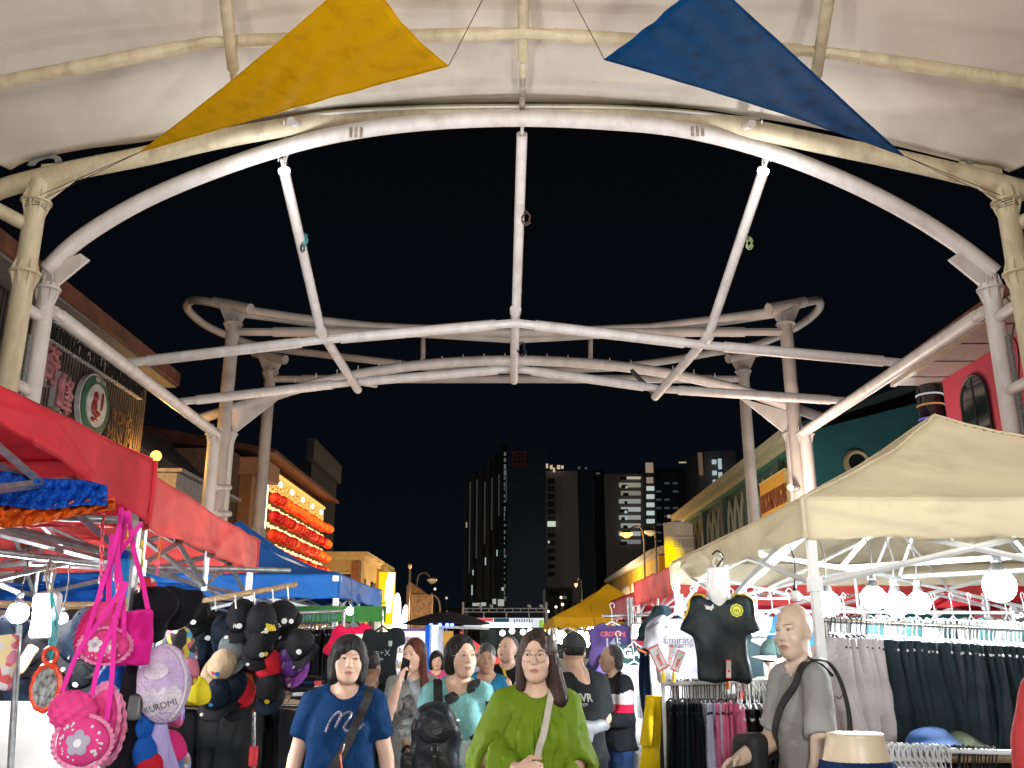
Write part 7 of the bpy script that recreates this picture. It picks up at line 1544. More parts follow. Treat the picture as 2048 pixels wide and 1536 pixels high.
    def mi(v, f):
        c = v[f].mean(1); l = (c - HC) @ R / HS
        x, ff, z = l[:, 0], -l[:, 1], l[:, 2]; zc = z + .0590; e = (x / .0225) ** 2 + (zc / np.where(zc > 0, .0082, .0105)) ** 2
        return np.where((e < 1) & (ff > .08), 1, 0)
    body, v, f = sdf_obj(s, 'body', [skin, lip], root, 1, mi=mi, keep=True); bv = bvh_of(v, f); G.bv = bv
    fwd = Vector(R @ V((0, -1, 0))); upv = Vector(R @ V((0, 0, 1))); rgt = Vector(R @ V((1, 0, 0)))
    def surf(x, z, off=0.0):
        o_ = Vector(hp(x, .2, z)); h = bv.ray_cast(o_, -fwd); return (h[0] if h[0] is not None else Vector(hp(x, .085, z))) + fwd * off
    G.surf = surf; Rm = Matrix(R.tolist())
    if eyes:
        for sg in (-1, 1):
            c = surf(sg * .032, .009, -.0042)
            e = MB().ball(c, (.0125, .0065, .0046), 14, 8, 0, R=Rm)
            gz = Vector(R @ V((gaze[0] * .0045, 0, gaze[1] * .002))); e.ball(c + fwd * .0035 + gz, (.0048, .0038, .0046), 12, 8, 1, R=Rm)
            e.build('eye', [EYE_W, EYE_D], root)
            lid = [surf(sg * .032 + t * .0155, .009 + .0056 * (1 - t * t) - .001 + .0012 * t * sg, .0012) for t in (-1, -.6, -.2, .2, .6, 1)]
            MB().tube(lid, [.0006, .0013, .0016, .0016, .0014, .0008], 5).build('eyelash', brow_m or EYE_D if not mannequin else mat('mannequin_brow', (.10, .045, .03), .5), root)
            br_ = [surf(sg * (.014 + t * .034), .0265 + .0065 * sin(t * 2.2) - .002 * t + (brow or 0) * (1 - t), .0008) for t in (0, .25, .5, .75, 1)]
            MB().tube(br_, [.0014, .0023, .0024, .0018, .0006], 5, flat=.6).build('eyebrow', brow_m or (mat('brow_soft', (.045, .025, .018), .7) if not mannequin else mat('mannequin_brow', (.10, .045, .03), .5)), root)
        MB().tube([surf(x, -.0588 - abs(x) * .06 * (1 - smile), .0002) for x in (-.022, -.012, -.004, .004, .012, .022)], [.0005, .001, .0011, .0011, .001, .0005], 5).build('lip_line', mat('lip_line', (.16, .04, .04), .6), root)
    # hair
    if hair:
        hx = SDF(HC + V((-.19, -.16, -.36)), HC + V((.19, .2, .155)), {0: .010, 1: .0065, 2: .0048}[near]); hx.rs = HS * hairw
        for op in hair:
            kd = op[0]; sub = kd.endswith('-'); kd = kd.rstrip('-'); kk = .018 if not sub else .008
            if kd == 'e': hx.ell(hp(*op[1]), op[2], kk, sub, R=R if len(op) < 4 else R @ np.array(Euler([radians(a) for a in op[3]]).to_matrix()))
            else: hx.cone(hp(*op[1]), hp(*op[2]), op[3], op[4], kk, sub, fy=op[5] if len(op) > 5 else 1)
        amp = .0009
        def wf(X, Y_, Z):
            a = np.arctan2(X - HC[0], -(Y_ - HC[1] - .0)); return amp * np.sin(a * 34 + Z * 14 + 2 * np.sin(a * 5 + Z * 20)) + amp * np.sin(a * 71 + Z * 9) * .6
        hx.warp(wf); sdf_obj(hx, 'hair', hair_m, root, 1)
    # clothes
    if top:
        t = SDF(lo - V((.03, .03, 0)), hi + V((.03, .03, 0)), {0: .015, 1: .0105, 2: .0085}[near], fz=[(0, top.get('hem', .85) - .06, .3)])
        gp_ = top.get('loose', .022); hem = top.get('hem', .85); fyv = .70
        t.cone((0, .01, 1.20), (0, .01, 1.17), .150 * w + gp_ * .5, .150 * w + gp_ * .5, .03, fy=.72)
        t.cone((0, .012, 1.17), (0, .012, hem), .142 * w + gp_, top.get('hemr', .160 * w + gp_), .03, fy=fyv)
        t.cone((-.115 * w, .01, 1.315), (.115 * w, .01, 1.315), .053, .053, .035)
        for sg in (-1, 1): t.cone((sg * .03, .02, 1.385), (sg * .13 * w, .012, 1.33), .036, .042, .03)
        if not male:
            for sg in (-1, 1): t.ell((sg * .072 * w, -.085, 1.18), (.062, .048, .060), .035)
        if belly: t.ell((0, -.05, 1.02), (.15 * w, .08 + belly, .15), .06)
        t.plane((0, 0, -1), (0, 0, hem)); body_d = t.d
        for sg in (-1, 1):
            a, b, c = S[sg]; fr = top.get('sleeve', .62); r0, r1 = top.get('sl_r', (.058, .060)); t.d = np.full_like(body_d, 10.0)
            if fr <= 1: e = a + (b - a) * fr; dirn = unit(b - a); t.cone(a, e, r0, r1, .02); t.cone(a + dirn * .0, e + dirn * .1, r0, r1, .0)
            else: e = b + (c - b) * (fr - 1); dirn = unit(c - b); t.cone(a, b, r0, (r0 + r1) / 2, .02); t.cone(b, e + dirn * .08, (r0 + r1) / 2, r1, .02)
            X, Yy, Z = t.pts((slice(None),) * 3); dd = (X - e[0]) * dirn[0] + (Yy - e[1]) * dirn[1] + (Z - e[2]) * dirn[2]
            near_e = ((X - e[0]) ** 2 + (Yy - e[1]) ** 2 + (Z - e[2]) ** 2) < (9 if fr <= 1 else .0144)
            t.d = np.where(near_e, np.maximum(t.d, dd), t.d).astype(np.float32)
            t.cone(e - dirn * .03, e + dirn * .05, r1 - .020, r1 - .014, .0, sub=True)
            hh = np.maximum(.02 - np.abs(body_d - t.d), 0) / .02; body_d = np.minimum(body_d, t.d) - hh * hh * .005
        t.d = body_d
        nr = top.get('neck', (.075, .06, .055)); t.ell((lean[0] * .3, -.035, 1.40 + top.get('neckz', 0)), (nr[0], nr[1] + .03, nr[2]), .004, sub=True)
        t.cone((0, .02, 1.33), HC, nk + .012, nk + .010, .003, sub=True)
        pl = top.get('pleats', 0); fa = top.get('folds', 1.0); sd = px * .01
        def wf(X, Y_, Z):
            a = np.arctan2(X, -(Y_ - .01)); rg = lambda u: (1 - np.abs(np.sin(u))) ** 2; o = -fa * (.010 * rg(X * 9 + Z * 14 + sd) * np.clip((1.30 - Z) * 4, 0, 1) + .008 * rg(X * 11 - Z * 9 + sd * 1.7 + np.sin(Z * 11)) + .007 * rg(Z * 12 + 2.2 * np.abs(X) * 8 + sd) * np.clip((np.abs(X) - .05) * 7, 0, 1)) + fa * (.002 * np.sin(X * 22 + Z * 26 + sd) * np.sin(Z * 13 - X * 9 + sd * 2) + .002 * np.sin(Z * 34 + 1.5 * np.sin(X * 14 + sd) + sd) * np.clip((np.abs(X) - .07) * 9, .1, 1))
            if pl: o = o + pl * np.sin(a * 19 + .8 * np.sin(Z * 7)) * np.clip((1.345 - Z) * 7, 0, 1) * (1 + .5 * np.sin(a * 7 + 1))
            return o
        t.warp(wf)
        mats_ = [top['m']] + top.get('extra', []); rule = top.get('rule')
        G.shirt, v, f = sdf_obj(t, 'shirt', mats_, root, 2, mi=(lambda v, f: rule(v[f].mean(1))) if rule else None, keep=True); G.sbv = bvh_of(v, f)
    lm = legs or C_blk
    if lm != 'none':
        t = SDF((-.26, -.22, .05), (.26, .22, 1.0), .014)
        t.ell((0, .012, .87), (.175 * w, .13, .13), .04)
        for sg in (-1, 1): t.cone((sg * .09 * w, .01, .84), (sg * .095, .0, .46), .105, .075, .02); t.cone((sg * .095, .0, .46), (sg * .1, .02, .08), .075, .058, .02)
        t.plane((0, 0, 1), (0, 0, .97)); t.plane((0, 0, -1), (0, 0, .08)); t.warp(lambda X, Y_, Z: .004 * np.sin(Z * 30 + X * 20 + px) + .003 * np.sin(X * 60 + Z * 8))
        sdf_obj(t, 'trousers', lm, root, 1)
        if not mannequin:
            for sg in (-1, 1):
                t = SDF((sg * .1 - .07, -.2, -.01), (sg * .1 + .07, .1, .12), .01); t.cone((sg * .1, .02, .05), (sg * .1, -.14, .035), .05, .04, .02); t.plane((0, 0, -1), (0, 0, .0)); sdf_obj(t, 'shoe', M['plastic_k'], root, 1)
    def onfront(x, z, off=.004, src=None):
        h = (src or G.sbv).ray_cast(Vector((x, -1, z)), Vector((0, 1, 0))); return (h[0] if h[0] is not None else Vector((x, -.1, z))) + Vector((0, -off, 0))
    G.onfront = onfront
    def strap(pts, width, m, th=.006, off=.006, name='strap', extra=None, back=True):
        out = [onfront(x, z, off) for x, z in [tuple(p)[:2] for p in cr_spline([(a, b, 0) for a, b in pts], 8)]]
        if back: p0 = out[0]; out = [Vector((p0.x * .95, .12, p0.z - .05)), Vector((p0.x, .06, max(p0.z, 1.385))), Vector((p0.x, .0, max(p0.z + .004, 1.392)))] + out
        sm_ = [out[0]] + [(out[i - 1] + out[i] * 2 + out[i + 1]) / 4 for i in range(1, len(out) - 1)] + [out[-1]]
        nr_ = [Vector((0, .2, 1)) if i < 3 and back else Vector((0, -1, .25)) for i in range(len(sm_))]
        return ribbon(name, sm_, width, m, extra or root, th, nrm=nr_)
    G.strap = strap
    return G
def glasses(G, m, r=.0235, rz=.0215, w=.0012):
    o = MB(); f = Vector(G.R @ V((0, -1, 0)))
    base = max([(Vector(G.surf(x, .0)) - Vector(G.HC)).dot(f) for x in (-.02, .0, .02, -.034, .034)]) + .004
    pt = lambda x, z, b=0: Vector(G.HC) + Vector(G.R @ V((x, 0, z))) + f * (base + b)
    for sg in (-1, 1):
        o.tube([pt(sg * .034 + r * cos(a), .002 + rz * sin(a)) for a in [2 * pi * k / 28 for k in range(29)]], w, 5, caps=False)
        o.tube([pt(sg * (.034 + r), .008), pt(sg * .074, .012, -.02), pt(sg * .083, .012, -.10)], w, 5)
    o.tube([pt(-.011, .006), pt(0, .010, .001), pt(.011, .006)], w, 5); return o.build('glasses', m, G.root)
# hair recipes (x, forward, up in the head's frame)
H_BOB = [('e', (0, -.018, .035), (.097, .106, .100)), ('c', (-.078, .0, .0), (-.078, .012, -.085), .036, .030), ('c', (.078, .0, .0), (.076, .012, -.085), .036, .030), ('e', (0, -.065, -.05), (.088, .05, .07)), ('e-', (.002, .112, -.040), (.066, .080, .078)), ('e-', (.030, .125, .025), (.048, .075, .030), (0, 28, 0)), ('e', (-.030, .070, .066), (.050, .028, .026), (0, -24, 0))]
H_UPDO = [('e', (0, -.022, .038), (.093, .104, .094)), ('e', (-.062, -.045, -.035), (.048, .055, .060)), ('e', (-.075, -.02, .03), (.034, .06, .06)), ('e', (.05, -.05, -.04), (.045, .05, .05)), ('e-', (.004, .118, -.025), (.073, .085, .092)), ('e-', (.012, .122, .018), (.056, .07, .074))]
H_LONG = [('e', (0, -.016, .036), (.092, .104, .097)), ('c', (-.076, .008, .0), (-.084, -.0, -.13), .030, .028), ('c', (.080, .005, .0), (.120, -.005, -.18), .034, .044), ('c', (.05, -.06, 0), (.09, -.07, -.17), .06, .055), ('c', (-.03, -.06, 0), (-.05, -.07, -.13), .06, .05), ('e-', (-.003, .125, -.038), (.068, .090, .100)), ('e-', (-.008, .122, .022), (.054, .07, .072))]
H_STR = [('e', (0, -.016, .036), (.089, .103, .096)), ('c', (-.078, -.01, .0), (-.098, -.03, -.22), .026, .040), ('c', (.078, -.01, .0), (.098, -.03, -.20), .028, .038), ('c', (0, -.06, 0), (0, -.08, -.22), .07, .07, .8), ('e-', (0, .125, -.030), (.066, .088, .094)), ('e-', (.0, .122, .022), (.048, .07, .068))]
H_MALE = [('e', (0, -.018, .042), (.086, .100, .089)), ('e-', (0, .122, -.022), (.078, .085, .086)), ('e-', (0, -.01, -.085), (.12, .15, .085)), ('e-', (0, .05, -.05), (.12, .055, .065))]
H_BUZZ = [('e', (0, -.020, .036), (.081, .096, .090)), ('e-', (0, .112, -.012), (.082, .085, .086)), ('e-', (0, -.0, -.085), (.12, .15, .085)), ('e-', (0, .05, -.05), (.12, .06, .065))]
# --- 1 blue shirt woman
nav = cloth('tee_navy', (.004, .036, .12), bump=.5, vs=3)
G = figure('person', 'woman with a black bob in a navy blue t-shirt with dark crossbody strap', 692, 4.6, 1274, head=(14, -4, 2), lean=(.02, -.02), w=1.04, near=2, gaze=(.7, .3), face=1.08, jaw=1.05, headw=1.0,
           hair=H_BOB, hairw=1.07, top=dict(m=nav, sleeve=.62, sl_r=(.060, .066), neck=(.080, .07, .062), loose=.015, hem=.8, neckz=-.01), belly=.02, legs=C_blk,
           arms={-1: ((-.235, .02, 1.06), (-.265, -.03, .84)), 1: ((.235, .02, 1.06), (.27, -.03, .84))})
gl_ = mat('glitter', (.35, .34, .42), .35, metal=.6, var=.5, vs=120)
for st_ in ([(302, 790), (318, 745), (340, 705), (368, 682), (380, 692), (368, 730), (352, 770)], [(362, 750), (385, 705), (420, 682), (438, 690), (425, 725), (405, 765), (425, 785), (452, 770), (470, 745)], [(470, 780), (485, 770), (510, 748)]):
    MB().tube(cr_spline([G.onfront(*G.at(540 + a / 2.77, 1180 + b_ / 2.77), .003) for a, b_ in st_], 5), .0075, 6).build('print', gl_, G.root)
G.strap([G.at(738, 1384, .02), G.at(729, 1400), G.at(716, 1430), G.at(704, 1465), G.at(690, 1495), G.at(664, 1540)], .046, mat('strap_dark', (.02, .02, .022), .6), off=.008)
MB().tube([G.onfront(*G.at(688, 1488), .018), G.onfront(*G.at(686, 1500), .02), G.onfront(*G.at(682, 1508), .018)], .006, 8).build('clasp', M['chrome'], G.root)
MB().tube([G.onfront(*G.at(681, 1508), .02), G.onfront(*G.at(684, 1530), .02), G.onfront(*G.at(684, 1580), .02)], .005, 6).build('bag_cord', mat('cord_orange', (.7, .12, .04), .5), G.root)
s = SDF((-.26, -.36, .83), (.1, -.06, 1.07), .01); s.box((-.09, -.20, .955), (.12, .035, .085), .02); sdf_obj(s, 'bag', mat('bag_olive', (.04, .038, .032), .6), G.root)
# --- 2 light blue woman with rucksack
aq = cloth('tee_aqua', (.22, .50, .50), bump=.5, vs=3)
G = figure('person', 'woman in a light blue top with a black rucksack on her front', 915, 5.1, 1270, head=(27, -2, -3), lean=(.03, -.02), w=.96, near=2, gaze=(1, .1), face=1.0, headw=.98, jaw=1.0,
           hair=H_UPDO, top=dict(m=aq, sleeve=.98, sl_r=(.056, .060), neck=(.078, .07, .075), loose=.025, hem=.78, neckz=-.015), arms={-1: ((-.19, .02, 1.08), (-.21, -.08, .86)), 1: ((.18, .03, 1.07), (.18, -.05, .85))})
glasses(G, mat('clear_frame', (.5, .45, .4), .3), w=.0008)
stp = mat('strap_black', (.014, .015, .017), .7, var=.2, vs=60, bump=.3, bs=150)
G.strap([(-.105, 1.362), (-.102, 1.33), (-.098, 1.27)], .052, stp, .012, .022, back=False); G.strap([(.10, 1.358), (.03, 1.325), (-.055, 1.285)], .052, stp, .012, .030, back=False)
G.strap([(-.110, 1.375), (-.105, 1.362)], .05, stp, .008, .006); G.strap([(.112, 1.372), (.10, 1.358)], .05, stp, .008, .006)
G.strap([G.at(974, 1405), G.at(972, 1430), G.at(958, 1460), G.at(940, 1480)], .022, stp, .006, .006, back=False)
rk = MB(); root2 = G.root
bagm = mat('rucksack_nylon', (.016, .019, .025), .42, var=.25, vs=5, bump=.5, bs=18)
rs = empty('rucksack', (0, 0, 0), 'plain black nylon rucksack worn on the front of the light blue woman', 'rucksack', local=True)
rs.location = G.root.location + Vector((-.035, .02, .075)); rs.scale = G.root.scale * 1.0; rs.scale.x *= 1.18
s = SDF((-.23, -.42, .72), (.13, -.05, 1.27), .008); s.box((-.055, -.225, .93), (.115, .065, .20), .06, .02); s.ell((-.06, -.235, 1.12), (.095, .06, .10), .03); 
s.warp(lambda X, Y_, Z: .004 * np.sin(Z * 38 + np.sin(X * 20) * 2) + .003 * np.sin(X * 45 + Z * 20)); sdf_obj(s, 'bag_body', bagm, rs)
s = SDF((-.20, -.42, .96), (.09, -.10, 1.22), .007); s.ell((-.058, -.255, 1.085), (.090, .055, .105), .02); s.plane((0, -.5, -1), (0, -.25, 1.0)); s.warp(lambda X, Y_, Z: .002 * np.sin(X * 60 + Z * 40)); sdf_obj(s, 'flap', bagm, rs)
s = SDF((-.23, -.42, .72), (.12, -.15, .93), .008); s.box((-.06, -.29, .83), (.085, .04, .07), .03); s.warp(lambda X, Y_, Z: .003 * np.sin(X * 40 + Z * 30)); sdf_obj(s, 'front_pocket', bagm, rs)
s = SDF((-.24, -.33, .84), (-.1, -.15, 1.0), .008); s.box((-.17, -.24, .92), (.04, .035, .055), .02); sdf_obj(s, 'side_pocket', bagm, rs)
MB().lathe([(.021, 0), (.019, .003)], (-.045, -.315, 1.075), 20, axis=(0, -1, .3), sq=(1, .7)).build('badge', mat('badge_dark', (.04, .042, .045), .4), rs)
bk_ = MB()
for x in (-.062, -.035): bk_.box((x, -.318, 1.0), (.006, .006, .018))
bk_.ball((-.05, -.322, .965), .006, 8, 6); bk_.ball((-.055, -.335, .885), .008, 8, 6); bk_.ball((-.045, -.335, .875), .007, 8, 6); bk_.build('buckle', M['chrome'], rs)
ribbon('flap_strap', [(-.05, -.312, 1.02), (-.05, -.322, .96), (-.05, -.336, .89)], .022, stp, rs)
MB().ball((-.02, -.19, 1.185), (.028, .022, .022), 10, 8).build('strap_knot', stp, rs)
MB().tube(cr_spline([(-.15, -.22, .99), (-.19, -.23, 1.0), (-.20, -.22, .965), (-.16, -.21, .955)], 4), .010, 6).build('side_loop', stp, rs)
MB().tube(cr_spline([(.03, -.19, 1.17), (.045, -.21, 1.12), (.06, -.21, 1.07), (.07, -.22, 1.03)], 5), .0035, 5).build('cord', mat('beige_string', (.45, .38, .28), .7), rs)
MB().ball((.045, -.215, 1.12), (.009, .006, .014), 8, 6).build('ring', M['chrome'], rs)
cd = MB(); cd.box((.085, -.23, .97), (.042, .006, .115), R=Matrix.Rotation(.12, 3, 'Y')); cd.build('name_card', mat('card_white', (.5, .55, .57), .35, var=.15, vs=60), rs, smooth=False)
ribbon('card_strap', [(.068, -.22, 1.04), (.075, -.228, 1.02)], .008, M['chrome'], rs)
# --- 3 green blouse woman
grn = cloth('blouse_green', (.16, .26, .016), rough=.6, bump=.4, vs=2)
G = figure('person', 'bespectacled long haired woman in a loose green blouse, nearest the centre', 1068, 4.2, 1261, head=(-9, -3, 0), lean=(.012, -.02), w=.96, near=2, gaze=(-.8, .1), face=1.0, jaw=1.0, headw=.98,
           hair=H_LONG, hair_m=HAIR_B, brow_m=mat('brow_brown', (.09, .05, .035), .7), top=dict(m=grn, sleeve=1.18, sl_r=(.062, .082), neck=(.080, .07, .052), loose=.03, hem=.75, hemr=.21, pleats=.009, neckz=-.012, folds=1.6),
           arms={-1: ((-.235, -.03, 1.09), (-.085, -.215, 1.075)), 1: ((.205, .03, 1.09), (.12, -.17, .93))}, hands={-1: dict(at=(-.085, -.215, 1.075), d=(.95, -.12, -.08), n=(.15, .9, -.2), t=(.0, .15, 1), curl=(40, 70, 60), thumb=15), 1: dict(at=(.12, -.17, .93), d=(-.8, -.4, .2), n=(0, .9, .2), t=(0, 0, 1), curl=(40, 60, 50))})
glasses(G, mat('frame_brown', (.16, .07, .05), .35), r=.025, rz=.0235, w=.0011)
ivs = mat('strap_ivory', (.60, .55, .46), .7, var=.06, vs=30, bump=.2, bs=200)
G.strap([G.at(1103, 1385, .02), G.at(1100, 1410), G.at(1094, 1440), G.at(1087, 1470), G.at(1078, 1500), G.at(1072, 1540)], .030, ivs, .006, .014)
s = SDF((-.26, -.44, .80), (.10, -.12, 1.06), .01); s.box((-.07, -.27, .94), (.14, .05, .085), .03); sdf_obj(s, 'shoulder_bag', mat('bag_ivory', (.58, .53, .44), .7), G.root)
# --- 4 phone woman
gt = cloth('tee_heather', (.26, .28, .27), bump=.5)
G = figure('person', 'young auburn haired woman in a grey t-shirt holding a phone to her mouth', 829, 6.3, 1277, head=(-24, -4, 0), lean=(0, -.02), w=.86, near=1, gaze=(-.3, -.6), hair=H_STR, hair_m=HAIR_R, brow_m=mat('brow_brown', (.09, .05, .035), .7), headw=.97, jaw=.92,
           top=dict(m=gt, sleeve=.92, sl_r=(.062, .070), neck=(.07, .07, .05), loose=.035, hem=.80, hemr=.20), legs=cloth('trouser_sage', (.26, .30, .28)),
           arms={-1: ((-.165, -.10, 1.12), (-.085, -.19, 1.325)), 1: ((.20, .03, 1.08), (.19, -.05, .86))}, hands={-1: dict(at=(-.085, -.19, 1.325), d=(.35, -.05, .93), n=(.75, .6, -.2), t=(.3, .9, .0), curl=(20, 30, 30), thumb=30, spread=.12)})
lettering('Converse', .05, (-.02, 0, 1.06), (1, 0, 0), (0, 0, 1), mat('print_grey', (.10, .10, .10), .6), G.root, 'print', bvh=G.sbv, ray=(0, 1, 0), off=.006) if False else lettering('Comeside', .052, (-.01, 0, 1.07), (1, 0, 0), (0, 0, 1), mat('print_grey', (.10, .10, .10), .6), G.root, 'print', bvh=G.sbv, ray=(0, 1, 0), off=.006)
lettering('L’Amour', .045, (.0, 0, 1.02), (1, 0, 0), (0, 0, 1), mat('print_grey', (.10, .10, .10), .6), G.root, 'print', bvh=G.sbv, ray=(0, 1, 0), off=.006)
pgm = mat('print_photo', (.12, .12, .125), .6, var=.6, vs=30)
disc_print(G.root, G.sbv, 0, 0, 0, pgm, pts=[(-.07, 1.24), (-.01, 1.27), (.03, 1.22), (.02, 1.13), (-.05, 1.11), (-.09, 1.15)], off=.005)
G.strap([(-.02, 1.35), (.02, 1.29), (.06, 1.2), (.10, 1.1)], .035, mat('strap_pale', (.34, .38, .42), .5), back=False, off=.008)
ph = empty('smartphone', (0, 0, 0), 'black smartphone held up to the mouth of the auburn haired woman', 'phone', local=True); ph.location = G.root.location; ph.scale = G.root.scale
Rp = Euler((.25, .35, -.4)).to_matrix()
s = SDF((-.04, -.012, -.08), (.04, .012, .08), .004); s.box((0, 0, 0), (.033, .0055, .07), .005); v_, f_ = s.mesh(); v_ = v_ @ np.array(Rp).T + V((-.045, -.175, 1.425)); mesh_obj('case', v_, f_, M['plastic_k'], ph)
MB().lathe([(.012, 0), (.012, .003)], Vector((-.045, -.175, 1.425)) + Rp @ Vector((-.012, -.006, .045)), 14, axis=Rp @ Vector((0, -1, 0))).build('camera_ring', M['chrome'], ph)
# --- 5 man in blue t-shirt
G = figure('person', 'tanned man with grey streaked hair in a teal blue t-shirt with a beige strap', 973, 7.1, 1287, skin=SK_D, lip=LIP2, head=(3, 2, 0), male=True, w=1.0, near=1, hair=H_MALE, hair_m=HAIR_G, jaw=1.08,
           top=dict(m=cloth('tee_teal', (.012, .13, .24), bump=.5), sleeve=.15, sl_r=(.05, .055), neck=(.09, .07, .07), loose=.03, hem=.85), belly=.02)
G.strap([(.03, 1.36), (-.02, 1.26), (-.09, 1.12), (-.14, 1.0)], .045, cloth('strap_beige', (.42, .36, .28)), back=False, off=.01)
# --- 6 man in black behind
G = figure('person', 'short haired man in a black t-shirt with a yellow lanyard, behind the others', 1016, 7.8, 1271, skin=SK_L, head=(-38, -14, 0), male=True, w=1.02, near=1, hair=H_BUZZ, hair_m=HAIR_G, jaw=1.12, headw=1.05,
           top=dict(m=cloth('tee_black2', (.012, .012, .014), bump=.5), sleeve=.7, sl_r=(.07, .075), neck=(.08, .07, .05), hem=.85), belly=.03)
G.strap([(-.04, 1.36), (.0, 1.25), (.07, 1.1), (.1, 1.0)], .022, M['yellow'], back=False, off=.01)
disc_print(G.root, G.sbv, 0, 0, 0, W_, pts=[(.06, 1.26), (.09, 1.22), (.13, 1.23), (.11, 1.19), (.14, 1.14), (.10, 1.16), (.08, 1.12), (.07, 1.18), (.04, 1.2)], off=.006)
# --- 7 man from behind in cap
G = figure('person', 'man seen from behind in a dark cap and black t-shirt with a grey waist bag', 1158, 6.2, 1271, skin=SK_M, body_yaw=radians(205), head=(-25, 4, 0), male=True, w=.90, near=1, hair=H_BUZZ, hair_m=HAIR_K, eyes=False, lean=(.04, 0),
           top=dict(m=cloth('tee_black3', (.014, .016, .018), bump=.5), sleeve=.8, sl_r=(.07, .075), neck=(.08, .06, .05), loose=.035, hem=.86), belly=.02,
           arms={-1: ((-.215, -.03, 1.10), (-.08, -.21, 1.08)), 1: ((.20, -.02, 1.09), (.07, -.21, 1.1))})
bb = G.sbv
def backtext(G, t, size, x, z, m, **k):
    return lettering(t, size, (x, 0, z), (-1, 0, 0), (0, 0, 1), m, G.root, 'print', bvh=G.sbv, ray=(0, -1, 0), off=.006, **k)
backtext(G, 'DNVR', .065, .075, 1.235, W_, bold=.002); backtext(G, 'EST 2009', .028, .075, 1.195, W_); 
c_ = cap_parts(mat('cap_charcoal', (.035, .038, .042), .8, bump=.2), mat('cap_charcoal', (.035, .038, .042), .8), 1.0); c_.name = 'cap'; set_parent(c_, G.root); c_.location = Vector(G.hp(0, -.008, .035)); c_.rotation_euler = (0, 0, radians(-10)); c_.scale = (1.04, 1.08, .85)
s = SDF((-.22, .06, .92), (.22, .28, 1.18), .009); s.cone((-.10, .155, 1.07), (.10, .155, 1.06), .035, .045, .02, fy=.8); s.cone((.1, .15, 1.06), (.02, .15, .99), .03, .02, .04); s.warp(lambda X, Y_, Z: .003 * np.sin(X * 50 + Z * 30)); sdf_obj(s, 'waist_bag', mat('bag_grey', (.26, .28, .30), .45, var=.2, vs=12), G.root)
# --- 8 profile man in jacket
wj, rj, bj = cloth('jacket_white', (.6, .6, .6)), C_red, cloth('jacket_black', (.012, .014, .018))
def jrule(c):
    z = c[:, 2]; return np.where(z > 1.27 - np.abs(c[:, 1]) * .4, 0, np.where(z > 1.16, 1, np.where(z > 1.10, 2, 0)))
G = figure('person', 'grey haired man in profile in a black, white and red jacket and jeans', 1226, 7.6, 1290, skin=SK_M, body_yaw=radians(-62), head=(-26, -4, 0), male=True, w=1.0, near=1, lean=(0, -.03),
           hair=[('e', (0, -.03, .040), (.084, .096, .088)), ('e', (0, -.07, -.04), (.075, .05, .06)), ('e-', (0, .118, -.02), (.09, .085, .09)), ('e-', (0, .06, -.05), (.12, .06, .06))], hair_m=HAIR_G,
           top=dict(m=bj, extra=[wj, rj], rule=jrule, sleeve=1.6, sl_r=(.068, .055), neck=(.07, .06, .04), loose=.04, hem=.82), legs=cloth('jeans', (.02, .05, .14), rough=.8),
           arms={-1: ((-.2, -.06, 1.08), (-.05, -.25, 1.04)), 1: ((.21, -.03, 1.06), (.12, -.22, 1.0))})
MB().tube([G.onfront(.03, 1.25, .002), G.onfront(.05, 1.20, .002)], .010, 6).build('badge', M['yellow'], G.root)
# --- 9 vendor with backward cap
G = figure('person', 'stall keeper with a backwards dark green cap behind the black football jersey', 1548, 6.4, 1286, skin=SK_L, body_yaw=radians(150), head=(-62, 0, 0), male=True, w=1.1, near=1, hair=H_MALE, hair_m=HAIR_K, eyes=True, top=dict(m=cloth('tee_khaki', (.26, .28, .22)), sleeve=.7, hem=.85, neck=(.075, .06, .05)))
c_ = cap_parts(mat('cap_green', (.02, .045, .04), .8, bump=.2), mat('cap_grey_brim', (.28, .27, .25), .8), 1.0); c_.name = 'cap'; set_parent(c_, G.root); c_.location = Vector(G.hp(0, -.01, .03)); c_.rotation_euler = (radians(0), 0, radians(-62 + 180)); c_.scale = (1.08, 1.08, .95)
# --- 10 small background people
G = figure('person', 'far woman in a bright pink top with black hair, beside the blue and white post', 874, 10.5, 1302, head=(10, 0, 0), near=0, hair=H_BOB, w=.9, top=dict(m=cloth('tee_hotpink', (.70, .08, .30)), sleeve=.7, hem=.85), arms={-1: ((-.19, -.04, 1.12), (-.05, -.2, 1.28))})
G = figure('person', 'dark clothed passer-by mostly hidden behind the woman with the bob', 742, 6.3, 1300, skin=SK_D, head=(160, 0, 0), near=0, male=True, hair=H_MALE, top=dict(m=C_blk, sleeve=.8, hem=.85), arms={1: ((.22, .02, 1.1), (.30, -.12, 1.02))})
G = figure('person', 'far shopper in a lilac grey shirt beside the light blue woman', 938, 12.5, 1300, skin=SK_M, head=(-20, 5, 0), near=0, hair=H_UPDO, top=dict(m=cloth('tee_lilac', (.35, .33, .42)), sleeve=.7, hem=.85))
G = figure('person', 'distant shopper in dark clothes under the yellow tents', 1196, 14, 1292, skin=SK_M, body_yaw=radians(170), near=0, male=True, hair=H_MALE, top=dict(m=C_nav, sleeve=.8, hem=.85))
# --- 11 person at the right edge in red
rc = cloth('scarf_red', (.50, .05, .05), bump=.3, vs=3, rough=.85)
G = figure('person', 'close person in a red long sleeved top, cut off by the right edge', 2295, 1.75, 1040, near=1, male=True, w=1.1, body_yaw=pi, hair=H_MALE, eyes=False, top=dict(m=rc, sleeve=1.7, sl_r=(.07, .065), loose=.04, hem=.7), legs=C_blk,
           arms={-1: ((-.235, .02, 1.06), (-.25, -.05, .84)), 1: ((.235, .02, 1.06), (.25, -.05, .84))})
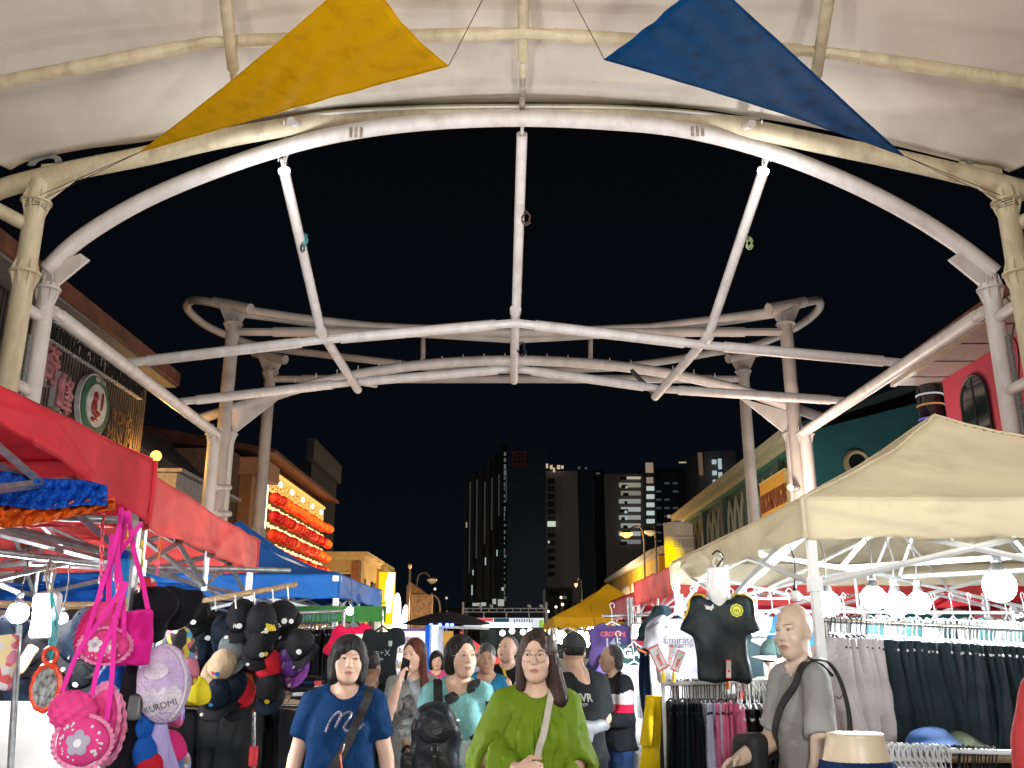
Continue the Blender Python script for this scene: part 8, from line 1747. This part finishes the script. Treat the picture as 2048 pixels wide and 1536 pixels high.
# --- mannequins
mk = mat('mannequin_skin', (.60, .44, .33), .38, var=.03, spec=.5); mk2 = mat('mannequin_skin2', (.60, .47, .32), .35, var=.03)
G = figure('mannequin', 'bald male mannequin in a grey oversized t-shirt with a black crossbody bag', 1590, 4.2, 1207, skin=mk, lip=mat('mannequin_lip', (.40, .21, .15), .4), body_yaw=radians(-62), head=(15, 0, 0), male=True, near=2, w=.72, HS=.97, slim=.82, jaw=1.0, mannequin=True, cat='mannequin', gaze=(-.3, 0),
           top=dict(m=cloth('tee_taupe', (.30, .295, .28), bump=.4), sleeve=.84, sl_r=(.058, .066), loose=.03, hem=.74, neck=(.075, .06, .05), folds=.8), legs=C_nav,
           arms={-1: ((-.16, -.04, 1.08), (-.12, -.26, 1.02)), 1: ((.20, -.075, 1.075), (.205, -.14, .85))}, hands={-1: dict(at=(-.12, -.26, 1.02), d=(-.0, -.9, -.25), n=(.6, 0, -.7), t=(.7, 0, .6), curl=(20, 25, 20), thumb=30)})
G.strap([(.085, 1.38), (.05, 1.30), (-.03, 1.20), (-.10, 1.09), (-.15, 1.0)], .036, mat('strap_dark', (.02, .02, .022), .6), .008, .010)
pts = [Vector((.085, -.0, 1.40)), Vector((.11, .09, 1.38)), Vector((.12, .15, 1.28)), Vector((.10, .185, 1.12)), Vector((.0, .20, .98))]
ribbon('strap', cr_spline(pts, 6), .036, mat('strap_dark', (.02, .02, .022), .6), G.root, .008, nrm=(.4, 1, .3))
s = SDF((-.34, -.36, .80), (0, -.02, 1.16), .01); s.box((-.16, -.17, .985), (.085, .05, .125), .035); s.warp(lambda X, Y_, Z: .004 * np.sin(X * 30 + Z * 30)); sdf_obj(s, 'crossbody_bag', mat('bag_black', (.014, .014, .016), .65, var=.2), G.root)
hp_ = empty('hip_mannequin', K(1712, 1500, 3.75), 'cream waist and hip mannequin form wearing dark blue denim, at the bottom right', 'mannequin', local=True); hp_.scale = (.98, 1, 1)
s = SDF((-.2, -.16, -.5), (.2, .16, .1), .008); s.cone((0, 0, .04), (0, 0, -.12), .115, .14, .02, fy=.72); s.cone((0, 0, -.12), (0, 0, -.35), .145, .13, .03, fy=.72); s.plane((0, 0, 1), (0, 0, .065)); s.ell((0, 0, .066), (.112, .08, .006), .004, sub=True); sdf_obj(s, 'torso_form', mk2, hp_)
s = SDF((-.2, -.17, -.6), (.2, .17, .0), .008); s.cone((0, 0, -.02), (0, 0, -.14), .134, .155, .02, fy=.72); s.cone((0, 0, -.14), (0, 0, -.40), .16, .15, .03, fy=.74); s.plane((0, .0, 1), (0, 0, -.035))
s.warp(lambda X, Y_, Z: .003 * np.sin(np.arctan2(X, Y_) * 50) * np.clip((Z + .12) * 20, .1, 1)); sdf_obj(s, 'denim_shorts', cloth('denim', (.012, .04, .13), bump=.7, bs=200, vs=30), hp_)
MB().tube([(0, 0, -.4), (0, 0, -1.17)], .02, 10).build('stand_pole', M['chrome'], hp_)
